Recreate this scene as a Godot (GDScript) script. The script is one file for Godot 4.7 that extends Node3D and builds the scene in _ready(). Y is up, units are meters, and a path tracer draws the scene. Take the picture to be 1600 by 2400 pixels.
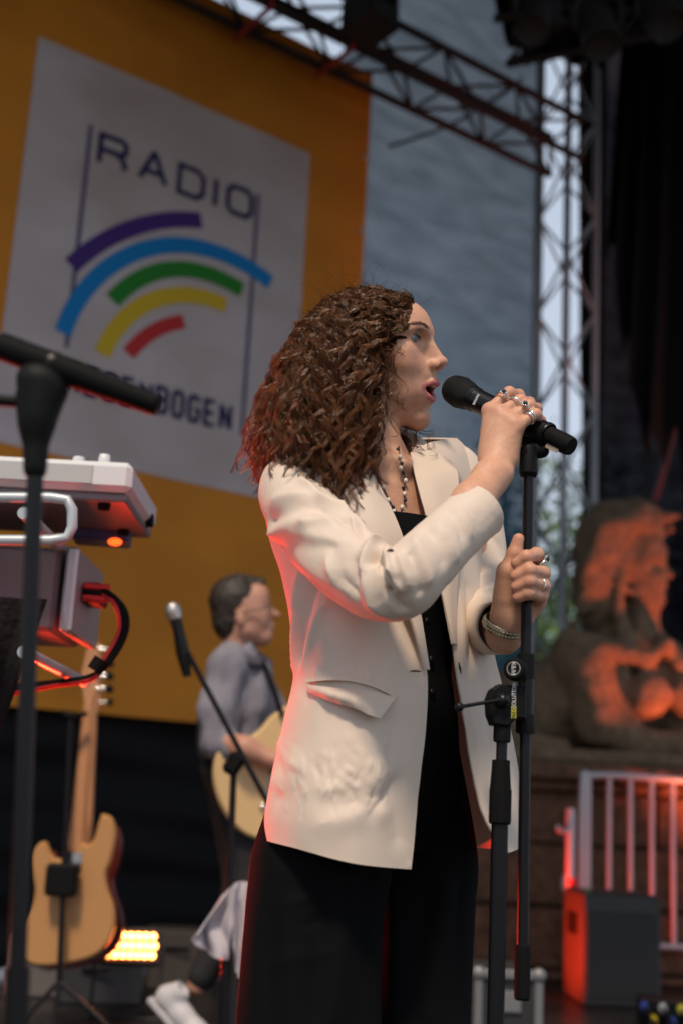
extends Node3D
# An open-air stage: a singer at the microphone, a guitarist, a station banner, a stone sphinx.

const F := 2900.0
var cam_xf := Transform3D()
var mats := {}
var taken := {}
var rng := RandomNumberGenerator.new()
var unit_rod: ArrayMesh
var unit_ball: SphereMesh


# ------------------------------------------------------------------ placing
# the point where the ray through a picture position meets the upright plane z = -far
func W(px: float, py: float, far: float) -> Vector3:
	var d := cam_xf.basis * Vector3((px - 800.0) / F, -(py - 1200.0) / F, -1.0)
	return cam_xf.origin + d * ((-far - cam_xf.origin.z) / d.z)


func ray(px: float, py: float) -> Vector3:
	return cam_xf.basis * Vector3((px - 800.0) / F, -(py - 1200.0) / F, -1.0)


func mpp(far: float) -> float:
	return far / F * 1.02


# ------------------------------------------------------------------ materials
func mat(key: String, lin: Color, rough := 0.7, metal := 0.0, spec := 0.5) -> StandardMaterial3D:
	if mats.has(key):
		return mats[key]
	var m := StandardMaterial3D.new()
	m.resource_name = key
	m.albedo_color = lin.linear_to_srgb()
	m.albedo_color.a = lin.a
	m.roughness = rough
	m.metallic = metal
	m.metallic_specular = spec
	mats[key] = m
	return m


func noise_tex(freq: float, lo: Color, hi: Color, size := 512, oct := 4, sd := 1, kind := FastNoiseLite.TYPE_SIMPLEX_SMOOTH) -> NoiseTexture2D:
	var nz := FastNoiseLite.new()
	nz.noise_type = kind
	nz.seed = sd
	nz.frequency = freq
	nz.fractal_octaves = oct
	var t := NoiseTexture2D.new()
	t.width = size
	t.height = size
	t.seamless = true
	t.noise = nz
	var g := Gradient.new()
	g.set_color(0, lo)
	g.set_color(1, hi)
	t.color_ramp = g
	return t


func tri(m: StandardMaterial3D, scale: float, world := true) -> void:
	m.uv1_triplanar = true
	m.uv1_world_triplanar = world
	m.uv1_scale = Vector3.ONE * scale


# ------------------------------------------------------------------ mesh building
class Mb:
	var v := PackedVector3Array()
	var n := PackedVector3Array()
	var c := PackedColorArray()
	var i := PackedInt32Array()
	var col := Color.WHITE
	var own_normals := false

	func add(p: Vector3) -> int:
		v.append(p)
		c.append(col)
		return v.size() - 1

	func quad(a: Vector3, b: Vector3, d: Vector3, e: Vector3) -> void:
		var s := v.size()
		add(a); add(b); add(d); add(e)
		i.append_array([s, s + 1, s + 2, s, s + 2, s + 3])

	# rows of points; smooth inside
	func grid(rows: Array, closed := false, flip := false) -> void:
		var s := v.size()
		var w: int = rows[0].size()
		for r: PackedVector3Array in rows:
			v.append_array(r)
		for k in rows.size() * w:
			c.append(col)
		var wq := w if closed else w - 1
		for y in rows.size() - 1:
			for x in wq:
				var x1 := (x + 1) % w
				var a := s + y * w + x
				var b := s + y * w + x1
				var d := s + (y + 1) * w + x1
				var e := s + (y + 1) * w + x
				if flip:
					i.append_array([a, d, b, a, e, d])
				else:
					i.append_array([a, b, d, a, d, e])

	func fan(pts: PackedVector3Array, flip := false) -> void:
		var s := v.size()
		var m := Vector3.ZERO
		for p in pts:
			m += p
		add(m / pts.size())
		for p in pts:
			add(p)
		for k in pts.size():
			var k1 := (k + 1) % pts.size()
			if flip:
				i.append_array([s, s + 1 + k1, s + 1 + k])
			else:
				i.append_array([s, s + 1 + k, s + 1 + k1])

	# swept tube through points with a radius at each
	func tube(pts: PackedVector3Array, rad: PackedFloat32Array, sides := 8, caps := true, flat := 1.0, side := Vector3.ZERO) -> void:
		var rows := []
		var t0 := (pts[1] - pts[0]).normalized()
		var u := side if side != Vector3.ZERO else (Vector3.UP if absf(t0.y) < 0.9 else Vector3.RIGHT)
		for k in pts.size():
			var t := (pts[mini(k + 1, pts.size() - 1)] - pts[maxi(k - 1, 0)]).normalized()
			u = (u - t * u.dot(t)).normalized()
			var w := t.cross(u)
			var r := PackedVector3Array()
			for j in sides:
				var a := TAU * j / sides
				r.append(pts[k] + (u * cos(a) + w * (sin(a) * flat)) * rad[k])
			rows.append(r)
		grid(rows, true)
		if caps:
			fan(rows[0])
			fan(rows[rows.size() - 1], true)

	func rod(a: Vector3, b: Vector3, r: float, sides := 12) -> void:
		tube([a, b], [r, r], sides)

	# turned profile: (radius, height) pairs along the y axis of xf; a repeated point makes a hard edge
	func lathe(prof: PackedVector2Array, xf: Transform3D, seg := 24) -> void:
		var rows := []
		for k in prof.size():
			if k > 0 and prof[k] == prof[k - 1]:
				if rows.size() > 1:
					grid(rows, true)
				rows = []
			var r := PackedVector3Array()
			for j in seg:
				var a := TAU * j / seg
				r.append(xf * Vector3(prof[k].x * cos(a), prof[k].y, prof[k].x * sin(a)))
			rows.append(r)
		if rows.size() > 1:
			grid(rows, true)

	# box with chamfered edges
	func box(xf: Transform3D, size: Vector3, bev := 0.004) -> void:
		var h := size * 0.5
		var b := minf(bev, minf(h.x, minf(h.y, h.z)) * 0.45)
		var q := func(ax: int, sg: float, s1: float, s2: float, d1: float, d2: float) -> Vector3:
			var p := Vector3.ZERO
			p[ax] = sg * (h[ax])
			p[(ax + 1) % 3] = s1 * (h[(ax + 1) % 3] - d1)
			p[(ax + 2) % 3] = s2 * (h[(ax + 2) % 3] - d2)
			return xf * p
		for ax in 3:
			for sg in [-1.0, 1.0]:
				quad(q.call(ax, sg, -1, -1, b, b), q.call(ax, sg, 1, -1, b, b), q.call(ax, sg, 1, 1, b, b), q.call(ax, sg, -1, 1, b, b))
		for ax in 3:      # chamfers along the edges parallel to axis ax
			var a1 := (ax + 1) % 3
			var a2 := (ax + 2) % 3
			for s1 in [-1.0, 1.0]:
				for s2 in [-1.0, 1.0]:
					var pt := func(e: float, first: bool) -> Vector3:
						var p := Vector3.ZERO
						p[ax] = e * (h[ax] - b)
						p[a1] = s1 * (h[a1] if first else h[a1] - b)
						p[a2] = s2 * (h[a2] - b if first else h[a2])
						return xf * p
					quad(pt.call(-1.0, true), pt.call(1.0, true), pt.call(1.0, false), pt.call(-1.0, false))
		for sx in [-1.0, 1.0]:
			for sy in [-1.0, 1.0]:
				for sz in [-1.0, 1.0]:
					var s := v.size()
					add(xf * Vector3(sx * h.x, sy * (h.y - b), sz * (h.z - b)))
					add(xf * Vector3(sx * (h.x - b), sy * h.y, sz * (h.z - b)))
					add(xf * Vector3(sx * (h.x - b), sy * (h.y - b), sz * h.z))
					i.append_array([s, s + 1, s + 2])

	# outline in the xy plane of xf pushed along z from -depth/2 to depth/2, edges rounded a little
	func prism(poly: PackedVector2Array, xf: Transform3D, depth: float, round := 0.0) -> void:
		var rows := []
		var ins := [[-0.5, round], [-0.5 , round * 0.3], [-0.5, 0.0], [0.5, 0.0], [0.5, round * 0.3], [0.5, round]]
		var offs := [0.0, 0.3, 1.0, -1.0, -0.3, 0.0]
		var small := poly
		if round > 0.0:
			var o := Geometry2D.offset_polygon(poly, -round)
			if o.size() and o[0].size() > 2:
				small = o[0]
		var tri := Geometry2D.triangulate_polygon(small)
		for sg in [-0.5, 0.5]:
			var s := v.size()
			for p in small:
				add(xf * Vector3(p.x, p.y, sg * depth))
			for k in range(0, tri.size(), 3):
				if sg > 0:
					i.append_array([s + tri[k], s + tri[k + 1], s + tri[k + 2]])
				else:
					i.append_array([s + tri[k], s + tri[k + 2], s + tri[k + 1]])
		# walls
		for k in poly.size():
			var a := poly[k]
			var b := poly[(k + 1) % poly.size()]
			quad(xf * Vector3(a.x, a.y, -0.5 * depth + round), xf * Vector3(b.x, b.y, -0.5 * depth + round), xf * Vector3(b.x, b.y, 0.5 * depth - round), xf * Vector3(a.x, a.y, 0.5 * depth - round))
		if round > 0.0 and small.size() == poly.size():
			for sg in [-1.0, 1.0]:
				for k in poly.size():
					var k1 := (k + 1) % poly.size()
					quad(xf * Vector3(poly[k].x, poly[k].y, sg * (0.5 * depth - round)), xf * Vector3(poly[k1].x, poly[k1].y, sg * (0.5 * depth - round)), xf * Vector3(small[k1].x, small[k1].y, sg * 0.5 * depth), xf * Vector3(small[k].x, small[k].y, sg * 0.5 * depth))
		elif round > 0.0:
			for sg in [-1.0, 1.0]:
				for k in poly.size():
					var a := poly[k]
					var b := poly[(k + 1) % poly.size()]
					var near := func(p: Vector2) -> Vector2:
						var best := small[0]
						for q in small:
							if q.distance_squared_to(p) < best.distance_squared_to(p):
								best = q
						return best
					var na: Vector2 = near.call(a)
					var nb: Vector2 = near.call(b)
					quad(xf * Vector3(a.x, a.y, sg * (0.5 * depth - round)), xf * Vector3(b.x, b.y, sg * (0.5 * depth - round)), xf * Vector3(nb.x, nb.y, sg * 0.5 * depth), xf * Vector3(na.x, na.y, sg * 0.5 * depth))

	# a sheet of cloth with thickness: the grid, its underside and its edges
	func cloth(rows: Array, thick: float) -> void:
		var nr := rows.size()
		var w: int = rows[0].size()
		var under := []
		for y in nr:
			var r := PackedVector3Array()
			for x in w:
				var du: Vector3 = rows[y][mini(x + 1, w - 1)] - rows[y][maxi(x - 1, 0)]
				var dv: Vector3 = rows[mini(y + 1, nr - 1)][x] - rows[maxi(y - 1, 0)][x]
				r.append(rows[y][x] - dv.cross(du).normalized() * thick)
			under.append(r)
		grid(rows)
		grid(under, false, true)
		var loop_a := PackedVector3Array()
		var loop_b := PackedVector3Array()
		for x in w:
			loop_a.append(rows[0][x]); loop_b.append(under[0][x])
		for y in range(1, nr):
			loop_a.append(rows[y][w - 1]); loop_b.append(under[y][w - 1])
		for x in range(w - 2, -1, -1):
			loop_a.append(rows[nr - 1][x]); loop_b.append(under[nr - 1][x])
		for y in range(nr - 2, -1, -1):
			loop_a.append(rows[y][0]); loop_b.append(under[y][0])
		grid([loop_a, loop_b])

	func finish() -> ArrayMesh:
		if not own_normals:
			n.resize(v.size())
			n.fill(Vector3.ZERO)
			for k in range(0, i.size(), 3):
				var a := i[k]
				var b := i[k + 1]
				var d := i[k + 2]
				var g := (v[d] - v[a]).cross(v[b] - v[a])
				n[a] += g
				n[b] += g
				n[d] += g
			for k in n.size():
				n[k] = n[k].normalized() if n[k].length_squared() > 1e-24 else Vector3.UP
		var arr := []
		arr.resize(Mesh.ARRAY_MAX)
		arr[Mesh.ARRAY_VERTEX] = v
		arr[Mesh.ARRAY_NORMAL] = n
		arr[Mesh.ARRAY_COLOR] = c
		arr[Mesh.ARRAY_INDEX] = i
		var m := ArrayMesh.new()
		m.add_surface_from_arrays(Mesh.PRIMITIVE_TRIANGLES, arr)
		return m


func put(mb: Mb, called: String, m: Material, parent: Node) -> MeshInstance3D:
	return put_mesh(mb.finish(), called, m, parent)


func put_mesh(mesh: Mesh, called: String, m: Material, parent: Node) -> MeshInstance3D:
	var o := MeshInstance3D.new()
	o.name = called
	o.mesh = mesh
	o.material_override = m
	if parent == self:
		o.name = numbered(called)
	parent.add_child(o, true)
	if parent is Node3D and parent != self and parent.is_inside_tree():
		o.global_transform = Transform3D.IDENTITY      # the shapes are built in world places
	return o


func numbered(called: String) -> String:
	taken[called] = int(taken.get(called, -1)) + 1
	return called if taken[called] == 0 else "%s_%03d" % [called, taken[called]]


func tag(o: Node, label: String, category: String, group := "", kind := "") -> Node:
	if label: o.set_meta("label", label)
	if category: o.set_meta("category", category)
	if group: o.set_meta("group", group)
	if kind: o.set_meta("kind", kind)
	return o


func thing(called: String, label: String, category: String, at: Vector3, group := "") -> Node3D:
	var o := Node3D.new()
	o.name = numbered(called)
	add_child(o)
	o.position = at
	tag(o, label, category, group)
	return o


func struct(o: Node) -> Node:
	o.set_meta("kind", "structure")
	return o


# a straight rod that shares one mesh
func rod(called: String, a: Vector3, b: Vector3, r: float, m: Material, parent: Node) -> MeshInstance3D:
	var o := put_mesh(unit_rod, called, m, parent)
	var y := (b - a)
	var x := (Vector3.UP if absf(y.normalized().y) < 0.9 else Vector3.RIGHT).cross(y).normalized()
	o.global_transform = Transform3D(Basis(x * r, y, x.cross(y).normalized() * r), (a + b) * 0.5)
	return o


func ball(called: String, at: Vector3, r: Vector3, m: Material, parent: Node) -> MeshInstance3D:
	var o := put_mesh(unit_ball, called, m, parent)
	o.global_transform = Transform3D(Basis.from_scale(r), at)
	return o


# axes with y along d
func along(at: Vector3, d: Vector3, hint := Vector3.ZERO) -> Transform3D:
	var y := d.normalized()
	var h := hint if hint != Vector3.ZERO else (Vector3.BACK if absf(y.z) < 0.9 else Vector3.RIGHT)
	var x := y.cross(h).normalized()
	return Transform3D(Basis(x, y, x.cross(y)), at)


func spline(pts: Array, count: int) -> PackedVector3Array:
	var out := PackedVector3Array()
	var m := pts.size() - 1
	for k in count:
		var t := float(k) / (count - 1) * m
		var s := mini(int(t), m - 1)
		out.append((pts[s] as Vector3).cubic_interpolate(pts[s + 1], pts[maxi(s - 1, 0)], pts[mini(s + 2, m)], t - s))
	return out


func fspline(vals: Array, count: int) -> PackedFloat32Array:
	var out := PackedFloat32Array()
	var m := vals.size() - 1
	for k in count:
		var t := float(k) / (count - 1) * m
		var s := mini(int(t), m - 1)
		out.append(cubic_interpolate(vals[s], vals[s + 1], vals[maxi(s - 1, 0)], vals[mini(s + 2, m)], t - s))
	return out


# a control net of points refined into a smooth grid
func net(ctrl: Array, nr: int, nc: int) -> Array:
	var wide := []
	for r in ctrl:
		wide.append(spline(r, nc))
	var out := []
	for k in nr:
		var row := PackedVector3Array()
		row.resize(nc)
		out.append(row)
	for x in nc:
		var colm := []
		for r in wide:
			colm.append(r[x])
		var s := spline(colm, nr)
		for k in nr:
			out[k][x] = s[k]
	return out


# ------------------------------------------------------------------ blended bodies
class Sdf:
	var ty := PackedInt32Array()
	var a := PackedVector3Array()
	var b := PackedVector3Array()
	var ra := PackedFloat32Array()
	var rb := PackedFloat32Array()
	var k := PackedFloat32Array()
	var op := PackedInt32Array()
	var bs: Array[Basis] = []
	var rr := PackedVector3Array()
	var disp: Callable

	func cap(p: Vector3, q: Vector3, r0: float, r1: float, kk := 0.01, o := 1) -> void:
		ty.append(0); a.append(p); b.append(q); ra.append(r0); rb.append(r1); k.append(kk); op.append(o)
		bs.append(Basis.IDENTITY); rr.append(Vector3.ONE)

	func chain(pts: Array, rads: Array, kk := 0.01, o := 1) -> void:
		for j in pts.size() - 1:
			cap(pts[j], pts[j + 1], rads[j], rads[j + 1], kk, o)

	func ell(p: Vector3, basis: Basis, r: Vector3, kk := 0.01, o := 1) -> void:
		ty.append(1); a.append(p); b.append(p); ra.append(0); rb.append(0); k.append(kk); op.append(o)
		bs.append(basis.transposed()); rr.append(r)

	func one(j: int, p: Vector3) -> float:
		if ty[j] == 0:
			var pa := p - a[j]
			var ba := b[j] - a[j]
			var h := clampf(pa.dot(ba) / maxf(ba.length_squared(), 1e-12), 0.0, 1.0)
			return (pa - ba * h).length() - lerpf(ra[j], rb[j], h)
		var q: Vector3 = bs[j] * (p - a[j])
		var u := q / rr[j]
		var k0 := u.length()
		var k1 := (u / rr[j]).length()
		return k0 * (k0 - 1.0) / maxf(k1, 1e-9)

	func eval(p: Vector3, list: PackedInt32Array) -> float:
		var d := 1e3
		for j in list:
			var e := one(j, p)
			var kk := k[j]
			if op[j] > 0:
				if d > 100.0:
					d = e
				else:
					var h := maxf(kk - absf(d - e), 0.0) / kk
					d = minf(d, e) - h * h * kk * 0.25
			else:
				var h := maxf(kk - absf(d + e), 0.0) / kk
				d = maxf(d, -e) + h * h * kk * 0.25
		return d

	func mesh(lo: Vector3, hi: Vector3, cell: float, mb: Mb, reach := 0.03) -> void:
		var bsz := 5
		var nx := int(ceil((hi.x - lo.x) / cell / bsz)) * bsz
		var ny := int(ceil((hi.y - lo.y) / cell / bsz)) * bsz
		var nz := int(ceil((hi.z - lo.z) / cell / bsz)) * bsz
		var fld := PackedFloat32Array()
		fld.resize(nx * ny * nz)
		fld.fill(1.0)
		var live := PackedInt32Array()
		var half := bsz * cell * 0.5
		var hd := half * 1.74
		var use_disp := disp.is_valid()
		for bz in range(0, nz, bsz):
			for by in range(0, ny, bsz):
				for bx in range(0, nx, bsz):
					var ctr := lo + Vector3(bx, by, bz) * cell + Vector3.ONE * (half - cell * 0.5)
					var list := PackedInt32Array()
					var pos := false
					for j in ty.size():
						if one(j, ctr) < hd * 1.5 + maxf(k[j], reach):
							list.append(j)
							if op[j] > 0: pos = true
					if not pos:
						continue
					var dc := eval(ctr, list)
					if absf(dc) > hd * 1.6 + 0.012:
						if dc < 0.0:
							for z in bsz:
								for y in bsz:
									for x in bsz:
										fld[((bz + z) * ny + by + y) * nx + bx + x] = -1.0
						continue
					live.append_array([bx, by, bz])
					for z in bsz:
						for y in bsz:
							var at := ((bz + z) * ny + by + y) * nx + bx
							for x in bsz:
								var p := lo + Vector3(bx + x, by + y, bz + z) * cell
								var d := eval(p, list)
								if use_disp:
									d += disp.call(p)
								fld[at + x] = d
		var ids := {}
		var sx := 1
		var sy := nx
		var sz := nx * ny
		var off := PackedInt32Array([0, 1, sy, sy + 1, sz, sz + 1, sz + sy, sz + sy + 1])
		var ed := PackedInt32Array([0, 1, 2, 3, 4, 5, 6, 7, 0, 2, 1, 3, 4, 6, 5, 7, 0, 4, 1, 5, 2, 6, 3, 7])
		var cells := PackedInt32Array()
		var val := PackedFloat32Array()
		val.resize(8)
		for l in range(0, live.size(), 3):
			for z in range(live[l + 2] - 1, live[l + 2] + bsz):
				for y in range(live[l + 1] - 1, live[l + 1] + bsz):
					for x in range(live[l] - 1, live[l] + bsz):
						if x < 0 or y < 0 or z < 0 or x >= nx - 1 or y >= ny - 1 or z >= nz - 1:
							continue
						var id := z * sz + y * sy + x
						var neg := 0
						for q in 8:
							val[q] = fld[id + off[q]]
							if val[q] < 0.0: neg += 1
						if neg == 0 or neg == 8 or ids.has(id):
							continue
						var s := Vector3.ZERO
						var cnt := 0
						for e in range(0, 24, 2):
							var v0 := val[ed[e]]
							var v1 := val[ed[e + 1]]
							if (v0 < 0.0) != (v1 < 0.0):
								var t := v0 / (v0 - v1)
								var c0 := Vector3(ed[e] & 1, (ed[e] >> 1) & 1, ed[e] >> 2)
								var c1 := Vector3(ed[e + 1] & 1, (ed[e + 1] >> 1) & 1, ed[e + 1] >> 2)
								s += c0.lerp(c1, t)
								cnt += 1
						ids[id] = mb.add(lo + (Vector3(x, y, z) + s / cnt) * cell)
						cells.append(id)
		for id in cells:
			var v0 := fld[id] < 0.0
			var x := id % nx
			var y := (id / nx) % ny
			var z := id / sz
			if y > 0 and z > 0 and (fld[id + sx] < 0.0) != v0:
				face(mb, ids, id, sy, sz, v0)
			if x > 0 and z > 0 and (fld[id + sy] < 0.0) != v0:
				face(mb, ids, id, sz, sx, v0)
			if x > 0 and y > 0 and (fld[id + sz] < 0.0) != v0:
				face(mb, ids, id, sx, sy, v0)

	func face(mb: Mb, ids: Dictionary, id: int, s1: int, s2: int, out: bool) -> void:
		var p = ids.get(id)
		var q = ids.get(id - s1)
		var r = ids.get(id - s1 - s2)
		var t = ids.get(id - s2)
		if p == null or q == null or r == null or t == null:
			return
		if out:
			mb.i.append_array([p, r, q, p, t, r])
		else:
			mb.i.append_array([p, q, r, p, r, t])


func _ready() -> void:
	rng.seed = 7
	set_view()
	make_shared()
	print("setting"); setting()
	print("banner"); banner()
	print("trusses"); trusses()
	print("right side"); right_side()
	print("statue"); sphinx()
	print("band"); left_side()
	print("guitarist"); guitarist()
	print("stand"); singer_stand()
	print("singer"); singer()
	print("done ", Time.get_ticks_msec())


func set_view() -> void:
	var cam := Camera3D.new()
	cam.name = "camera"
	add_child(cam)
	cam_xf = Transform3D(Basis.from_euler(Vector3(deg_to_rad(13.2), 0, deg_to_rad(3.0))), Vector3(0, 0.87, 0))
	cam.transform = cam_xf
	var lens := CameraAttributesPhysical.new()
	lens.frustum_focal_length = 29.0
	lens.frustum_focus_distance = 1.98
	lens.frustum_near = 0.05
	lens.frustum_far = 400.0
	lens.exposure_aperture = 29.0 / 17.5
	cam.attributes = lens
	cam.keep_aspect = Camera3D.KEEP_HEIGHT
	cam.fov = rad_to_deg(2.0 * atan(1200.0 / F))
	cam.near = 0.05
	cam.far = 400.0
	cam.current = true

	var env := Environment.new()
	env.background_mode = Environment.BG_SKY
	var sky := Sky.new()
	var sm := ProceduralSkyMaterial.new()
	sm.sky_top_color = Color(0.66, 0.71, 0.78)
	sm.sky_horizon_color = Color(0.83, 0.87, 0.93)
	sm.sky_curve = 0.2
	sm.ground_bottom_color = Color(0.22, 0.21, 0.20)
	sm.ground_horizon_color = Color(0.45, 0.46, 0.47)
	sky.sky_material = sm
	env.sky = sky
	env.background_energy_multiplier = 0.82
	env.tonemap_mode = Environment.TONE_MAPPER_LINEAR
	env.tonemap_exposure = 1.5
	env.sdfgi_enabled = true
	env.ssao_enabled = true
	env.ssil_enabled = true
	var we := WorldEnvironment.new()
	we.name = "environment"
	we.environment = env
	add_child(we)

	var sun := DirectionalLight3D.new()
	sun.name = "sun"
	add_child(sun)
	sun.light_energy = 0.72
	sun.light_color = Color(1.0, 0.92, 0.83)
	sun.light_angular_distance = 9.0
	sun.shadow_enabled = true
	sun.look_at_from_position(Vector3(-0.75, 6.4, 1.1), Vector3(0, 1.4, -1.95))


func make_shared() -> void:
	var m := Mb.new()
	m.tube([Vector3(0, -0.5, 0), Vector3(0, 0.5, 0)], [1.0, 1.0], 14)
	unit_rod = m.finish()
	unit_ball = SphereMesh.new()
	unit_ball.radius = 1.0
	unit_ball.height = 2.0
	unit_ball.radial_segments = 24
	unit_ball.rings = 12
	mat("black_steel", Color(0.006, 0.006, 0.007), 0.36, 0.0, 0.34)
	mat("black_plastic", Color(0.005, 0.005, 0.005), 0.55, 0.0, 0.26)
	mat("black_rubber", Color(0.006, 0.006, 0.006), 0.7, 0.0, 0.22)
	mat("black_paint", Color(0.02, 0.02, 0.02), 0.6)
	mat("aluminium", Color(0.62, 0.62, 0.63), 0.35, 0.9)
	mat("dull_steel", Color(0.42, 0.42, 0.43), 0.5, 0.7)
	mat("chrome", Color(0.8, 0.8, 0.8), 0.15, 1.0)
	mat("red_plastic", Color(0.5, 0.02, 0.02), 0.5)
	mat("satin_black", Color(0.006, 0.006, 0.007), 0.32, 0.0, 0.36)
	mat("maple_neck", Color(0.50, 0.23, 0.10), 0.4)
	mat("rust_paint", Color(0.022, 0.014, 0.013), 0.6)
	var bc := mat("black_cloth", Color(0.012, 0.012, 0.013), 0.9, 0.0, 0.25)
	bc.heightmap_enabled = true
	bc.heightmap_texture = noise_tex(0.05, Color.BLACK, Color.WHITE, 256, 3, 5)
	bc.heightmap_scale = 0.4
	tri(bc, 4.0)


func setting() -> void:
	var fl := mat("stage_boards", Color(0.03, 0.027, 0.026), 0.45)
	fl.albedo_texture = noise_tex(0.01, Color(0.55, 0.55, 0.55), Color(1, 1, 1), 512, 5, 3)
	fl.roughness_texture = noise_tex(0.02, Color(0.5, 0.5, 0.5), Color(1, 1, 1), 512, 5, 4)
	tri(fl, 0.5)
	var g := Mb.new()
	g.box(Transform3D(Basis.IDENTITY, Vector3(0, -0.1, -5.6)), Vector3(16, 0.2, 10.0), 0.01)
	struct(put(g, "stage_floor", fl, self))
	var gm := mat("square_gravel", Color(0.16, 0.14, 0.12), 0.95)
	gm.albedo_texture = noise_tex(0.03, Color(0.6, 0.6, 0.6), Color(1, 1, 1), 512, 5, 8)
	tri(gm, 0.4)
	g = Mb.new()
	g.quad(Vector3(-150, -1.3, 150), Vector3(150, -1.3, 150), Vector3(150, -1.3, -150), Vector3(-150, -1.3, -150))
	struct(put(g, "ground", gm, self))
	# the stage roof over the band, behind the singer
	var rt := thing("stage_roof", "black canvas roof stretched over the back of the stage", "roof", Vector3(0, 8.5, -6.6))
	g = Mb.new()
	g.box(Transform3D(Basis.IDENTITY, Vector3(0.0, 8.6, -6.1)), Vector3(15.0, 0.12, 7.2), 0.02)
	put(g, "canvas", mats["black_cloth"], rt)
	g = Mb.new()
	g.box(Transform3D(Basis.IDENTITY, Vector3(0.0, 7.0, -2.62)), Vector3(15.0, 3.2, 0.05), 0.01)
	put(g, "added_front_border", mats["black_cloth"], rt)  # added above the view to block sky light from the banner
	# black sheet added left of the view to keep sky light off the banner
	g = Mb.new()
	g.box(Transform3D(Basis.IDENTITY, Vector3(-4.6, 4.2, -5.0)), Vector3(0.06, 8.4, 4.6), 0.01)
	tag(put(g, "added_side_masking", mats["black_cloth"], self), "black sheet added out of view on the left to keep sky light off the banner", "curtain")
	# trees far behind the stage
	var leaf := mat("leaves", Color(0.07, 0.13, 0.03), 0.6)
	leaf.vertex_color_use_as_albedo = true
	leaf.albedo_color = Color.WHITE
	leaf.backlight_enabled = true
	leaf.backlight = Color(0.5, 0.6, 0.3)
	var bark := mat("bark", Color(0.06, 0.045, 0.03), 0.9)
	var spots := [[1315, 1330, 17.0, 2.0, "broad light green tree seen through the lattice tower"], [1180, 1130, 21.0, 2.2, "dark leafy tree seen dimly through the blue gauze"], [1400, 1420, 19.0, 1.8, "low green tree between lattice tower and stone sphinx"]]
	for s in spots:
		tree(W(s[0], s[1], s[2]), s[3], leaf, bark, s[4])


func tree(top: Vector3, r: float, leaf: Material, bark: Material, label: String) -> void:
	var base := Vector3(top.x, -1.3, top.z)
	var t := thing("leafy_tree", label, "tree", base, "trees behind the stage")
	var m := Mb.new()
	var ends := []
	m.tube(spline([base, base.lerp(top, 0.4) + Vector3(0.15, 0, 0), top], 10), fspline([0.24, 0.16, 0.05], 10), 8)
	for k in 9:
		var a := TAU * k / 9.0 + rng.randf() * 0.5
		var s := base.lerp(top, 0.35 + 0.06 * k)
		var e := s + Vector3(cos(a), 0.55, sin(a)) * r * rng.randf_range(0.6, 0.95)
		m.tube(spline([s, s.lerp(e, 0.5) + Vector3.UP * 0.12, e], 6), fspline([0.08, 0.05, 0.015], 6), 6)
		ends.append(e)
	ends.append(top)
	put(m, "trunk", bark, t)
	m = Mb.new()
	for e: Vector3 in ends:
		for k in 620:
			var d := Vector3(rng.randfn(), rng.randfn(), rng.randfn()) * r * 0.24
			var p := e + d
			var u := Vector3(rng.randfn(), rng.randfn(), rng.randfn()).normalized()
			var w := u.cross(Vector3(rng.randfn(), rng.randfn(), rng.randfn())).normalized()
			var l := rng.randf_range(0.045, 0.10)
			var tint := rng.randf_range(0.6, 1.35)
			m.col = Color(0.07 * tint, 0.14 * tint, 0.03 * tint)
			m.quad(p - u * l, p + w * l * 0.5, p + u * l, p - w * l * 0.5)
	put(m, "crown", leaf, t)


# ------------------------------------------------------------------ the banner
var bn_o: Vector3
var bn_d: Vector3
var bn_n: Vector3


func on_banner(px: float, py: float) -> Vector2:
	var d := ray(px, py)
	var t := (bn_o - cam_xf.origin).dot(bn_n) / d.dot(bn_n)
	var p := cam_xf.origin + d * t
	return Vector2((p - bn_o).dot(bn_d), p.y)


func at_banner(s: float, y: float, off := 0.0) -> Vector3:
	return Vector3(bn_o.x, 0, bn_o.z) + bn_d * s + Vector3.UP * y + bn_n * off


func ripple(s: float, y: float) -> float:
	return 0.015 * sin(s * 9.0 + 0.8 * sin(y * 1.3)) * clampf((2.6 - y) * 0.6, 0.25, 1.0) + 0.012 * sin(s * 2.1 + y * 0.7)


func patch(m: Mb, poly: PackedVector2Array, off: float) -> void:
	var tr := Geometry2D.triangulate_polygon(poly)
	var st := m.v.size()
	for p in poly:
		m.add(at_banner(p.x, p.y, off + ripple(p.x, p.y)))
	for k in tr:
		m.i.append(st + k)


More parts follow.
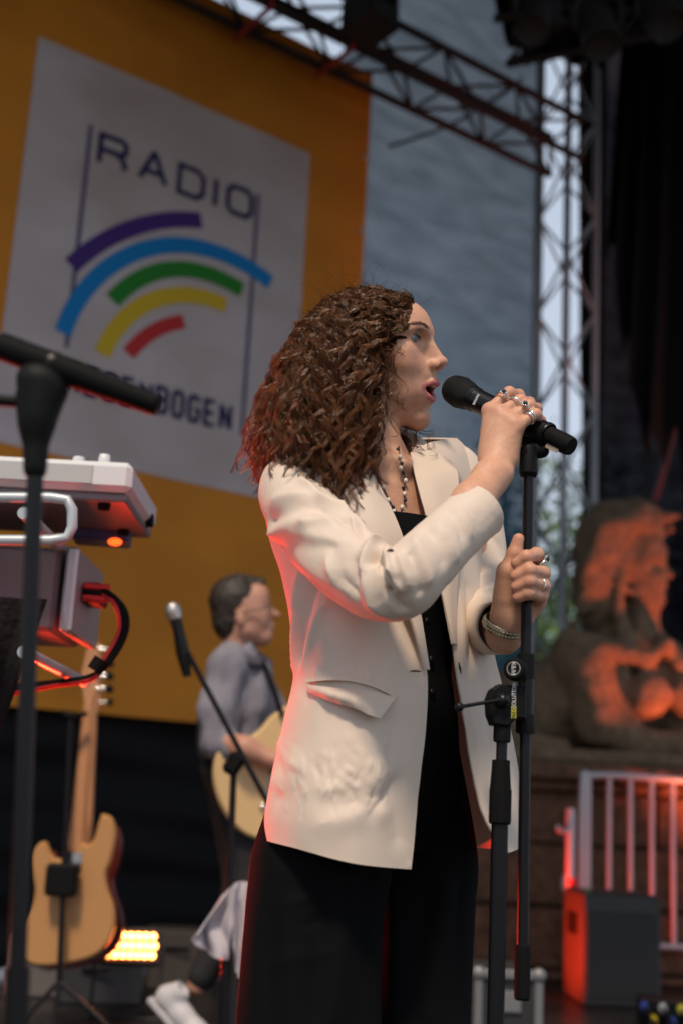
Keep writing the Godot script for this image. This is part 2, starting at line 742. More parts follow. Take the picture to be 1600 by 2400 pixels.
func ribbon(m: Mb, pts: PackedVector2Array, w: float, off: float) -> void:
	# a stroke of constant width with mitred joints
	var fine := PackedVector2Array()
	for k in pts.size() - 1:
		var steps := maxi(1, int(pts[k].distance_to(pts[k + 1]) / 0.08))
		for q in steps:
			fine.append(pts[k].lerp(pts[k + 1], float(q) / steps))
	fine.append(pts[pts.size() - 1])
	var rows := []
	var closed := fine[0].distance_to(fine[fine.size() - 1]) < 1e-4
	var cnt := fine.size()
	for k in cnt:
		var pa: Vector2 = fine[k - 1] if k > 0 else (fine[cnt - 2] if closed else fine[0] * 2.0 - fine[1])
		var pb: Vector2 = fine[k + 1] if k < cnt - 1 else (fine[1] if closed else fine[k] * 2.0 - fine[k - 1])
		var d0 := (fine[k] - pa).normalized()
		var d1 := (pb - fine[k]).normalized()
		var nn := (d0.orthogonal() + d1.orthogonal()).normalized()
		nn /= maxf(nn.dot(d0.orthogonal()), 0.4)
		var a := fine[k] + nn * w * 0.5
		var b := fine[k] - nn * w * 0.5
		rows.append(PackedVector3Array([at_banner(a.x, a.y, off + ripple(a.x, a.y)), at_banner(b.x, b.y, off + ripple(b.x, b.y))]))
	m.grid(rows)


func glyph(ch: String) -> Array:
	match ch:
		"R": return [[[0, 0], [0, 1], [0.8, 1], [0.95, 0.9], [0.95, 0.6], [0.8, 0.5], [0, 0.5]], [[0.55, 0.5], [0.78, 0.42], [0.95, 0.2], [0.95, 0]]]
		"A": return [[[0, 0], [0.47, 1], [0.53, 1], [1, 0]], [[0.2, 0.32], [0.8, 0.32]]]
		"D": return [[[0, 0], [0, 1], [0.75, 1], [1, 0.8], [1, 0.2], [0.75, 0], [0, 0]]]
		"I": return [[[0.5, 0], [0.5, 1]]]
		"O": return [[[0.2, 0], [0, 0.2], [0, 0.8], [0.2, 1], [0.8, 1], [1, 0.8], [1, 0.2], [0.8, 0], [0.2, 0]]]
		"E": return [[[1, 0], [0, 0], [0, 1], [1, 1]], [[0, 0.5], [0.9, 0.5]]]
		"G": return [[[1, 0.78], [0.8, 1], [0.2, 1], [0, 0.85], [0, 0.15], [0.2, 0], [0.8, 0], [1, 0.15], [1, 0.48], [0.55, 0.48]]]
		"N": return [[[0, 0], [0, 1]], [[0, 0.94], [1, 0.06]], [[1, 0], [1, 1]]]
		"B": return [[[0, 0], [0, 1], [0.8, 1], [1, 0.88], [1, 0.64], [0.85, 0.52], [0, 0.52]], [[0.8, 0.52], [1, 0.4], [1, 0.12], [0.8, 0], [0, 0]]]
	return []


func word(parent: Node, text: String, left: Vector2, right_s: float, h: float, fill: float, stroke: float, m: Material) -> void:
	var units := 0.0
	for ch in text:
		units += 0.35 if ch == "I" else 1.0
	var step := (right_s - left.x) / (units - (1.0 - fill))
	var s := left.x
	for ch in text:
		var w := step * (0.35 if ch == "I" else 1.0)
		var lw := w - step * (1.0 - fill)
		var mb := Mb.new()
		for line in glyph(ch):
			var pts := PackedVector2Array()
			for q in line:
				pts.append(Vector2(s + stroke * 0.5 + q[0] * (lw - stroke), left.y + stroke * 0.5 + q[1] * (h - stroke)))
			ribbon(mb, pts, stroke, 0.009)
		put(mb, "letter", m, parent)
		s += w


func banner() -> void:
	var d := ray(4840, 2085)
	bn_d = Vector3(d.x, 0, d.z).normalized()
	bn_n = Vector3(-bn_d.z, 0, bn_d.x)
	if bn_n.z < 0: bn_n = -bn_n
	bn_o = W(450, 1690, 6.6)
	var right := (on_banner(872, 212).x + on_banner(850, 640).x) * 0.5
	var low := (on_banner(100, 1662).y + on_banner(430, 1690).y) * 0.5
	var top := on_banner(700, 90).y
	var cl := mat("orange_banner_cloth", Color(0.70, 0.265, 0.025), 0.6, 0.0, 0.3)
	cl.backlight_enabled = true
	cl.backlight = Color(0.16, 0.09, 0.02)
	cl.albedo_texture = noise_tex(0.008, Color(0.86, 0.84, 0.80), Color(1, 1, 1), 512, 5, 61)
	tri(cl, 0.4)
	var t := thing("stage_banner", "large orange banner with a white panel and rainbow station emblem", "banner", at_banner(0, low))
	var rows := []
	for y in 40:
		var r := PackedVector3Array()
		for x in 90:
			var s := lerpf(-2.6, right, x / 89.0)
			var h := lerpf(top, low, y / 39.0)
			r.append(at_banner(s, h, ripple(s, h)))
		rows.append(r)
	var m := Mb.new()
	m.cloth(rows, 0.004)
	put(m, "banner_cloth", cl, t)
	# eyelets down the free edge
	for k in 9:
		var p := at_banner(right - 0.03, lerpf(low + 0.1, top - 0.1, k / 8.0), 0.006)
		m = Mb.new()
		var ring := PackedVector3Array()
		for q in 13:
			ring.append(p + (bn_d * cos(TAU * q / 12.0) + Vector3.UP * sin(TAU * q / 12.0)) * 0.014 + bn_n * ripple(right, p.y))
		var rr := PackedFloat32Array(); rr.resize(13); rr.fill(0.004)
		m.tube(ring, rr, 6, false)
		put(m, "eyelet", mats["aluminium"], t)
	# white panel
	var w0 := (on_banner(90, 88).x + on_banner(45, 440).x) * 0.5
	var w1 := (on_banner(735, 365).x + on_banner(697, 786).x) * 0.5
	var wt := (on_banner(90, 88).y + on_banner(735, 362).y) * 0.5
	var wb := (on_banner(0, 1038).y + on_banner(600, 1166).y) * 0.5
	rows = []
	for y in 30:
		var r := PackedVector3Array()
		for x in 40:
			var s := lerpf(w0, w1, x / 39.0)
			var h := lerpf(wt, wb, y / 29.0)
			r.append(at_banner(s, h, 0.005 + ripple(s, h)))
		rows.append(r)
	m = Mb.new()
	m.grid(rows)
	var white := mat("white_print", Color(0.60, 0.53, 0.53), 0.6, 0.0, 0.3)
	white.albedo_texture = cl.albedo_texture
	tri(white, 0.4)
	put(m, "white_panel", white, t)
	# rainbow arcs: one common centre found from the blue arc
	var a := on_banner(146, 782)
	var b := on_banner(400, 577)
	var c := on_banner(632, 664)
	var dd := 2.0 * (a.x * (b.y - c.y) + b.x * (c.y - a.y) + c.x * (a.y - b.y))
	var ctr := Vector2((a.length_squared() * (b.y - c.y) + b.length_squared() * (c.y - a.y) + c.length_squared() * (a.y - b.y)) / dd,
			(a.length_squared() * (c.x - b.x) + b.length_squared() * (a.x - c.x) + c.length_squared() * (b.x - a.x)) / dd)
	var wide := on_banner(400, 560).y - on_banner(402, 598).y
	var arcs := [
		["purple arc", Color(0.06, 0.025, 0.17), [165, 625], [320, 533], [470, 519]],
		["blue arc", Color(0.005, 0.20, 0.50), [146, 782], [400, 577], [632, 664]],
		["green arc", Color(0.02, 0.21, 0.02), [262, 706], [400, 634], [565, 682]],
		["yellow arc", Color(0.62, 0.42, 0.02), [238, 832], [400, 695], [528, 718]],
		["red arc", Color(0.5, 0.03, 0.03), [298, 832], [370, 772], [428, 756]],
	]
	for q in arcs:
		var p0 := on_banner(q[2][0], q[2][1])
		var p1 := on_banner(q[3][0], q[3][1])
		var p2 := on_banner(q[4][0], q[4][1])
		var cx := ctr
		var det := 2.0 * (p0.x * (p1.y - p2.y) + p1.x * (p2.y - p0.y) + p2.x * (p0.y - p1.y))
		cx = Vector2((p0.length_squared() * (p1.y - p2.y) + p1.length_squared() * (p2.y - p0.y) + p2.length_squared() * (p0.y - p1.y)) / det,
				(p0.length_squared() * (p2.x - p1.x) + p1.length_squared() * (p0.x - p2.x) + p2.length_squared() * (p1.x - p0.x)) / det)
		var rad := p1.distance_to(cx)
		var a0 := (p0 - cx).angle()
		var a1 := (p2 - cx).angle()
		var pts := PackedVector2Array()
		for k in 33:
			pts.append(cx + Vector2.from_angle(lerp_angle(a0, a1, k / 32.0)) * rad)
		m = Mb.new()
		ribbon(m, pts, wide * (0.86 if q[0] == "red arc" else 1.0), 0.0095)
		var o := put(m, "arc", mat(q[0], q[1], 0.5, 0.0, 0.3), t)
		o.set_meta("label", q[0] + " of the printed rainbow emblem")
	var ink := mat("navy_ink", Color(0.025, 0.022, 0.085), 0.6, 0.0, 0.3)
	var grey_ink := mat("grey_violet_ink", Color(0.10, 0.09, 0.16), 0.6, 0.0, 0.3)
	# the two thin uprights of the emblem
	for q in [[[214, 296], [152, 815]], [[611, 458], [556, 1020]]]:
		m = Mb.new()
		var p0 := on_banner(q[0][0], q[0][1])
		var p1 := on_banner(q[1][0], q[1][1])
		var s := (p0.x + p1.x) * 0.5
		ribbon(m, [Vector2(s, p0.y), Vector2(s, p1.y)], 0.026, 0.007)
		put(m, "emblem_line", grey_ink, t)
	var r0 := on_banner(222, 387)
	var r1 := on_banner(592, 500)
	var rtop := on_banner(236, 312)
	word(t, "RADIO", Vector2(r0.x, (r0.y + on_banner(575, 515).y) * 0.5), r1.x, rtop.y - r0.y, 0.78, 0.032, ink)
	var g0 := on_banner(150, 925)
	var g1 := on_banner(538, 1015)
	var gt := on_banner(536, 948)
	word(t, "REGENBOGEN", Vector2(g0.x, g1.y), g1.x, gt.y - g1.y, 0.84, 0.028, ink)
	# black skirt cloth below the banner
	rows = []
	for y in 50:
		var r := PackedVector3Array()
		for x in 70:
			var s := lerpf(-2.6, right + 0.4, x / 69.0)
			var h := lerpf(low + 0.15, 0.03, y / 49.0)
			r.append(at_banner(s, h, -0.10 + 0.022 * sin(h * 26.0 + 1.8 * sin(s * 1.3)) + 0.02 * sin(h * 11.0 - s * 2.0)))
		rows.append(r)
	m = Mb.new()
	m.cloth(rows, 0.004)
	tag(put(m, "skirt_cloth", mats["black_cloth"], self), "black cloth hanging in sagging folds below the orange banner", "curtain")


# ------------------------------------------------------------------ trusses and gauze
func truss(called: String, label: String, a: Vector3, b: Vector3, size: float, step: float, m: Material, r := 0.025, skip_red := true) -> Node3D:
	var t := thing(called, label, "truss", a.lerp(b, 0.0))
	var d := (b - a).normalized()
	var u := (Vector3.UP - d * d.dot(Vector3.UP))
	u = (u if u.length() > 0.1 else bn_d).normalized()
	var w := d.cross(u).normalized()
	var h := size * 0.5
	var corners := [u * h + w * h, u * h - w * h, -u * h - w * h, -u * h + w * h]
	for c: Vector3 in corners:
		rod("chord", a + c, b + c, r, m, t)
	var cnt := int(a.distance_to(b) / step)
	for k in cnt:
		for f in 4:
			var c0: Vector3 = corners[f]
			var c1: Vector3 = corners[(f + 1) % 4]
			var p := a.lerp(b, float(k) / cnt)
			var q := a.lerp(b, float(k + 1) / cnt)
			if (k + f) % 2 == 0:
				rod("brace", p + c0, q + c1, r * 0.45, m, t)
			else:
				rod("brace", p + c1, q + c0, r * 0.45, m, t)
	return t


func gauze_mat(key: String, c: Color, lo: float, hi: float) -> StandardMaterial3D:
	var g := mat(key, c, 0.9, 0.0, 0.1)
	g.transparency = BaseMaterial3D.TRANSPARENCY_ALPHA
	g.albedo_texture = noise_tex(0.012, Color(1, 1, 1, lo), Color(1, 1, 1, hi), 512, 5, 11)
	g.uv1_triplanar = true
	g.uv1_world_triplanar = true
	g.uv1_scale = Vector3(0.35, 0.9, 0.35)
	return g


func trusses() -> void:
	var steel: Material = mats["rust_paint"]
	# the ridge truss that carries the banner: on a line parallel to the banner, a little in front of it
	var off := 0.25
	var keep := bn_o
	bn_o += bn_n * off
	var p0 := on_banner(640, -20)
	var p1 := on_banner(1290, 350)
	var y := (p0.y + p1.y) * 0.5
	var a := at_banner(p0.x - 2.0, y)
	var b := at_banner(p1.x + 0.15, y)
	bn_o = keep
	var t := truss("banner_truss", "dark lattice truss slanting above the orange banner", a, b, 0.30, 0.32, steel, 0.026)
	# red slings round the truss
	for f in [0.42, 0.55]:
		var p := a.lerp(b, f)
		var m := Mb.new()
		var up := Vector3.UP
		var w := bn_n
		var loop := PackedVector3Array([p + up * 0.9 + w * 0.05, p + up * 0.2 + w * 0.2, p - up * 0.19 + w * 0.19, p - up * 0.2 - w * 0.19])
		m.tube(loop, PackedFloat32Array([0.018, 0.018, 0.018, 0.018]), 6)
		tag(put(m, "red_sling", mat("red_webbing", Color(0.30, 0.03, 0.03), 0.8), self), ["red lifting sling round the truss, nearer the picture's left edge", "red lifting sling round the truss, left of the hanging black loudspeaker"][0 if f < 0.5 else 1], "sling", "red slings round the banner truss")
	# a black speaker hanging in front of the truss
	var sp := thing("hanging_speaker", "black loudspeaker cabinet hanging at the top edge above the truss", "speaker", W(868, 40, 6.4))
	var mb := Mb.new()
	var sx := Transform3D(Basis(bn_d, Vector3.UP, bn_n), W(868, -40, 6.4))
	mb.prism([Vector2(-0.09, 0.45), Vector2(0.09, 0.45), Vector2(0.115, -0.34), Vector2(-0.10, -0.30)], sx, 0.3, 0.01)
	put(mb, "cabinet", mats["black_paint"], sp)
	mb = Mb.new()
	mb.box(sx * Transform3D(Basis.IDENTITY, Vector3(0, 0.1, 0.153)), Vector3(0.14, 0.6, 0.006), 0.002)
	put(mb, "grille", mats["black_plastic"], sp)
	# the lattice tower in the gap
	var foot := W(1312, 1560, 8.2)
	var tw := truss("lattice_tower", "tall pale lattice tower standing in the bright gap behind the stage", Vector3(foot.x, -1.25, foot.z), Vector3(foot.x + 0.02, 8.4, foot.z), 0.29, 0.36, mats["dull_steel"], 0.022)
	# blue gauze between the banner and the tower
	var gz := gauze_mat("blue_gauze", Color(0.030, 0.125, 0.22), 0.80, 0.92)
	bn_o -= bn_n * 0.45
	var g0 := on_banner(760, 900).x
	var g1 := on_banner(1252, 800).x
	var rows := []
	for k in 46:
		var r := PackedVector3Array()
		for x in 40:
			var s := lerpf(g0, g1, x / 39.0)
			var h := lerpf(8.4, -0.4, k / 45.0)
			r.append(at_banner(s, h, 0.03 * sin(h * 5.0 + s * 1.1) + 0.02 * sin(s * 7.0)))
		rows.append(r)
	mb = Mb.new()
	mb.grid(rows)
	tag(put(mb, "gauze_screen", gz, self), "blue-grey gauze wind screen hanging between orange banner and lattice tower", "screen")
	# its dark hem and a cable across it
	rod_thing("screen_post", at_banner(g1 + 0.02, -0.5), at_banner(g1 + 0.02, 8.4), 0.035, mats["black_paint"], "black pole along the right edge of the blue gauze", "pole")
	var cab := Mb.new()
	var c0 := at_banner(on_banner(868, 370).x, on_banner(868, 370).y, 0.2)
	var c1 := at_banner(on_banner(1180, 210).x, on_banner(1180, 210).y, 0.2)
	cab.tube(spline([c0, c0.lerp(c1, 0.5) - Vector3.UP * 0.08, c1], 14), fspline([0.012, 0.012, 0.012], 14), 6)
	tag(put(cab, "steel_cable", mats["black_paint"], self), "thin dark cable crossing the blue gauze behind the truss", "cable")
	bn_o = keep


func rod_thing(called: String, a: Vector3, b: Vector3, r: float, m: Material, label: String, category: String, group := "") -> void:
	var t := thing(called, label, category, a, group)
	rod("tube", a, b, r, m, t)
	ball("end_cap", b, Vector3.ONE * r * 1.02, m, t)


# a hanging sheet of cloth between picture positions (top row, bottom row), with folds
func curtain(called: String, label: String, top: Array, bottom: Array, m: Material, fold := 0.05, waves := 5.0, rough_hem := 0.0, category := "curtain") -> MeshInstance3D:
	var nx := 80
	var ny := 26
	var ts := spline(top, nx)
	var bs := spline(bottom, nx)
	var across := (ts[nx - 1] - ts[0])
	var nn := across.cross(Vector3.UP).normalized()
	var nz := FastNoiseLite.new()
	nz.seed = called.length() + top.size()
	nz.frequency = 1.0
	var rows := []
	for y in ny:
		var f := y / float(ny - 1)
		var r := PackedVector3Array()
		for x in nx:
			var u := x / float(nx - 1)
			var p := ts[x].lerp(bs[x], f)
			p += nn * fold * sin(u * TAU * waves + 1.2 * nz.get_noise_2d(u * 3.0, f)) * (0.5 + 0.5 * f)
			p += Vector3.UP * rough_hem * f * nz.get_noise_2d(u * 9.0, 3.0)
			r.append(p)
		rows.append(r)
	var mb := Mb.new()
	mb.cloth(rows, 0.005)
	var o := put(mb, called, m, self)
	tag(o, label, category)
	return o


func lamp_head(at: Vector3, aim: Vector3, r: float, label: String) -> void:
	var t := thing("stage_lamp", label, "stage lamp", at, "dark lamps under the roof")
	var m := Mb.new()
	var xf := along(at, aim)
	m.lathe([Vector2(0.001, -r * 1.5), Vector2(r * 0.7, -r * 1.5), Vector2(r * 0.95, -r), Vector2(r, r * 1.3), Vector2(r, r * 1.3), Vector2(r * 0.9, r * 1.35), Vector2(r * 0.9, r * 1.15), Vector2(0.001, r * 1.1)], xf, 20)
	put(m, "housing", mats["black_paint"], t)
	m = Mb.new()
	m.tube(spline([at + xf.basis.x * r * 1.15, at + xf.basis.x * r * 1.15 + Vector3.UP * r * 1.6, at + Vector3.UP * r * 2.2, at - xf.basis.x * r * 1.15 + Vector3.UP * r * 1.6, at - xf.basis.x * r * 1.15], 16), fspline([0.02, 0.02, 0.02], 16), 6)
	put(m, "yoke", mats["black_paint"], t)


func right_side() -> void:
	var cl: Material = mats["black_cloth"]
	# the sky shows in narrow gaps between these cloths
	curtain("black_drape", "heavy black drape hanging at the right edge above the sphinx",
			[W(1470, -60, 7.7), W(1560, -60, 7.5), W(1760, -60, 7.2)], [W(1425, 560, 7.7), W(1520, 1010, 7.5), W(1760, 1130, 7.2)], cl, 0.08, 6.0, 0.5)
	curtain("black_drape", "narrow black drape hanging just right of the dark lattice tower",
			[W(1352, 40, 8.6), W(1400, 40, 8.6), W(1422, 40, 8.6)], [W(1358, 900, 8.6), W(1385, 1010, 8.6), W(1405, 1000, 8.6)], cl, 0.03, 3.0, 0.3)
	curtain("black_drape", "black drape closing the stage side beyond the right edge",
			[W(1750, -60, 7.35), W(2200, -60, 6.9), W(2700, -60, 6.4)], [W(1750, 1500, 7.35), W(2200, 2000, 6.9), W(2700, 2200, 6.4)], cl, 0.08, 8.0, 0.1)
	var dg := gauze_mat("haze_sheet", Color(0.024, 0.020, 0.032), 0.86, 0.95)  # purple-grey see-through sheet standing in for haze
	curtain("gauze_screen", "dark see-through sheet added as haze behind the stone sphinx",
			[W(1362, -80, 10.4), W(2700, -80, 10.4)], [W(1362, 1700, 10.4), W(2700, 1700, 10.4)], dg, 0.05, 18.0, 0.0, "screen")
	# roof truss corner, cloth and lamps in the dark at the top right
	curtain("roof_drape", "black cloth bunched under the roof at the top right corner",
			[W(1120, -120, 6.2), W(1400, -160, 6.2), W(1800, -120, 6.2)], [W(1165, 40, 6.2), W(1225, 138, 6.2), W(1300, 128, 6.2), W(1400, 150, 6.2), W(1450, 108, 6.2), W(1520, 90, 6.2), W(1800, 150, 6.2)], cl, 0.06, 9.0, 0.02)
	truss("roof_truss", "dark roof truss running under the roof at the top right", W(1180, 60, 5.8), W(1820, -60, 5.8), 0.28, 0.3, mats["rust_paint"], 0.024)
	lamp_head(W(1255, 45, 5.6), Vector3(-0.3, -1, 0.5), 0.09, "black lamp under the roof, leftmost of the three")
	lamp_head(W(1400, 70, 5.6), Vector3(0.1, -1, 0.4), 0.10, "black lamp under the roof, middle of the three")
	lamp_head(W(1545, 30, 5.6), Vector3(0.3, -1, 0.5), 0.10, "black lamp under the roof, nearest the right edge")
	# a reddish pole leaning in the haze
	rod_thing("leaning_pole", W(1535, 1170, 8.6), W(1640, 780, 8.6), 0.022, mat("pole_red", Color(0.10, 0.03, 0.035), 0.6), "thin reddish pole leaning behind the sphinx's head", "pole")

	# --- barrier
	var st := mat("galvanised", Color(0.50, 0.50, 0.51), 0.45, 0.55)
	var D := 7.0
	var b := thing("crowd_barrier", "galvanised crowd barrier in front of the stone pedestal", "barrier", W(1372, 2520, D))
	var e0 := W(1352, 1815, D)
	var e1 := Vector3(e0.x + 1.3, e0.y, e0.z - 0.15)
	var gx := (e1 - e0).normalized()
	var m := Mb.new()
	m.tube(spline([Vector3(e0.x + 0.03, 0.12, e0.z), e0 + gx * 0.03 - Vector3.UP * 0.08, e0 + gx * 0.10, e0.lerp(e1, 0.5), e1], 60), fspline([0.021, 0.021, 0.021, 0.021, 0.021], 60), 12)
	put(m, "top_rail", st, b)
	rod("bottom_rail", Vector3(e0.x, 0.2, e0.z), Vector3(e1.x, 0.2, e1.z), 0.019, st, b)
	for k in 9:
		var p := e0 + gx * (0.06 + 0.122 * k)
		rod("bar", Vector3(p.x, 0.2, p.z), Vector3(p.x, e0.y - 0.01, p.z), 0.02 if k == 0 else 0.014, st, b)
	m = Mb.new()
	m.tube(spline([e0 + Vector3(-0.0, -0.62, 0), e0 + Vector3(-0.07, -0.62, 0), e0 + Vector3(-0.07, -0.55, 0), e0 + Vector3(-0.03, -0.52, 0)], 12), fspline([0.009, 0.009], 12), 8)
	put(m, "hook", st, b)
	# end post of the next barrier, with red tape
	var pp := W(1336, 1897, 6.6)
	var q := thing("barrier_post", "upright end post of a second barrier with red tape", "post", Vector3(pp.x, 0, pp.z))
	rod("tube", Vector3(pp.x, 0.0, pp.z), pp, 0.025, st, q)
	ball("end_cap", pp, Vector3(0.025, 0.01, 0.025), st, q)
	var tp := W(1340, 2072, 6.6)
	m = Mb.new()
	m.tube([tp - Vector3.UP * 0.03, tp + Vector3.UP * 0.03], [0.032, 0.032], 14)
	put(m, "tape", mats["red_plastic"], q)
	m = Mb.new()
	m.tube(spline([W(1336, 1946, 6.6) , W(1312, 1948, 6.55), W(1306, 1938, 6.5)], 8), fspline([0.012, 0.012, 0.012], 8), 8)
	put(m, "hook", st, q)
	# --- speaker cabinet
	var c := W(1464, 2098, 6.15)
	var w := W(1556, 2098, 6.15).x - W(1372, 2098, 6.15).x
	var sp := thing("monitor_speaker", "grey-black loudspeaker cabinet standing before the crowd barrier", "speaker", Vector3(c.x, 0, c.z - 0.2))
	var turn := Basis(Vector3.UP, 0.03)
	var sx := Transform3D(turn, Vector3(c.x - 0.02, c.y * 0.5, c.z - 0.22))
	m = Mb.new()
	m.box(sx, Vector3(w * 1.0, c.y, 0.42), 0.012)
	put(m, "cabinet", mat("speaker_paint", Color(0.035, 0.033, 0.031), 0.55), sp)
	m = Mb.new()
	m.box(sx * Transform3D(Basis.IDENTITY, Vector3(0, -0.02, 0.214)), Vector3(w * 0.9, c.y - 0.12, 0.008), 0.003)
	put(m, "grille", mat("speaker_grille", Color(0.022, 0.021, 0.02), 0.7), sp)
	m = Mb.new()
	m.box(sx * Transform3D(Basis.IDENTITY, Vector3(-w * 0.5 - 0.004, 0.1, 0)), Vector3(0.006, 0.1, 0.18), 0.002)
	put(m, "handle", mats["black_plastic"], sp)
	ball("indicator_lamp", sx * Vector3(-w * 0.42, c.y * 0.5 + 0.006, 0.18), Vector3(0.012, 0.012, 0.012), mat("green_plastic", Color(0.06, 0.25, 0.05), 0.4), sp)
	# --- flight case
	var k0 := W(1180, 2283, 4.6)
	var fc := thing("flight_case", "black flight case with aluminium edges behind the microphone stand", "case", Vector3(k0.x, 0, k0.z - 0.2))
	var fw := W(1243, 2283, 4.6).x - W(1100, 2283, 4.6).x
	var fx := Transform3D(Basis(Vector3.UP, 0.08), Vector3(k0.x, k0.y * 0.5, k0.z - 0.2))
	m = Mb.new()
	m.box(fx, Vector3(fw, k0.y, 0.4), 0.003)
	put(m, "panel", mats["black_paint"], fc)
	var hx := fw * 0.5
	var hy := k0.y * 0.5
	for s in [[-1, 0], [1, 0], [0, 1], [0, -1]]:
		m = Mb.new()
		m.box(fx * Transform3D(Basis.IDENTITY, Vector3(s[0] * hx, s[1] * hy, 0.2)), Vector3(fw + 0.03 if s[1] else 0.03, k0.y + 0.03 if s[0] else 0.03, 0.03), 0.004)
		put(m, "edge_trim", mat("worn_aluminium", Color(0.22, 0.22, 0.22), 0.55, 0.6), fc)
	for s in [[-1, 1], [1, 1], [-1, -1], [1, -1]]:
		ball("corner", fx * Vector3(s[0] * hx, s[1] * hy, 0.205), Vector3(0.026, 0.026, 0.02), mats["worn_aluminium"], fc)
	m = Mb.new()
	m.box(fx * Transform3D(Basis.IDENTITY, Vector3(0, hy - 0.09, 0.206)), Vector3(0.09, 0.07, 0.012), 0.003)
	put(m, "latch", mats["worn_aluminium"], fc)
	# --- power box with cables at the lower right
	var pc := W(1548, 2350, 5.6)
	var pb := thing("power_box", "small black power box with coloured plugs at the lower right", "power box", Vector3(pc.x, 0, pc.z))
	m = Mb.new()
	var px := Transform3D(Basis(Vector3.UP, -0.2), Vector3(pc.x, pc.y * 0.5 + 0.02, pc.z))
	m.box(px, Vector3(0.20, pc.y, 0.16), 0.008)
	put(m, "box", mats["black_plastic"], pb)
	var cols := [Color(0.02, 0.05, 0.25), Color(0.45, 0.32, 0.02), Color(0.3, 0.33, 0.36), Color(0.02, 0.05, 0.25), Color(0.4, 0.4, 0.05)]
	for k in 5:
		m = Mb.new()
		var pa: Vector3 = px * Vector3(-0.075 + 0.038 * k, 0.03 - 0.05 * (k % 2), 0.08)
		m.lathe([Vector2(0.001, 0.0), Vector2(0.017, 0.0), Vector2(0.017, 0.035), Vector2(0.012, 0.05), Vector2(0.001, 0.05)], along(pa, px.basis.z + Vector3(0, -0.3, 0)), 12)
		put(m, "plug", mat("plug_paint_%d" % k, cols[k], 0.45), pb)
		m = Mb.new()
		m.tube(spline([pa + px.basis.z * 0.045, pa + px.basis.z * 0.1 + Vector3(0.02, -0.03, 0), Vector3(pa.x + 0.03 * k, 0.012, pa.z + 0.22), Vector3(pa.x + 0.25, 0.012, pa.z + 0.1 + 0.03 * k)], 18), fspline([0.008, 0.008], 18), 6)
		put(m, "cable", mats["black_rubber"], pb)
	# --- clutter of cable on the floor
	var fm := Mb.new()
	var f0 := W(1262, 2335, 5.2)
	f0.y = 0.012
	fm.tube(spline([f0, f0 + Vector3(0.12, 0, -0.06), f0 + Vector3(0.2, 0.02, 0.05), f0 + Vector3(0.34, 0, -0.02), f0 + Vector3(0.3, 0, 0.1), f0 + Vector3(0.1, 0.01, 0.1), f0 + Vector3(0.5, 0, 0.16)], 50), fspline([0.011, 0.011], 50), 6)
	tag(put(fm, "floor_cable", mats["black_rubber"], self), "black cable lying on the boards between flight case and loudspeaker", "cable")
	led_panel(W(1040, 2255, 6.4), W(1345, 2150, 6.36), 0.7, "orange led lamp hidden behind the singer's trousers", 2.0, 7, 42.0, Color(1.0, 0.22, 0.10))
	# --- lamp outside the picture, low on the right, that lights the sphinx orange
	led_panel(Vector3(2.75, 0.55, -6.55), W(1540, 1480, 7.9), 1.0, "orange stage lamp on a bracket right of the sphinx", 5.5, 9, 40.0, Color(1.0, 0.45, 0.28))


# a lamp with three rows of leds and a light just in front of it
func led_panel(at: Vector3, aim: Vector3, size: float, label: String, energy: float, per_row := 7, spread := 62.0, tint := Color(1.0, 0.40, 0.21)) -> void:
	var t := thing("led_panel", label, "stage lamp", Vector3(at.x, 0, at.z), "orange led lamps on the boards")
	var z := (aim - at).normalized()
	var x := Vector3.UP.cross(z).normalized()
	var bz := Basis(x, z.cross(x), z)
	var m := Mb.new()
	m.box(Transform3D(bz, at - z * 0.035), Vector3(0.24 * size, 0.145 * size, 0.06), 0.012)
	put(m, "housing", mats["black_paint"], t)
	m = Mb.new()
	var hw := 0.132 * size
	m.tube(PackedVector3Array([at + x * hw - z * 0.03, at + x * hw - z * 0.03 - Vector3.UP * (at.y - 0.012), at - x * hw - z * 0.03 - Vector3.UP * (at.y - 0.012), at - x * hw - z * 0.03]), PackedFloat32Array([0.009, 0.009, 0.009, 0.009]), 6)
	put(m, "bracket", mats["black_paint"], t)
	var em := mat("led_glow", Color(1.0, 0.32, 0.08), 0.4)
	em.emission_enabled = true
	em.emission = Color(1.0, 0.55, 0.25)
	em.emission_energy_multiplier = 16.0
	for r in 3:
		for k in per_row:
			var p := at + bz * Vector3((k - (per_row - 1) * 0.5 + (0.25 if r == 1 else 0.0)) * 0.2 * size / per_row, (r - 1) * 0.036 * size, 0.002)
			var o := ball("led", p, Vector3.ONE * 0.0125 * size, em, t)
			o.global_transform = Transform3D(bz.scaled_local(Vector3(0.0125, 0.0125, 0.006) * size), p)
	var l := SpotLight3D.new()
	l.name = "glow"
	t.add_child(l)
	l.light_color = tint
	l.light_energy = energy
	l.light_size = 0.09
	l.spot_angle = spread
	l.spot_angle_attenuation = 0.6
	l.spot_range = 20.0
	l.spot_attenuation = 2.0
	l.shadow_enabled = true
	l.global_position = at + z * 0.03
	l.look_at(l.global_position + z)


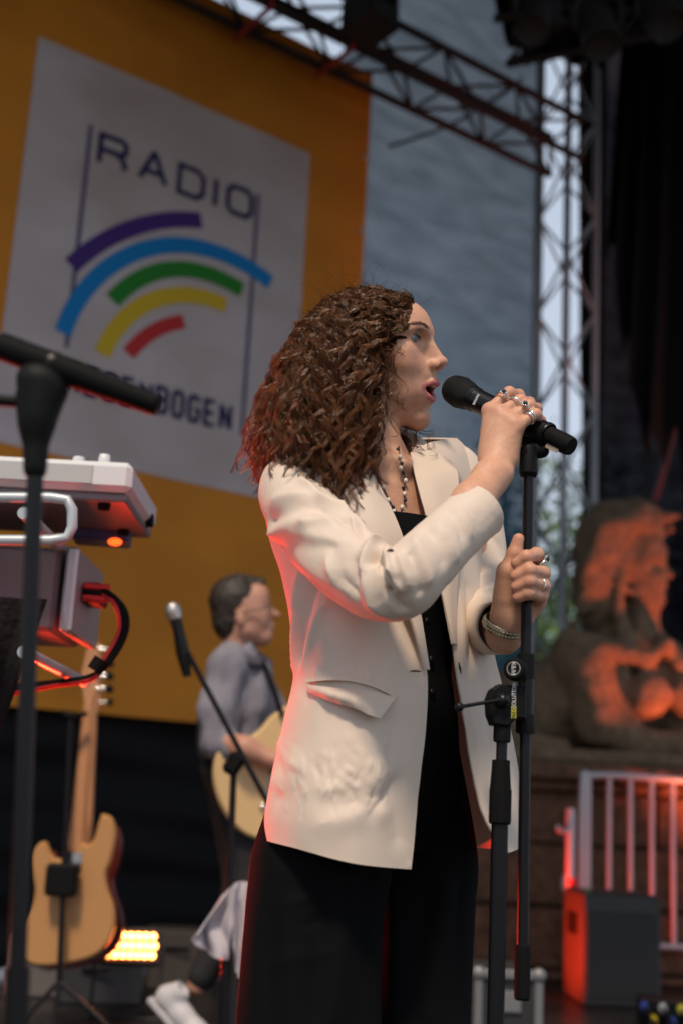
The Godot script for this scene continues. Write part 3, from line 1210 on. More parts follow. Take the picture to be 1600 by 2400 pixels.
# ------------------------------------------------------------------ the stone sphinx
func sphinx() -> void:
	var D := 7.8
	var u := mpp(D) * 1.03
	var stone := mat("sandstone", Color(0.27, 0.185, 0.115), 0.9)
	stone.albedo_texture = noise_tex(0.02, Color(0.68, 0.66, 0.62), Color(1, 1, 1), 512, 5, 21)
	stone.heightmap_enabled = true
	stone.heightmap_texture = noise_tex(0.06, Color.BLACK, Color.WHITE, 512, 4, 22)
	stone.heightmap_scale = 0.5
	tri(stone, 1.1)
	var s := Sdf.new()
	var P := func(px: float, py: float, dz := 0.0) -> Vector3: return W(px, py, D + dz)
	var I := Basis.IDENTITY
	# head and face
	s.ell(P.call(1505, 1318, -0.02), I, Vector3(52, 92, 56) * u, 0.04)
	s.ell(P.call(1520, 1375, -0.03), I, Vector3(38, 58, 48) * u, 0.04)
	s.cap(P.call(1532, 1295, -0.05), P.call(1548, 1292, -0.02), 16 * u, 14 * u, 0.03)
	s.cap(P.call(1550, 1306, -0.02), P.call(1569, 1346, -0.02), 6 * u, 9 * u, 0.02)
	s.cap(P.call(1552, 1350, -0.05), P.call(1560, 1350, -0.02), 9 * u, 8 * u, 0.02)
	s.cap(P.call(1545, 1372, -0.05), P.call(1560, 1371, -0.02), 8 * u, 6 * u, 0.015)
	s.cap(P.call(1543, 1384, -0.05), P.call(1556, 1384, -0.02), 8 * u, 6 * u, 0.015)
	s.ell(P.call(1541, 1408, -0.02), I, Vector3(19, 17, 24) * u, 0.03)
	s.cap(P.call(1530, 1412, -0.06), P.call(1472, 1388, -0.13), 15 * u, 13 * u, 0.03)
	s.ell(P.call(1524, 1352, -0.12), I, Vector3(20, 18, 14) * u, 0.03)
	s.ell(P.call(1542, 1326, -0.155), I, Vector3(15, 9, 14) * u, 0.02, -1)
	s.cap(P.call(1508, 1400, 0.0), P.call(1500, 1510, 0.0), 36 * u, 42 * u, 0.04)
	# hair: a large mass swept back from the brow, with rolls and a strand beside the neck
	s.ell(P.call(1438, 1292, 0.10), I, Vector3(96, 124, 92) * u, 0.05)
	s.ell(P.call(1400, 1380, 0.06), I, Vector3(58, 100, 80) * u, 0.05)
	for k in 8:
		var a := k / 7.0
		var p0: Vector3 = P.call(1552 - 62 * a, 1250 - 62 * sin(a * 2.4) - 10 * a, -0.08 - 0.06 * sin(a * 3.0))
		var p1: Vector3 = P.call(1490 - 76 * a, 1226 + 10 * a, -0.17 - 0.02 * a)
		var p2: Vector3 = P.call(1440 - 60 * a, 1290 + 40 * a, -0.16)
		var p3: Vector3 = P.call(1422 - 60 * a, 1390 + 40 * a, -0.11)
		s.chain([p0, p1, p2, p3], [11 * u, 15 * u, 16 * u, 14 * u], 0.02)
	s.chain([P.call(1462, 1300, -0.15), P.call(1450, 1370, -0.16), P.call(1446, 1440, -0.15), P.call(1470, 1500, -0.17)], [12 * u, 15 * u, 16 * u, 13 * u], 0.02)
	s.cap(P.call(1560, 1212, -0.02), P.call(1588, 1206, -0.02), 11 * u, 7 * u, 0.02)
	s.ell(P.call(1568, 1240, -0.03), I, Vector3(13, 13, 13) * u, 0.02)
	s.cap(P.call(1490, 1188, 0.0), P.call(1555, 1218, 0.0), 24 * u, 16 * u, 0.03)
	# shoulders, chest, draped collar
	s.ell(P.call(1480, 1590, 0.06), I, Vector3(150, 110, 110) * u, 0.08)
	s.ell(P.call(1345, 1560, -0.08), I, Vector3(60, 75, 70) * u, 0.08)
	s.ell(P.call(1518, 1632, -0.33), I, Vector3(45, 52, 48) * u, 0.02)
	s.ell(P.call(1602, 1632, -0.24), I, Vector3(44, 52, 48) * u, 0.02)
	s.chain([P.call(1330, 1500, -0.2), P.call(1420, 1520, -0.3), P.call(1510, 1548, -0.34), P.call(1560, 1510, -0.3)], [26 * u, 24 * u, 22 * u, 16 * u], 0.03)
	s.chain([P.call(1545, 1500, -0.22), P.call(1590, 1560, -0.26), P.call(1625, 1640, -0.2)], [14 * u, 16 * u, 14 * u], 0.03)
	# near foreleg and paw, lying body to the left
	s.chain([P.call(1385, 1570, -0.22), P.call(1405, 1690, -0.27), P.call(1500, 1745, -0.33), P.call(1680, 1748, -0.34)], [58 * u, 50 * u, 30 * u, 30 * u], 0.05)
	s.chain([P.call(1455, 1560, -0.28), P.call(1470, 1630, -0.3), P.call(1462, 1690, -0.3)], [14 * u, 16 * u, 14 * u], 0.03)
	s.chain([P.call(1560, 1700, 0.1), P.call(1690, 1735, 0.1)], [36 * u, 36 * u], 0.06)
	s.chain([P.call(1430, 1640, 0.1), P.call(1270, 1660, 0.15), P.call(1120, 1680, 0.2)], [110 * u, 100 * u, 95 * u], 0.1)
	s.ell(P.call(1170, 1690, -0.1), I, Vector3(85, 80, 70) * u, 0.08)
	s.chain([P.call(1200, 1740, -0.28), P.call(1310, 1752, -0.3)], [24 * u, 24 * u], 0.06)
	var nz := FastNoiseLite.new()
	nz.seed = 4
	nz.frequency = 5.0
	nz.fractal_octaves = 3
	s.disp = func(p: Vector3) -> float: return nz.get_noise_3dv(p) * 0.022
	var mb := Mb.new()
	var lo: Vector3 = P.call(1050, 1790, 0.75)
	var hi: Vector3 = P.call(1760, 1130, -0.75)
	s.mesh(Vector3(lo.x, lo.y, -D - 0.6), Vector3(hi.x, hi.y, -D + 0.65), 0.022, mb, 0.08)
	var base: Vector3 = P.call(1400, 1772, 0.0)
	var st := thing("sphinx_statue", "weathered sandstone sphinx with a woman's head lit orange", "statue", base)
	put(mb, "figure", stone, st)
	mb = Mb.new()
	var x0: float = P.call(1040, 1790).x
	mb.box(Transform3D(I, Vector3(x0 + 1.1, base.y - 0.03, -D + 0.02)), Vector3(2.5, 0.08, 1.0), 0.02)
	put(mb, "plinth", stone, st)
	# the stone pedestal: cap moulding, courses of blocks, step
	var pd := thing("stone_pedestal", "brown sandstone pedestal of block courses under the sphinx", "pedestal", Vector3(x0 + 1.1, 0, -D))
	var ps := mat("pedestal_stone", Color(0.19, 0.105, 0.062), 0.92)
	ps.albedo_texture = stone.albedo_texture
	ps.heightmap_enabled = true
	ps.heightmap_texture = stone.heightmap_texture
	ps.heightmap_scale = 1.2
	tri(ps, 0.9)
	var y := base.y - 0.072
	for c in [[0.10, 2.75, 1.3, "cornice"], [0.06, 2.6, 1.15, "moulding"]]:
		mb = Mb.new()
		mb.box(Transform3D(I, Vector3(x0 + 1.05, y - c[0] * 0.5, -D + 0.02)), Vector3(c[1], c[0] - 0.004, c[2]), 0.015)
		put(mb, c[3], ps, pd)
		y -= c[0]
	var course := 0
	var hgt := [0.30, 0.34, 0.32, 0.36]
	while y > 0.02 and course < 4:
		var h: float = minf(hgt[course], y)
		var grow := 0.0 if course < 2 else 0.14 * (course - 1)
		var left := x0 - 0.25 - grow
		var k := 0
		while left < x0 + 2.35 + grow:
			var bw := 0.52 + 0.13 * ((k * 7 + course * 3) % 4)
			mb = Mb.new()
			mb.box(Transform3D(I, Vector3(left + bw * 0.5, y - h * 0.5, -D + 0.0 + rng.randf_range(-0.004, 0.006))), Vector3(bw - 0.012, h - 0.012, 1.05 + grow * 2.0), 0.014)
			put(mb, "stone_block", ps, pd)
			left += bw
			k += 1
		y -= h
		course += 1


# ------------------------------------------------------------------ small prints
func print_text(text: String, at: Vector3, right: Vector3, up: Vector3, height: float, m: Material, parent: Node, bold := true) -> void:
	var f := SystemFont.new()
	f.font_names = PackedStringArray(["Droid Sans"])
	f.font_weight = 700 if bold else 400
	var t := TextMesh.new()
	t.font = f
	t.text = text
	t.font_size = 32
	t.pixel_size = 0.01
	t.depth = 0.02
	t.curve_step = 2.0
	var o := put_mesh(t, "print", m, parent)
	var k := height / 0.24
	o.global_transform = Transform3D(Basis(right.normalized() * k, up.normalized() * k, right.cross(up).normalized() * 0.02), at)


# microphone: built along xf.y from the tip (y = 0) to the tail
func microphone(t: Node, tip: Vector3, tail: Vector3, scale: float, grille: Material) -> void:
	var l := tip.distance_to(tail)
	var xf := along(tip, tail - tip)
	var k := scale
	var m := Mb.new()
	m.lathe([Vector2(0.0005, 0), Vector2(0.010 * k, 0.0015 * k), Vector2(0.018 * k, 0.006 * k), Vector2(0.0228 * k, 0.013 * k), Vector2(0.0248 * k, 0.022 * k), Vector2(0.0252 * k, 0.029 * k), Vector2(0.0252 * k, 0.029 * k), Vector2(0.0262 * k, 0.030 * k), Vector2(0.0262 * k, 0.034 * k), Vector2(0.0252 * k, 0.035 * k), Vector2(0.0252 * k, 0.035 * k), Vector2(0.0240 * k, 0.046 * k), Vector2(0.0205 * k, 0.058 * k)], xf, 40)
	put(m, "grille", grille, t)
	m = Mb.new()
	m.lathe([Vector2(0.0205 * k, 0.058 * k), Vector2(0.0208 * k, 0.059 * k), Vector2(0.0205 * k, 0.066 * k), Vector2(0.0205 * k, 0.066 * k), Vector2(0.0188 * k, 0.067 * k), Vector2(0.0182 * k, 0.11 * k), Vector2(0.0185 * k, l * 0.80), Vector2(0.0185 * k, l * 0.80), Vector2(0.0195 * k, l * 0.805), Vector2(0.0195 * k, l * 0.825), Vector2(0.0180 * k, l * 0.83), Vector2(0.0180 * k, l * 0.83)], xf, 32)
	put(m, "handle", mats["satin_black"], t)
	m = Mb.new()
	m.lathe([Vector2(0.0152 * k, l * 0.826), Vector2(0.0152 * k, l * 0.975), Vector2(0.0145 * k, l * 0.99), Vector2(0.0135 * k, l), Vector2(0.0135 * k, l), Vector2(0.0005, l)], xf, 28)
	put(m, "tail_cap", mats["black_rubber"], t)


func grille_mat() -> StandardMaterial3D:
	var m := mat("mic_grille", Color(0.006, 0.006, 0.006), 0.5, 0.0, 0.3)
	var im := Image.create(64, 64, false, Image.FORMAT_L8)
	for y in 64:
		for x in 64:
			var a := absf(sin(PI * (x + y) / 8.0))
			var b := absf(sin(PI * (x - y) / 8.0))
			im.set_pixel(x, y, Color.WHITE * maxf(a, b))
	m.heightmap_enabled = true
	m.heightmap_texture = ImageTexture.create_from_image(im)
	m.heightmap_scale = 0.15
	tri(m, 60.0, false)
	return m


func singer_stand() -> void:
	var steel: Material = mats["black_steel"]
	var plast: Material = mats["black_plastic"]
	var white := mat("white_ink", Color(0.75, 0.75, 0.75), 0.6)
	# the microphone
	var tip := W(1046, 904, 1.918)
	var tail := W(1338, 1047, 1.775)
	var mic := thing("microphone", "black handheld microphone at the singer's mouth, gripped by her hand", "microphone", tip)
	microphone(mic, tip, tail, 1.0, grille_mat())
	var ax := (tail - tip).normalized()
	var view := (cam_xf.origin - tip).normalized()
	var side := (view - ax * view.dot(ax)).normalized()
	var upm := side.cross(ax).normalized()
	print_text("SHURE", tip + ax * 0.080 + side * 0.0186 + upm * 0.001, upm, -ax, 0.0045, white, mic)
	var lb := Mb.new()
	var xfm := along(tip, ax)
	lb.box(Transform3D(Basis(upm, ax, side), tip + ax * tip.distance_to(tail) * 0.91 + (side * 0.6 - upm * 0.8).normalized() * 0.0152), Vector3(0.012, 0.024, 0.001), 0.0002)
	put(lb, "label", mat("label_paper", Color(0.35, 0.28, 0.2), 0.6), mic)
	# the stand: boom held upright beside the main tube
	var top := W(1237, 1090, 1.80)
	var low := W(1222, 2340, 1.80)
	var st := thing("microphone_stand", "black microphone stand before the singer, its boom set upright, gripped below", "microphone stand", Vector3(W(1172, 2300, 1.78).x, 0, -1.78))
	var on := func(py: float) -> Vector3: return top.lerp(low, (py - 1090.0) / 1250.0)
	rod("boom_tube", on.call(1110), on.call(2235), 0.0083, steel, st)
	var m := Mb.new()
	m.lathe([Vector2(0.0095, 0), Vector2(0.0112, 0.002), Vector2(0.0112, 0.068), Vector2(0.0095, 0.072), Vector2(0.001, 0.072)], along(on.call(2225), low - top), 24)
	put(m, "counterweight", mats["black_rubber"], st)
	# clip
	var cc := tip.lerp(tail, 0.70)
	m = Mb.new()
	var rows := []
	for k in 7:
		var r := PackedVector3Array()
		var h := -0.034 + 0.068 * k / 6.0
		for j in 22:
			var t := lerpf(deg_to_rad(-38), deg_to_rad(218), j / 21.0)
			r.append(cc + ax * (h + 0.006 * sin(t)) + (upm.cross(ax) * cos(t) * 0.0215 * 1.0 - (-upm) * 0.0) - upm * sin(t) * 0.0215 * (-1.0 if upm.y < 0 else 1.0))
		rows.append(r)
	m.cloth(rows, 0.003)
	put(m, "clip", plast, st)
	var kn := W(1236, 1062, 1.80)
	m = Mb.new()
	var body := Sdf.new()
	body.cap(cc - Vector3.UP * 0.024 - ax * 0.01, cc - Vector3.UP * 0.030 + ax * 0.022, 0.011, 0.009, 0.01)
	body.cap(cc - Vector3.UP * 0.030, kn, 0.013, 0.010, 0.012)
	body.cap(cc - Vector3.UP * 0.028 + ax * 0.02, kn, 0.008, 0.009, 0.012)
	body.mesh(Vector3(kn.x - 0.05, kn.y - 0.02, -1.88), Vector3(kn.x + 0.07, cc.y + 0.02, -1.74), 0.0025, m, 0.012)
	put(m, "clip_neck", plast, st)
	m = Mb.new()
	m.lathe([Vector2(0.001, 0.034), Vector2(0.0085, 0.034), Vector2(0.0125, 0.030), Vector2(0.0142, 0.0), Vector2(0.0142, -0.010), Vector2(0.0142, -0.010), Vector2(0.0125, -0.010), Vector2(0.0125, -0.014), Vector2(0.009, -0.015)], along(on.call(1096), top - low), 28)
	put(m, "clip_socket", plast, st)
	rod("pivot_screw", kn - side * 0.013, kn + side * 0.013, 0.0055, steel, st)
	# upper clamp with its knob
	var c1: Vector3 = on.call(1590)
	m = Mb.new()
	m.lathe([Vector2(0.0085, -0.018), Vector2(0.0135, -0.018), Vector2(0.0135, -0.018), Vector2(0.0135, 0.017), Vector2(0.0135, 0.017), Vector2(0.0085, 0.018)], along(c1, top - low), 24)
	put(m, "clamp", plast, st)
	var kc := W(1206, 1569, 1.765)
	var kd := (Vector3(-0.45, 0.05, 1.0)).normalized()
	m = Mb.new()
	m.lathe([Vector2(0.0005, 0.008), Vector2(0.0125, 0.008), Vector2(0.0155, 0.0065), Vector2(0.0165, 0.003), Vector2(0.0165, -0.006), Vector2(0.013, -0.010), Vector2(0.007, -0.012), Vector2(0.007, -0.03)], along(kc, kd), 30)
	var knob := put(m, "knob", mats["black_rubber"], st)
	m = Mb.new()
	var kx := along(kc + kd * 0.0083, kd, Vector3.UP)
	var ring := PackedVector3Array()
	var rr := PackedFloat32Array()
	for j in 25:
		var t := TAU * j / 24.0
		ring.append(kx * Vector3(cos(t) * 0.0095, 0, sin(t) * 0.0095))
		rr.append(0.0005)
	m.tube(ring, rr, 5, false)
	put(m, "logo_ring", mat("grey_ink_print", Color(0.42, 0.42, 0.42), 0.6), knob)
	var kr := Vector3.UP.cross(kd).normalized()
	print_text("K&M", kc + kd * 0.0085, -Vector3.UP, kr, 0.0065, mat("grey_ink_print", Color(0.42, 0.42, 0.42), 0.6), knob)
	# thicker sleeve below the clamp, second clamp
	rod("sleeve_tube", on.call(1612), on.call(1712), 0.0122, steel, st)
	m = Mb.new()
	m.lathe([Vector2(0.0122, -0.014), Vector2(0.0142, -0.013), Vector2(0.0142, 0.012), Vector2(0.0122, 0.013)], along(on.call(1726), top - low), 24)
	put(m, "clamp", plast, st)
	rod("sleeve_tube", on.call(1712), on.call(1752), 0.0105, steel, st)
	# swivel bracket with lever
	var sw := W(1170, 1648, 1.782)
	m = Mb.new()
	var br := Transform3D(Basis(Vector3(0.99, 0, -0.12).normalized(), Vector3.UP, Vector3(0.12, 0, 0.99).normalized()), sw)
	m.prism([Vector2(-0.018, -0.018), Vector2(-0.012, -0.032), Vector2(0.010, -0.034), Vector2(0.020, -0.022), Vector2(0.036, -0.022), Vector2(0.036, 0.024), Vector2(-0.004, 0.026), Vector2(-0.015, 0.018), Vector2(-0.020, 0.004)], br, 0.030, 0.003)
	put(m, "swivel_bracket", plast, st)
	m = Mb.new()
	m.lathe([Vector2(0.0005, 0.012), Vector2(0.006, 0.011), Vector2(0.010, 0.006), Vector2(0.0115, 0), Vector2(0.0115, -0.004)], along(br * Vector3(-0.001, 0.003, 0.017), br.basis.z), 26)
	put(m, "hub", mats["satin_black"], st)
	var lv := W(1075, 1657, 1.742)
	rod("lever", br * Vector3(-0.004, 0.003, 0.024), lv, 0.0028, steel, st)
	ball("lever_ball", lv, Vector3.ONE * 0.0068, mats["satin_black"], st)
	var yl := mat("yellow_ink", Color(0.55, 0.5, 0.02), 0.6)
	m = Mb.new()
	m.box(br * Transform3D(Basis.IDENTITY, Vector3(0.0165, -0.013, 0.0153)), Vector3(0.0072, 0.017, 0.0006), 0.0001)
	put(m, "yellow_label", yl, st)
	print_text("NEO", br * Vector3(0.0165, -0.013, 0.0158), br.basis.y, -br.basis.x, 0.006, mat("black_ink", Color(0.02, 0.02, 0.02), 0.7), st)
	print_text("SOLUTION", br * Vector3(0.0165, 0.0105, 0.0155), br.basis.y, -br.basis.x, 0.0058, white, st, false)
	# main column
	var a0 := W(1176, 1690, 1.784)
	var fx := a0.x - 0.002
	var col := func(py: float) -> Vector3:
		var p := W(1174, py, 1.784)
		return Vector3(lerpf(a0.x, fx, (py - 1690) / 700.0), p.y, -1.784)
	m = Mb.new()
	m.lathe([Vector2(0.0105, 0), Vector2(0.0125, 0.002), Vector2(0.0125, 0.032), Vector2(0.0105, 0.034)], along(col.call(1740), Vector3.UP), 24)
	put(m, "collar", plast, st)
	rod("inner_tube", col.call(1800), col.call(1735), 0.0078, steel, st)
	m = Mb.new()
	m.lathe([Vector2(0.009, 0.0), Vector2(0.0148, 0.0), Vector2(0.0152, 0.003), Vector2(0.0152, 0.003), Vector2(0.0150, 0.05), Vector2(0.0128, 0.082), Vector2(0.0128, 0.088), Vector2(0.0128, 0.088), Vector2(0.0085, 0.089)], along(col.call(1932), Vector3.UP), 20)
	put(m, "grip", mats["black_rubber"], st)
	for j in 10:      # ribs of the grip
		var t := TAU * j / 10.0
		var o := Vector3(cos(t), 0, sin(t))
		rod("rib", col.call(1926) + o * 0.0146, col.call(1850) + o * 0.0146, 0.0012, mats["black_rubber"], st)
	var p0: Vector3 = col.call(1930)
	rod("outer_tube", Vector3(p0.x, 0.02, p0.z), p0, 0.0118, steel, st)
	m = Mb.new()
	m.lathe([Vector2(0.001, 0.03), Vector2(0.03, 0.028), Vector2(0.11, 0.016), Vector2(0.12, 0.010), Vector2(0.12, 0.001)], Transform3D(Basis.IDENTITY, Vector3(p0.x, 0, p0.z)), 40)
	put(m, "base", steel, st)


# ------------------------------------------------------------------ the things on the left
func guitar_outline(k: float) -> PackedVector2Array:
	# the back of a bass body, picture positions round its middle
	var px := [[226, 1923], [249, 1932], [260, 1970], [252, 2024], [243, 2051], [249, 2085], [264, 2120], [268, 2158], [256, 2196], [226, 2223], [172, 2238], [107, 2244], [65, 2227], [55, 2196], [65, 2162], [84, 2127], [90, 2089], [82, 2051], [78, 2016], [88, 1993], [105, 1984], [115, 2001], [130, 2020], [165, 2016], [184, 1986], [199, 1990], [212, 1978], [220, 1944]]
	var pts := []
	for q in px:
		pts.append(Vector3((q[0] - 165) * k, (2090 - q[1]) * k, 0))
	pts.append(pts[0])
	var out := PackedVector2Array()
	for p in spline(pts, 85):
		out.append(Vector2(p.x, p.y))
	out.remove_at(out.size() - 1)
	return out


func left_side() -> void:
	var steel: Material = mats["black_steel"]
	# ---- near microphone stand, out of focus
	var D := 1.2
	var st := thing("microphone_stand", "blurred black microphone stand close to the camera at the left edge", "microphone stand", W(30, 2420, D))
	var a := W(84, 1080, D)
	var b := W(38, 2380, D)
	var foot := b + (b - a) * ((b.y - 0.02) / (a.y - b.y))
	rod("tube", a, b, 0.0082, steel, st)
	rod("outer_tube", b.lerp(a, 0.08), foot, 0.0115, steel, st)
	var m := Mb.new()
	m.lathe([Vector2(0.001, 0.03), Vector2(0.03, 0.028), Vector2(0.11, 0.016), Vector2(0.12, 0.001)], Transform3D(Basis.IDENTITY, Vector3(foot.x, 0, foot.z)), 30)
	put(m, "base", steel, st)
	var s := Sdf.new()
	s.cap(W(92, 900, D), W(86, 1010, D), 0.022, 0.013, 0.02)
	s.cap(W(60, 895, D), W(84, 980, D), 0.010, 0.010, 0.02)
	s.cap(W(130, 915, D), W(92, 980, D), 0.012, 0.010, 0.02)
	s.cap(W(86, 1000, D), W(83, 1100, D), 0.0135, 0.012, 0.01)
	m = Mb.new()
	s.mesh(W(20, 1125, D) + Vector3(0, 0, -0.04), W(170, 860, D) + Vector3(0, 0, 0.04), 0.004, m)
	put(m, "clip", mats["black_plastic"], st)
	rod("clip_screw", W(-10, 938, D), W(80, 945, D), 0.006, mats["black_plastic"], st)
	var mc := thing("microphone", "blurred slim black microphone lying tilted on the near left stand", "microphone", W(180, 870, D))
	m = Mb.new()
	var t0 := W(-5, 808, D)
	var t1 := W(372, 952, D)
	m.lathe([Vector2(0.001, 0), Vector2(0.0135, 0.001), Vector2(0.0145, 0.004), Vector2(0.0145, 0.06), Vector2(0.0142, 0.10), Vector2(0.0122, 0.145), Vector2(0.0112, t0.distance_to(t1) - 0.004), Vector2(0.0095, t0.distance_to(t1)), Vector2(0.001, t0.distance_to(t1))], along(t0, t1 - t0), 26)
	put(m, "handle", mats["black_rubber"], mc)
	m = Mb.new()
	m.lathe([Vector2(0.0147, 0.058), Vector2(0.0151, 0.059), Vector2(0.0151, 0.064), Vector2(0.0147, 0.065)], along(t0, t1 - t0), 26)
	put(m, "ring", mats["black_steel"], mc)

	# ---- keyboards on their stand
	D = 2.45
	var wp := mat("white_plastic", Color(0.62, 0.63, 0.63), 0.35)
	var gp := mat("grey_plastic", Color(0.17, 0.16, 0.165), 0.5)
	var c0 := W(-420, 1152, D)
	var c1 := W(306, 1152, D)
	var c2 := W(306, 1082, D)
	var kb := thing("synthesizer", "white keyboard synthesizer on the upper tier at the left", "keyboard", c0.lerp(c1, 0.5))
	var w := c1.x - c0.x
	var h := c2.y - c1.y
	m = Mb.new()
	m.box(Transform3D(Basis.IDENTITY, Vector3(c0.x + w * 0.5, c1.y + h * 0.5, -D - 0.19)), Vector3(w, h, 0.38), 0.012)
	put(m, "case", wp, kb)
	m = Mb.new()
	m.box(Transform3D(Basis.IDENTITY, Vector3(c0.x + w * 0.5, c1.y - 0.008, -D - 0.2)), Vector3(w - 0.02, 0.02, 0.36), 0.004)
	put(m, "bottom_plate", gp, kb)
	m = Mb.new()
	m.box(Transform3D(Basis.IDENTITY, Vector3(c0.x + w * 0.5 - 0.03, c1.y + h * 0.5, -D + 0.001)), Vector3(w - 0.10, h * 0.62, 0.004), 0.001)
	put(m, "rear_panel", mat("pale_panel", Color(0.42, 0.43, 0.42), 0.5), kb)
	for q in [[0.06, 0.05], [0.06, 0.30], [0.42, 0.05]]:
		m = Mb.new()
		m.lathe([Vector2(0.014, 0.0), Vector2(0.012, -0.012), Vector2(0.001, -0.012)], Transform3D(Basis.IDENTITY, Vector3(c1.x - q[0], c1.y - 0.018, -D - q[1])), 14)
		put(m, "foot", mats["black_rubber"], kb)
	for q in [[185, 1074], [245, 1064]]:
		var kp := W(q[0], 1082, D + 0.05)
		m = Mb.new()
		m.lathe([Vector2(0.013, 0), Vector2(0.013, 0.014), Vector2(0.011, 0.018 if q[0] < 200 else 0.026), Vector2(0.001, 0.018 if q[0] < 200 else 0.026)], Transform3D(Basis.IDENTITY, Vector3(kp.x, c2.y - 0.001, kp.z)), 16)
		put(m, "knob", wp, kb)
	# lower keyboard, seen at its end
	var e0 := W(-420, 1482, 2.62)
	var e1 := W(168, 1482, 2.62)
	var e2 := W(168, 1285, 2.62)
	var k2 := thing("stage_piano", "dark keyboard with an aluminium end on the lower tier at the left", "keyboard", e0.lerp(e1, 0.5))
	w = e1.x - e0.x
	h = e2.y - e1.y
	m = Mb.new()
	m.box(Transform3D(Basis.IDENTITY, Vector3(e0.x + w * 0.5 - 0.02, e1.y + h * 0.5, -2.62 - 0.15)), Vector3(w - 0.04, h, 0.30), 0.01)
	put(m, "case", gp, k2)
	m = Mb.new()
	m.box(Transform3D(Basis.IDENTITY, Vector3(e1.x - 0.012, e1.y + h * 0.5, -2.62 - 0.14)), Vector3(0.026, h + 0.004, 0.31), 0.006)
	put(m, "end_panel", mat("end_aluminium", Color(0.45, 0.43, 0.43), 0.4, 0.6), k2)
	m = Mb.new()
	m.box(Transform3D(Basis.IDENTITY, Vector3(e1.x + 0.02, e1.y + h * 0.55, -2.62 - 0.12)), Vector3(0.04, 0.045, 0.10), 0.006)
	put(m, "socket_block", mats["black_plastic"], k2)
	for q in 3:
		rod("plug", Vector3(e1.x + 0.005, e1.y + h * (0.47 + 0.07 * q), -2.62 - 0.06), Vector3(e1.x + 0.06, e1.y + h * (0.46 + 0.07 * q), -2.62 - 0.06), 0.008, mats["red_plastic"] if q != 1 else mats["black_plastic"], k2)
	# stand: pale tube loop and legs
	var ks := thing("keyboard_stand", "pale grey tube stand that carries the two keyboards", "stand", Vector3(W(0, 1300, 2.3).x, 0, -2.4))
	var pt := mat("pale_tube", Color(0.42, 0.48, 0.50), 0.35, 0.2)
	m = Mb.new()
	var loop := PackedVector3Array()
	for q in [[-300, 1166], [120, 1166], [158, 1172], [170, 1195], [170, 1235], [158, 1260], [120, 1266], [-300, 1266]]:
		loop.append(W(q[0], q[1], 2.3))
	var rad := PackedFloat32Array()
	rad.resize(8)
	rad.fill(0.0105)
	m.tube(loop, rad, 12)
	put(m, "arm_loop", pt, ks)
	for q in [-180, -60]:
		var p := W(q, 1266, 2.3)
		rod("leg", p, Vector3(p.x, 0.01, p.z - 0.1), 0.017, pt, ks)
		rod("support_arm", W(q, 1266, 2.3), W(q, 1290, 2.75), 0.014, pt, ks)
	for q in [[1166, 2.45, 2.8], [1490, 2.6, 2.9]]:
		for xq in [-180, 60]:
			var p := W(xq, q[0], 2.3)
			rod("rest", Vector3(p.x, p.y - 0.03, -2.3), Vector3(p.x, p.y - 0.03, -q[2]), 0.012, pt, ks)
	# radio receiver and small interface under the top keyboard
	var rx := thing("radio_receiver", "small black receiver with a cyan lamp beside the white synthesizer", "receiver", W(325, 1216, 2.75))
	m = Mb.new()
	m.lathe([Vector2(0.001, 0), Vector2(0.014, 0), Vector2(0.0155, 0.002), Vector2(0.0155, 0.058), Vector2(0.014, 0.06), Vector2(0.001, 0.06)], along(W(298, 1218, 2.75), Vector3(1, 0, 0)), 20)
	put(m, "housing", mats["black_plastic"], rx)
	var cy := mat("cyan_glow", Color(0.05, 0.6, 0.5), 0.4)
	cy.emission_enabled = true
	cy.emission = Color(0.08, 0.9, 0.7)
	cy.emission_energy_multiplier = 1.6
	ball("lamp", W(330, 1222, 2.732), Vector3.ONE * 0.0055, cy, rx)
	var bi := thing("audio_interface", "small blue box with a glowing orange reflection under the white synthesizer", "audio box", W(245, 1266, 2.75))
	m = Mb.new()
	m.box(Transform3D(Basis(Vector3.UP, 0.1), W(240, 1258, 2.8)), Vector3(0.13, 0.03, 0.1), 0.005)
	put(m, "box", mat("blue_paint", Color(0.03, 0.05, 0.16), 0.4), bi)
	var og := mat("orange_reflection", Color(0.9, 0.2, 0.05), 0.4)
	og.emission_enabled = true
	og.emission = Color(1.0, 0.30, 0.08)
	og.emission_energy_multiplier = 2.2
	var ol := ball("lamp", W(270, 1270, 2.74), Vector3(0.016, 0.009, 0.009), og, bi)  # a reflection of orange light, built as a glowing ball
	# cable bundle
	var cb := thing("cable_bundle", "bundle of black and red cables looping from the lower keyboard", "cable", W(250, 1500, 2.7))
	for q in 4:
		m = Mb.new()
		var o := q * 5.0
		m.tube(spline([W(185, 1380 + o, 2.70), W(240, 1382 + o * 0.6, 2.68), W(290 - o, 1425, 2.66), W(296 - o, 1480, 2.66), W(262 - o, 1545, 2.66), W(215, 1585 + o * 0.4, 2.66), W(120, 1600 + o * 0.5, 2.68), W(20, 1612 + o, 2.70), W(-60, 1640, 2.7)], 50), fspline([0.0065, 0.0065], 50), 8)
		put(m, "cable", mats["black_rubber"] if q != 3 else mats["red_plastic"], cb)
	m = Mb.new()
	m.tube([W(240, 1545, 2.65), W(222, 1572, 2.65)], [0.018, 0.018], 10)
	put(m, "cable_tie", mats["black_rubber"], cb)
	# black cloth over the stand's far end
	curtain("stand_cloth", "black cloth hanging slantwise off the keyboards at the left edge",
			[W(-160, 1400, 2.5), W(0, 1400, 2.5), W(112, 1405, 2.5)], [W(-160, 1950, 2.5), W(-90, 1880, 2.5), W(-10, 1745, 2.5)], mats["black_cloth"], 0.015, 2.5, 0.0)
	# ---- bass guitars on a stand
	D = 4.8
	var k := mpp(D) * 1.0
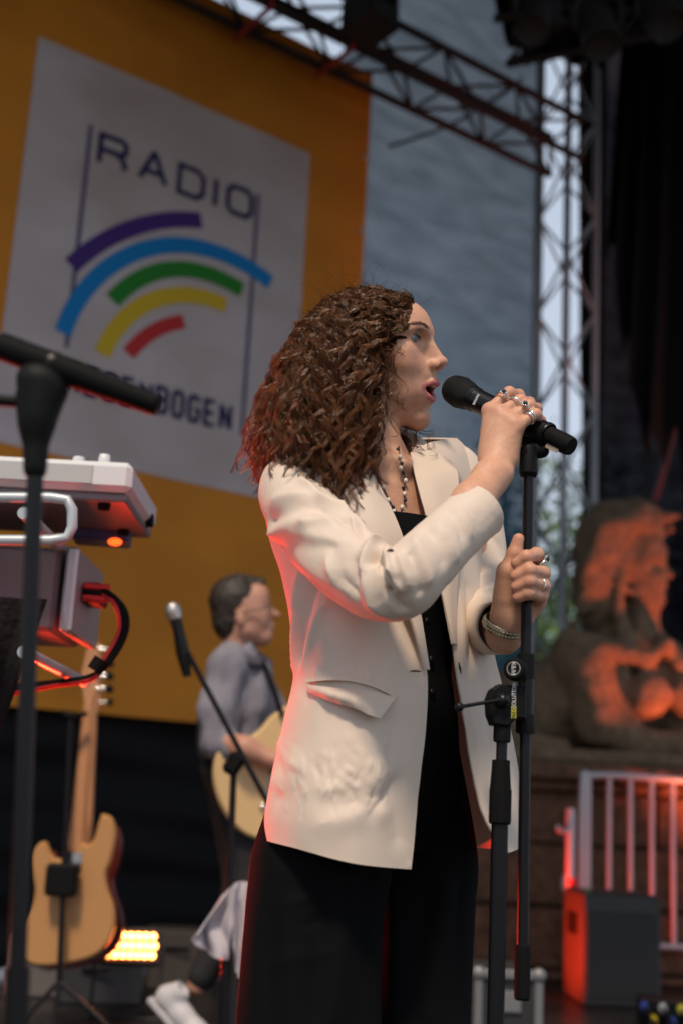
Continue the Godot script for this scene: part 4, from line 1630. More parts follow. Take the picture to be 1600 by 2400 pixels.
	bass(W(165, 2090, D), k, mat("natural_ash", Color(0.46, 0.235, 0.085), 0.35), "natural wood bass guitar seen from behind, on a black stand", 0.0)
	bass(W(188, 2105, D + 0.22), k, mat("dark_red_lacquer", Color(0.09, 0.012, 0.008), 0.3), "dark red bass guitar half hidden behind the natural wood one", -0.03)
	var gs := thing("guitar_stand", "black guitar stand holding the natural wood bass", "guitar stand", W(148, 2380, D - 0.1))
	var g0 := W(166, 1670, D - 0.06)
	var g1 := W(140, 2300, D - 0.08)
	rod("column", g1, g0, 0.011, steel, gs)
	m = Mb.new()
	m.box(Transform3D(Basis.IDENTITY, W(146, 2062, D - 0.07)), Vector3(0.115, 0.115, 0.06), 0.01)
	put(m, "holder", mats["black_plastic"], gs)
	for q in [[20, 2400], [300, 2420], [120, 2440]]:
		var f := W(q[0], q[1], D - 0.15)
		rod("leg", g1, Vector3(f.x, 0.012, f.z), 0.009, steel, gs)
	m = Mb.new()
	m.tube(spline([W(150, 1668, D - 0.05), W(165, 1680, D - 0.07), W(205, 1672, D - 0.05)], 10), fspline([0.01, 0.012, 0.01], 10), 8)
	put(m, "neck_yoke", mats["black_rubber"], gs)
	# ---- the lit lamp on the boards
	led_panel(W(307, 2216, 5.15), W(740, 1480, 1.9), 1.0, "lit orange led panel on the boards behind the bass guitar", 14.0, 7, 12.0, Color(1.0, 0.20, 0.11))
	# its twin on the boards left of the picture, under the keyboards, that reddens the singer's back
	led_panel(Vector3(-1.5, 0.4, -3.1), W(680, 1300, 1.95), 1.0, "orange led panel on the boards left of the keyboards", 4.2, 7, 24.0, Color(1.0, 0.22, 0.13))
	# ---- cases and boxes in the dark
	for q in [[235, 2325, 5.6, 0.34, 0.20, Color(0.03, 0.03, 0.033), "dark amplifier box on the boards below the led panel"], [420, 2262, 6.1, 0.30, 0.26, Color(0.10, 0.075, 0.055), "dull brown box on the boards right of the led panel"], [90, 2300, 5.7, 0.26, 0.24, Color(0.16, 0.14, 0.13), "grey effects case behind the guitar stand"]]:
		var p := W(q[0], q[1], q[2])
		var t := thing("equipment_box", q[6], "box", Vector3(p.x, 0, p.z))
		m = Mb.new()
		m.box(Transform3D(Basis(Vector3.UP, 0.2), Vector3(p.x, q[4] * 0.5, p.z)), Vector3(q[3], q[4], 0.24), 0.01)
		put(m, "case", mat(q[6], q[5], 0.6), t)
		rod("handle", Vector3(p.x - 0.06, q[4] * 0.7, p.z + 0.14), Vector3(p.x + 0.06, q[4] * 0.7, p.z + 0.14), 0.008, mats["black_rubber"], t)


func bass(at: Vector3, k: float, m: Material, label: String, lean: float) -> void:
	var t := thing("bass_guitar", label, "guitar", at)
	var xf := Transform3D(Basis(Vector3.FORWARD, -0.035 + lean), at)
	var mb := Mb.new()
	mb.prism(guitar_outline(k), xf, 0.042, 0.009)
	put(mb, "body", m, t)
	mb = Mb.new()
	var n0 := xf * Vector3(5 * k, 85 * k, -0.012)
	var n1 := xf * Vector3(14 * k, 415 * k, -0.012)
	mb.tube([n0, n0.lerp(n1, 0.06), n1], [0.024, 0.030, 0.0195], 14, true, 0.62, Vector3.RIGHT)
	put(mb, "neck", mat("maple_neck", Color(0.50, 0.23, 0.10), 0.4), t)
	mb = Mb.new()
	mb.prism(scaled([[4, 412], [22, 412], [34, 440], [36, 540], [20, 556], [4, 545], [-8, 470]], k), xf * Transform3D(Basis.IDENTITY, Vector3(0, 0, -0.014)), 0.016, 0.003)
	put(mb, "headstock", mats["maple_neck"], t)
	for q in 4:
		var p := xf * Vector3(30 * k, (445 + 30 * q) * k, 0.002)
		rod("tuner_post", p, p + xf.basis.x * 0.04, 0.005, mats["chrome"], t)
		ball("tuner", p + xf.basis.x * 0.045, Vector3(0.013, 0.016, 0.006), mats["black_plastic"], t)
	mb = Mb.new()
	mb.box(xf * Transform3D(Basis.IDENTITY, Vector3(8 * k, 62 * k, 0.0225)), Vector3(0.055, 0.075, 0.004), 0.001)
	put(mb, "neck_plate", mats["chrome"], t)


func scaled(px: Array, k: float) -> PackedVector2Array:
	var o := PackedVector2Array()
	for q in px:
		o.append(Vector2(q[0], q[1]) * k)
	return o


# ------------------------------------------------------------------ the guitarist
func guitarist() -> void:
	var D := 4.6
	var u := mpp(D)
	var I := Basis.IDENTITY
	var P := func(px: float, py: float, dz := 0.0) -> Vector3: return W(px, py, D + dz)
	var man := thing("person", "man in glasses and a grey shirt playing a cream guitar", "person", Vector3(P.call(560, 2000).x, 0, -D))
	# body: head, neck, forearms and hands, legs in one surface
	var s := Sdf.new()
	s.ell(P.call(562, 1418), I, Vector3(58, 62, 50) * u, 0.02)
	s.ell(P.call(598, 1450), I, Vector3(38, 52, 40) * u, 0.03)
	s.ell(P.call(606, 1402), I, Vector3(26, 34, 36) * u, 0.02)
	s.cap(P.call(628, 1422), P.call(651, 1442), 5.5 * u, 8 * u, 0.012)
	s.cap(P.call(632, 1466), P.call(640, 1466), 7 * u, 6 * u, 0.012)
	s.cap(P.call(630, 1476), P.call(637, 1476), 6 * u, 5 * u, 0.012)
	s.ell(P.call(624, 1494), I, Vector3(15, 13, 18) * u, 0.02)
	s.cap(P.call(615, 1495), P.call(575, 1478, -0.05), 16 * u, 14 * u, 0.02)
	s.cap(P.call(615, 1495), P.call(575, 1478, 0.05), 16 * u, 14 * u, 0.02)
	s.ell(P.call(566, 1452, -0.078), I, Vector3(11, 19, 6) * u, 0.008)
	s.cap(P.call(560, 1470), P.call(552, 1545, 0.02), 32 * u, 36 * u, 0.03)
	s.ell(P.call(628, 1428, -0.045), I, Vector3(9, 6, 8) * u, 0.01, -1)
	s.ell(P.call(560, 1640), I, Vector3(75, 110, 62) * u, 0.05)
	s.ell(P.call(548, 1800), I, Vector3(68, 70, 58) * u, 0.05)
	# picking arm
	s.chain([P.call(520, 1570, -0.13), P.call(512, 1735, -0.17), P.call(575, 1755, -0.24), P.call(640, 1782, -0.24)], [30 * u, 27 * u, 25 * u, 17 * u], 0.03)
	s.cap(P.call(640, 1782, -0.24), P.call(668, 1796, -0.235), 17 * u, 15 * u, 0.02)
	for q in [[690, 1792], [694, 1802], [692, 1812], [686, 1820]]:
		s.cap(P.call(664, 1796, -0.235), P.call(q[0], q[1], -0.23), 7 * u, 5.5 * u, 0.006)
	s.cap(P.call(655, 1785, -0.23), P.call(682, 1780, -0.22), 7.5 * u, 6 * u, 0.006)
	# fretting arm, hidden behind the singer
	s.chain([P.call(590, 1570, 0.16), P.call(650, 1690, 0.18), P.call(740, 1640, 0.0)], [30 * u, 26 * u, 17 * u], 0.03)
	for q in [[772, 1618], [776, 1628], [776, 1640], [770, 1650]]:
		s.cap(P.call(742, 1638, 0.0), P.call(q[0], q[1], -0.03), 8 * u, 5.5 * u, 0.006)
	# legs
	var kr: Vector3 = P.call(590, 2080, -0.08)
	var heel := W(436, 2330, D - 0.05)
	s.chain([P.call(545, 1840, 0.06), P.call(575, 2090, 0.05), W(462, 2310, D + 0.0)], [52 * u, 38 * u, 22 * u], 0.04)
	s.chain([P.call(560, 1840, -0.08), kr, Vector3(kr.x - 0.02, 0.09, kr.z)], [52 * u, 38 * u, 26 * u], 0.04)
	var mb := Mb.new()
	s.mesh(Vector3(P.call(400, 1800).x, 0.0, -D - 0.3), Vector3(P.call(800, 1400).x, P.call(560, 1340).y, -D + 0.36), 0.011, mb, 0.05)
	var col := Color(0.50, 0.27, 0.185)
	for k in mb.c.size():
		mb.c[k] = col
	put(mb, "body", mats.get("skin", skin_mat()), man)
	# hair
	s = Sdf.new()
	s.ell(P.call(551, 1408), I, Vector3(61, 60, 54) * u, 0.02)
	s.ell(P.call(538, 1452, 0.0), I, Vector3(40, 50, 44) * u, 0.02)
	s.chain([P.call(560, 1366), P.call(608, 1366)], [22 * u, 15 * u], 0.02)
	s.ell(P.call(626, 1448, 0.0), I, Vector3(48, 62, 70) * u, 0.01, -1)
	s.ell(P.call(578, 1468, -0.1), I, Vector3(30, 28, 40) * u, 0.01, -1)
	var nz := FastNoiseLite.new()
	nz.frequency = 40.0
	s.disp = func(p: Vector3) -> float: return nz.get_noise_3dv(p) * 0.008
	mb = Mb.new()
	s.mesh(P.call(470, 1530, 0.0) + Vector3(0, 0, -0.14), P.call(660, 1330, 0.0) + Vector3(0, 0, 0.14), 0.008, mb, 0.03)
	put(mb, "hair", mat("dark_brown_hair", Color(0.022, 0.014, 0.010), 0.6), man)
	# glasses
	var gl := Node3D.new()
	gl.name = "glasses"
	man.add_child(gl)
	var wire := mat("glasses_frame", Color(0.04, 0.03, 0.028), 0.3, 0.2)
	for dz in [-0.055, 0.03]:
		mb = Mb.new()
		var ring := PackedVector3Array()
		var rr := PackedFloat32Array()
		var ctr: Vector3 = P.call(633, 1428, dz)
		for j in 17:
			var t := TAU * j / 16.0
			ring.append(ctr + Vector3(0.008 * cos(t), 0.019 * sin(t), 0.026 * cos(t)))
			rr.append(0.0021)
		mb.tube(ring, rr, 5, false)
		put(mb, "rim", wire, gl)
	rod("temple", P.call(626, 1424, -0.082), P.call(566, 1436, -0.084), 0.0024, wire, gl)
	rod("bridge", P.call(640, 1424, -0.03), P.call(640, 1424, 0.008), 0.0013, wire, gl)
	# shirt
	s = Sdf.new()
	s.ell(P.call(560, 1640), I, Vector3(84, 122, 74) * u, 0.05)
	s.ell(P.call(552, 1745), I, Vector3(80, 60, 70) * u, 0.05)
	s.chain([P.call(552, 1532, -0.02), P.call(528, 1566, -0.12), P.call(508, 1660, -0.155), P.call(512, 1738, -0.17)], [36 * u, 42 * u, 42 * u, 36 * u], 0.035)
	s.cap(P.call(512, 1738, -0.17), P.call(540, 1748, -0.2), 36 * u, 31 * u, 0.02)
	s.chain([P.call(560, 1532, 0.02), P.call(590, 1570, 0.14), P.call(645, 1680, 0.17)], [36 * u, 42 * u, 36 * u], 0.035)
	s.ell(P.call(556, 1500, 0.0), I, Vector3(36, 26, 36) * u, 0.01, -1)
	var nf := FastNoiseLite.new()
	nf.frequency = 7.0
	s.disp = func(p: Vector3) -> float: return nf.get_noise_3d(p.x * 1.6, p.y * 0.7, p.z * 1.6) * 0.02
	mb = Mb.new()
	s.mesh(P.call(430, 1815, 0.0) + Vector3(0, 0, -0.3), P.call(720, 1490, 0.0) + Vector3(0, 0, 0.36), 0.012, mb, 0.05)
	put(mb, "shirt", mat("grey_shirt", Color(0.19, 0.185, 0.215), 0.85), man)
	mb = Mb.new()
	mb.tube(spline([P.call(528, 1518, 0.03), P.call(540, 1528, -0.09), P.call(580, 1548, -0.1), P.call(606, 1552, -0.05), P.call(612, 1540, 0.03)], 24), fspline([0.016, 0.022, 0.022, 0.02, 0.014], 24), 8, true, 1.5)
	put(mb, "collar", mat("dark_collar", Color(0.07, 0.065, 0.085), 0.85), man)
	# trousers
	s = Sdf.new()
	s.ell(P.call(548, 1800), I, Vector3(74, 66, 64) * u, 0.05)
	s.chain([P.call(545, 1840, 0.06), P.call(575, 2090, 0.05), W(475, 2285, D + 0.0)], [58 * u, 44 * u, 33 * u], 0.04)
	s.chain([P.call(560, 1840, -0.08), kr, Vector3(kr.x - 0.02, 0.12, kr.z)], [58 * u, 46 * u, 36 * u], 0.04)
	mb = Mb.new()
	s.mesh(Vector3(P.call(400, 1800).x, 0.06, -D - 0.3), Vector3(P.call(720, 1400).x, P.call(560, 1760).y, -D + 0.3), 0.013, mb, 0.05)
	put(mb, "trousers", mat("black_jeans", Color(0.010, 0.010, 0.011), 0.85), man)
	# shoes, the back heel lifted
	var sm := mat("white_leather", Color(0.48, 0.47, 0.48), 0.6)
	for q in [[W(392, 2340, D - 0.06), W(462, 2420, D - 0.1), 0.0], [Vector3(kr.x - 0.03, 0.05, kr.z), Vector3(kr.x + 0.16, 0.045, kr.z + 0.06), 1.0]]:
		var ax: Vector3 = (q[1] - q[0]).normalized()
		var upn := (Vector3.UP - ax * ax.y).normalized()
		s = Sdf.new()
		s.chain([q[0], q[0].lerp(q[1], 0.5), q[1], q[1] + ax * 0.05], [0.040, 0.038, 0.038, 0.028], 0.02)
		s.cap(q[0] + upn * 0.01, q[0] + upn * 0.05 + ax * 0.02, 0.038, 0.036, 0.02)
		s.ell(q[0] + upn * 0.085 + ax * 0.025, Basis.IDENTITY, Vector3(0.03, 0.03, 0.03), 0.01, -1)
		mb = Mb.new()
		s.mesh(q[0] - Vector3(0.12, 0.20, 0.14), q[0] + Vector3(0.33, 0.14, 0.2), 0.008, mb)
		var shoe := put(mb, "shoe", sm, man)
		mb = Mb.new()
		var sl := Transform3D(Basis(ax, upn, ax.cross(upn)), (q[0] as Vector3).lerp(q[1], 0.55) - upn * 0.038)
		mb.box(sl, Vector3((q[1] - q[0]).length() + 0.10, 0.022, 0.075), 0.01)
		put(mb, "sole", mat("pale_rubber", Color(0.42, 0.41, 0.42), 0.7), shoe)
	# ---- his guitar
	var g := thing("electric_guitar", "cream electric guitar with a pale pickguard held by the guitarist", "guitar", P.call(600, 1850, -0.2))
	var cream := mat("cream_lacquer", Color(0.62, 0.42, 0.19), 0.3)
	var gp := []
	for q in [[655, 1668], [625, 1690], [600, 1722], [570, 1742], [530, 1752], [510, 1780], [508, 1830], [525, 1880], [560, 1925], [600, 1948], [640, 1946], [675, 1915], [700, 1860], [712, 1800], [720, 1762], [750, 1740], [752, 1722], [722, 1722], [700, 1738], [685, 1722], [690, 1690], [680, 1668]]:
		gp.append(Vector3((q[0] - 610) * u, (1820 - q[1]) * u, 0))
	gp.append(gp[0])
	var poly := PackedVector2Array()
	for p in spline(gp, 70): poly.append(Vector2(p.x, p.y))
	poly.remove_at(poly.size() - 1)
	var gx := Transform3D(Basis(Vector3.UP, 0.25), P.call(610, 1820, -0.17))
	mb = Mb.new()
	mb.prism(poly, gx, 0.042, 0.008)
	put(mb, "body", cream, g)
	mb = Mb.new()
	mb.prism(scaled([[20, 20], [75, 60], [95, 20], [80, -30], [45, -60], [15, -40]], u), gx * Transform3D(I, Vector3(0, 0, 0.023)), 0.003, 0.0)
	put(mb, "pickguard", mat("pearl_guard", Color(0.40, 0.47, 0.45), 0.25), g)
	mb = Mb.new()
	var n0 := gx * Vector3(95 * u, 60 * u, 0.01)
	var n1 := gx * Vector3(360 * u, 215 * u, 0.01)
	mb.tube([n0, n1], [0.027, 0.021], 10, true, 0.6)
	put(mb, "neck", mats["maple_neck"], g)
	mb = Mb.new()
	var hdx := (n1 - n0).normalized()
	mb.prism(PackedVector2Array([Vector2(-0.02, -0.02), Vector2(0.03, -0.045), Vector2(0.17, -0.03), Vector2(0.18, 0.0), Vector2(0.16, 0.025), Vector2(-0.02, 0.02)]), Transform3D(Basis(hdx, gx.basis.z.cross(hdx).normalized(), gx.basis.z), n1), 0.015, 0.003)
	put(mb, "headstock", mats["maple_neck"], g)
	for q in [[30, 0], [52, 14], [70, 26]]:
		mb = Mb.new()
		mb.box(gx * Transform3D(Basis(Vector3.BACK, 0.5), Vector3(q[0] * u, q[1] * u, 0.027)), Vector3(0.018, 0.07, 0.01), 0.003)
		put(mb, "pickup", mats["black_plastic"], g)
	for q in [[6, -62], [20, -82]]:
		ball("knob", gx * Vector3(q[0] * u, q[1] * u, 0.028), Vector3(0.011, 0.011, 0.009), mats["chrome"], g)
	mb = Mb.new()
	mb.tube(spline([P.call(662, 1680, -0.19), P.call(640, 1612, -0.14), P.call(612, 1550, -0.06), P.call(560, 1528, 0.1), P.call(480, 1640, 0.13), P.call(470, 1760, 0.0), P.call(512, 1800, -0.14)], 40), fspline([0.014, 0.014, 0.014, 0.014], 40), 6, true, 0.25, Vector3(1, 0, 1).normalized())
	put(mb, "strap", mats["black_cloth"], g)
	# ---- microphone on a boom stand in front of him, with a towel
	D = 3.8
	var st := thing("microphone_stand", "black boom microphone stand in front of the guitarist", "microphone stand", Vector3(W(538, 2400, D).x, 0, -D))
	var b0 := W(425, 1500, D + 0.02)
	var b1 := W(640, 1905, D - 0.02)
	rod("boom_tube", b0, b1, 0.0085, mats["black_steel"], st)
	var j := W(549, 1790, D)
	var jb := Vector3(W(538, 2300, D).x, 0.02, -D)
	rod("tube", jb, j, 0.0105, mats["black_steel"], st)
	rod("outer_tube", jb, jb.lerp(j, 0.45), 0.016, mats["black_steel"], st)
	mb = Mb.new()
	mb.box(Transform3D(Basis(Vector3.BACK, -0.5), j), Vector3(0.05, 0.07, 0.05), 0.012)
	put(mb, "joint", mats["black_plastic"], st)
	mb = Mb.new()
	mb.lathe([Vector2(0.001, 0.03), Vector2(0.03, 0.028), Vector2(0.12, 0.012), Vector2(0.12, 0.001)], Transform3D(Basis.IDENTITY, Vector3(jb.x, 0, jb.z)), 26)
	put(mb, "base", mats["black_steel"], st)
	mb = Mb.new()
	mb.tube([W(418, 1478, D), W(428, 1530, D), W(440, 1585, D)], [0.016, 0.02, 0.013], 10)
	put(mb, "clip", mats["black_plastic"], st)
	var bm := thing("microphone", "black microphone with a silver ball head on the boom stand", "microphone", W(408, 1430, D))
	microphone(bm, W(402, 1412, D), W(440, 1560, D), 0.95, mat("silver_grille", Color(0.45, 0.44, 0.42), 0.4, 0.8))
	# towel: two flaps over the stand
	mb = Mb.new()
	for fl in [
		[[[556, 2072], [538, 2082], [528, 2094]], [[548, 2130], [512, 2128], [493, 2142]], [[545, 2190], [492, 2182], [462, 2188]], [[535, 2252], [492, 2236], [450, 2206]]],
		[[[548, 2074], [575, 2066], [600, 2082]], [[548, 2140], [572, 2132], [594, 2150]], [[552, 2220], [568, 2212], [588, 2222]], [[556, 2282], [568, 2294], [584, 2286]]],
	]:
		var ctl := []
		for r in fl:
			var l := []
			for q in 3:
				l.append(W(r[q][0], r[q][1], D - 0.035 + (0.03 if q == 1 else 0.0)))
			ctl.append(l)
		var tg := net(ctl, 30, 24)
		for y in 30:
			var row: PackedVector3Array = tg[y]
			for x in 24:
				row[x].z += 0.016 * sin(x * 0.55 + y * 0.12 + sin(y * 0.3)) * (0.4 + y / 40.0)
			tg[y] = row
		mb.cloth(tg, 0.005)
	tag(put(mb, "towel", mat("white_towel", Color(0.46, 0.43, 0.46), 0.95), self), "white towel hanging on the boom stand beside the singer's trousers", "towel")

# ------------------------------------------------------------------ the singer
var hd_o: Vector3
var hd_b: Basis          # columns: her right, up, forward
var hd_u: float
var to_b: Basis          # torso: her right, up, forward


func H(r: float, y: float, z: float) -> Vector3:
	return hd_o + hd_b * Vector3(r, y, z) * hd_u


func depth_of(p: Vector3) -> float:
	return -(cam_xf.affine_inverse() * p).z


func upx(p: Vector3) -> float:
	return depth_of(p) / F


func skin_mat() -> StandardMaterial3D:
	var m := mat("skin", Color.WHITE, 0.5, 0.0, 0.42)
	m.vertex_color_use_as_albedo = true
	m.subsurf_scatter_enabled = true
	m.subsurf_scatter_strength = 0.12
	m.albedo_texture = noise_tex(0.05, Color(0.93, 0.90, 0.89), Color(1, 1, 1), 256, 4, 31)
	m.heightmap_enabled = true
	m.heightmap_texture = noise_tex(0.2, Color.BLACK, Color.WHITE, 256, 2, 32)
	m.heightmap_scale = 0.006
	tri(m, 9.0, false)
	return m


func seg_dist(p: Vector3, a: Vector3, b: Vector3) -> float:
	var ba := b - a
	var h := clampf((p - a).dot(ba) / maxf(ba.length_squared(), 1e-12), 0.0, 1.0)
	return (p - a - ba * h).length()


func path_dist(p: Vector3, pts: Array) -> float:
	var d := 1e3
	for k in pts.size() - 1:
		d = minf(d, seg_dist(p, pts[k], pts[k + 1]))
	return d


const SKIN := Color(0.62, 0.345, 0.225)
const LIP := Color(0.50, 0.165, 0.15)

var head_sdf: Sdf
var knuckles: Array[Vector3] = []
var upper_lip := []
var lower_lip := []
var brow := []


func head_shape(s: Sdf) -> void:
	var u := hd_u
	var B := hd_b
	s.ell(H(0, 35, -15), B, Vector3(96, 108, 124) * u, 20 * u)
	s.ell(H(0, 45, 42), B, Vector3(82, 84, 90) * u, 20 * u)
	s.ell(H(0, -45, 42), B, Vector3(74, 104, 74) * u, 20 * u)
	s.ell(H(0, -50, 88), B, Vector3(52, 48, 48) * u, 20 * u)
	for sg in [-1.0, 1.0]:
		s.ell(H(sg * 49, -30, 80), B, Vector3(36, 42, 34) * u, 20 * u)
		s.cap(H(sg * 58, -2, 86), H(sg * 86, 4, 15), 18 * u, 16 * u, 20 * u)
		s.ell(H(sg * 46, -92, 64), B, Vector3(32, 52, 44) * u, 20 * u)
		s.cap(H(sg * 12, -155, 93), H(sg * 72, -112, 0), 22 * u, 22 * u, 22 * u)
		s.cap(H(sg * 56, 47, 98), H(sg * 16, 43, 119), 12 * u, 12 * u, 14 * u)
	s.ell(H(0, -150, 97), B, Vector3(32, 29, 29) * u, 16 * u)
	s.ell(H(0, -100, 104), B, Vector3(34, 34, 22) * u, 16 * u)
	# eye sockets
	for sg in [-1.0, 1.0]:
		s.ell(H(sg * 43, 25, 122), B, Vector3(25, 15, 20) * u, 12 * u, -1)
	# nose
	s.cap(H(0, 28, 119), H(0, -14, 150), 11 * u, 9 * u, 14 * u)
	s.cap(H(0, 8, 124), H(0, -28, 134), 13 * u, 18 * u, 12 * u)
	s.ell(H(0, -25, 154), B, Vector3(13.5, 12.5, 16) * u, 7 * u)
	for sg in [-1.0, 1.0]:
		s.ell(H(sg * 16, -33, 141), B, Vector3(9.5, 11, 15) * u, 6 * u)
	s.cap(H(0, -38, 150), H(0, -46, 134), 5 * u, 6 * u, 8 * u)
	for sg in [-1.0, 1.0]:
		s.cap(H(sg * 14, -48, 150), H(sg * 8, -33, 146), 7.0 * u, 3.5 * u, 3 * u, -1)
	# philtrum and lips, the mouth open wide
	s.ell(H(0, -90, 93), B, Vector3(52, 54, 42) * u, 14 * u)
	s.ell(H(0, -56, 112), B, Vector3(28, 20, 29) * u, 12 * u)
	s.ell(H(0, -90, 130), B, Vector3(32, 17, 44) * u, 6 * u, -1)
	for sg in [-1.0, 1.0]:
		s.chain([H(sg * 34, -84, 121), H(sg * 18, -73, 138), H(0, -72, 143)], [3.0 * u, 7.0 * u, 7.5 * u], 5 * u)
		s.chain([H(sg * 34, -86, 120), H(sg * 19, -107, 129), H(0, -112, 131)], [3.0 * u, 7.0 * u, 7.5 * u], 5 * u)
	# eyelids: hoods over the ball, open between
	for sg in [-1.0, 1.0]:
		s.chain([H(sg * 62, 27, 88), H(sg * 56, 35, 96), H(sg * 44, 37.5, 105), H(sg * 32, 32.5, 109.5), H(sg * 24, 20, 109)], [3.5 * u, 5.5 * u, 6.0 * u, 5.0 * u, 3.5 * u], 5 * u)
		s.chain([H(sg * 62, 25, 88), H(sg * 54, 14, 96), H(sg * 43, 11.5, 103.5), H(sg * 32, 12, 107), H(sg * 24, 17, 109)], [3.5 * u, 4.5 * u, 5 * u, 5 * u, 3.5 * u], 6 * u)
	# ears, under the hair
	for sg in [-1.0, 1.0]:
		s.ell(H(sg * 94, 5, -12), B, Vector3(8, 32, 18) * u, 8 * u)


func torso_shape(s: Sdf, cut := 1.0) -> void:
	s.cap(H(0, -85, -30), W(876, 1105, 1.965), 0.047, 0.050, 0.02)
	s.ell(W(872, 1280, 1.985), to_b, Vector3(0.135, 0.170, 0.096) * cut, 0.03)
	# collar bones, neck muscles
	s.cap(W(905, 1092, 1.905), W(790, 1082, 1.90), 0.008, 0.010, 0.02)
	s.cap(W(942, 1088, 1.910), W(985, 1092, 1.99), 0.008, 0.009, 0.02)
	s.cap(H(48, -60, -30), W(905, 1078, 1.916), 0.012, 0.007, 0.015)
	s.cap(H(-40, -70, -20), W(934, 1078, 1.922), 0.012, 0.007, 0.015)
	s.cap(W(872, 1080, 1.985), W(740, 1108, 1.92), 0.040, 0.035, 0.03)
	s.cap(W(880, 1085, 2.0), W(955, 1115, 2.05), 0.038, 0.03, 0.03)
	s.ell(W(922, 1088, 1.89), to_b, Vector3(0.013, 0.015, 0.014), 0.02, -1)
	# bust
	s.ell(W(885, 1310, 1.905), to_b, Vector3(0.056, 0.062, 0.05), 0.03)
	s.ell(W(975, 1310, 1.965), to_b, Vector3(0.056, 0.062, 0.05), 0.03)


func finger(s: Sdf, pts: Array, r0: float, r1: float, kk := 0.004) -> void:
	var w := []
	for p in pts:
		w.append(W(p[0], p[1], p[2]))
	var rad := []
	for k in w.size():
		rad.append(lerpf(r0, r1, k / float(w.size() - 1)))
	s.chain(w, rad, kk)
	for k in w.size() - 1:
		knuckles.append(w[k])
	knuckles.append(w[w.size() - 1])
	for k in range(1, w.size() - 1):      # knuckles
		s.ell(w[k], Basis.IDENTITY, Vector3.ONE * (rad[k] * 1.06), 0.004)


func right_hand(s: Sdf) -> void:
	var wr := W(1160, 1096, 1.782)
	s.cap(W(985, 1325, 1.672), W(1106, 1172, 1.732), 0.033, 0.0265, 0.02)
	s.cap(W(1106, 1172, 1.732), W(1142, 1120, 1.765), 0.0255, 0.0225, 0.015)
	s.cap(W(1108, 1180, 1.735), W(1166, 1112, 1.775), 0.0235, 0.0215, 0.015)
	s.cap(W(1144, 1120, 1.768), wr, 0.0225, 0.0235, 0.015)
	s.ell(W(1182, 1108, 1.765), Basis.IDENTITY, Vector3(0.009, 0.009, 0.009), 0.012)
	var mcp := [[1146, 962, 1.808], [1168, 969, 1.795], [1192, 985, 1.787], [1209, 1000, 1.782]]
	var car := [[1147, 1070, 1.795], [1160, 1072, 1.785], [1176, 1072, 1.785], [1188, 1070, 1.79]]
	for k in 4:
		s.cap(W(car[k][0], car[k][1], car[k][2]), W(mcp[k][0], mcp[k][1], mcp[k][2]), 0.0155, 0.0108, 0.018)
		s.ell(W(mcp[k][0], mcp[k][1], mcp[k][2]), Basis.IDENTITY, Vector3.ONE * 0.0118, 0.006)
	s.cap(W(1160, 1060, 1.80), W(1172, 1000, 1.815), 0.022, 0.020, 0.015)
	for k in 4:
		s.cap(W(1158 + 7 * k, 1062, 1.7745 + 0.001 * k), W(mcp[k][0], mcp[k][1] + 6, mcp[k][2] - 0.0085), 0.0022, 0.0034, 0.006)
	s.cap(W(1180, 1070, 1.772), W(1190, 1020, 1.7735), 0.0016, 0.0014, 0.004)
	finger(s, [mcp[0], [1192, 921, 1.815], [1214, 926, 1.855], [1208, 955, 1.885]], 0.0100, 0.0078)
	finger(s, [mcp[1], [1219, 939, 1.805], [1239, 944, 1.848], [1230, 975, 1.872]], 0.0098, 0.0078)
	finger(s, [mcp[2], [1238, 951, 1.795], [1256, 958, 1.835], [1246, 988, 1.858]], 0.0095, 0.0076)
	finger(s, [mcp[3], [1254, 971, 1.785], [1265, 986, 1.812], [1256, 1008, 1.84]], 0.0088, 0.0072)
	finger(s, [[1152, 1050, 1.815], [1146, 1008, 1.86], [1158, 985, 1.888], [1182, 975, 1.90]], 0.0150, 0.0088)


func left_hand(s: Sdf) -> void:
	var mcp := [[1254, 1333, 1.832], [1262, 1362, 1.838], [1262, 1388, 1.838], [1254, 1411, 1.835]]
	var wr := W(1186, 1462, 1.842)
	finger(s, [mcp[0], [1256, 1300, 1.796], [1232, 1306, 1.770], [1210, 1321, 1.775]], 0.0105, 0.0092)
	finger(s, [mcp[1], [1270, 1344, 1.796], [1240, 1337, 1.766], [1209, 1351, 1.774]], 0.0105, 0.0095)
	finger(s, [mcp[2], [1271, 1373, 1.796], [1240, 1363, 1.767], [1210, 1376, 1.775]], 0.0100, 0.0092)
	finger(s, [mcp[3], [1266, 1398, 1.798], [1238, 1390, 1.772], [1212, 1400, 1.778]], 0.0094, 0.0086)
	finger(s, [[1186, 1400, 1.822], [1190, 1338, 1.808], [1206, 1298, 1.803], [1214, 1264, 1.799]], 0.0165, 0.0092)
	s.cap(W(1180, 1430, 1.828), W(1190, 1350, 1.815), 0.018, 0.016, 0.014)
	for k in 4:
		s.cap(W(1196 + 7 * k, 1446, 1.845), W(mcp[k][0], mcp[k][1], mcp[k][2]), 0.0165, 0.0112, 0.016)
	s.cap(W(1205, 1440, 1.835), W(1222, 1385, 1.832), 0.018, 0.017, 0.014)
	s.cap(wr, W(1180, 1490, 1.862), 0.0245, 0.0235, 0.02)
	s.cap(W(1180, 1490, 1.862), W(1135, 1470, 1.99), 0.0235, 0.034, 0.02)


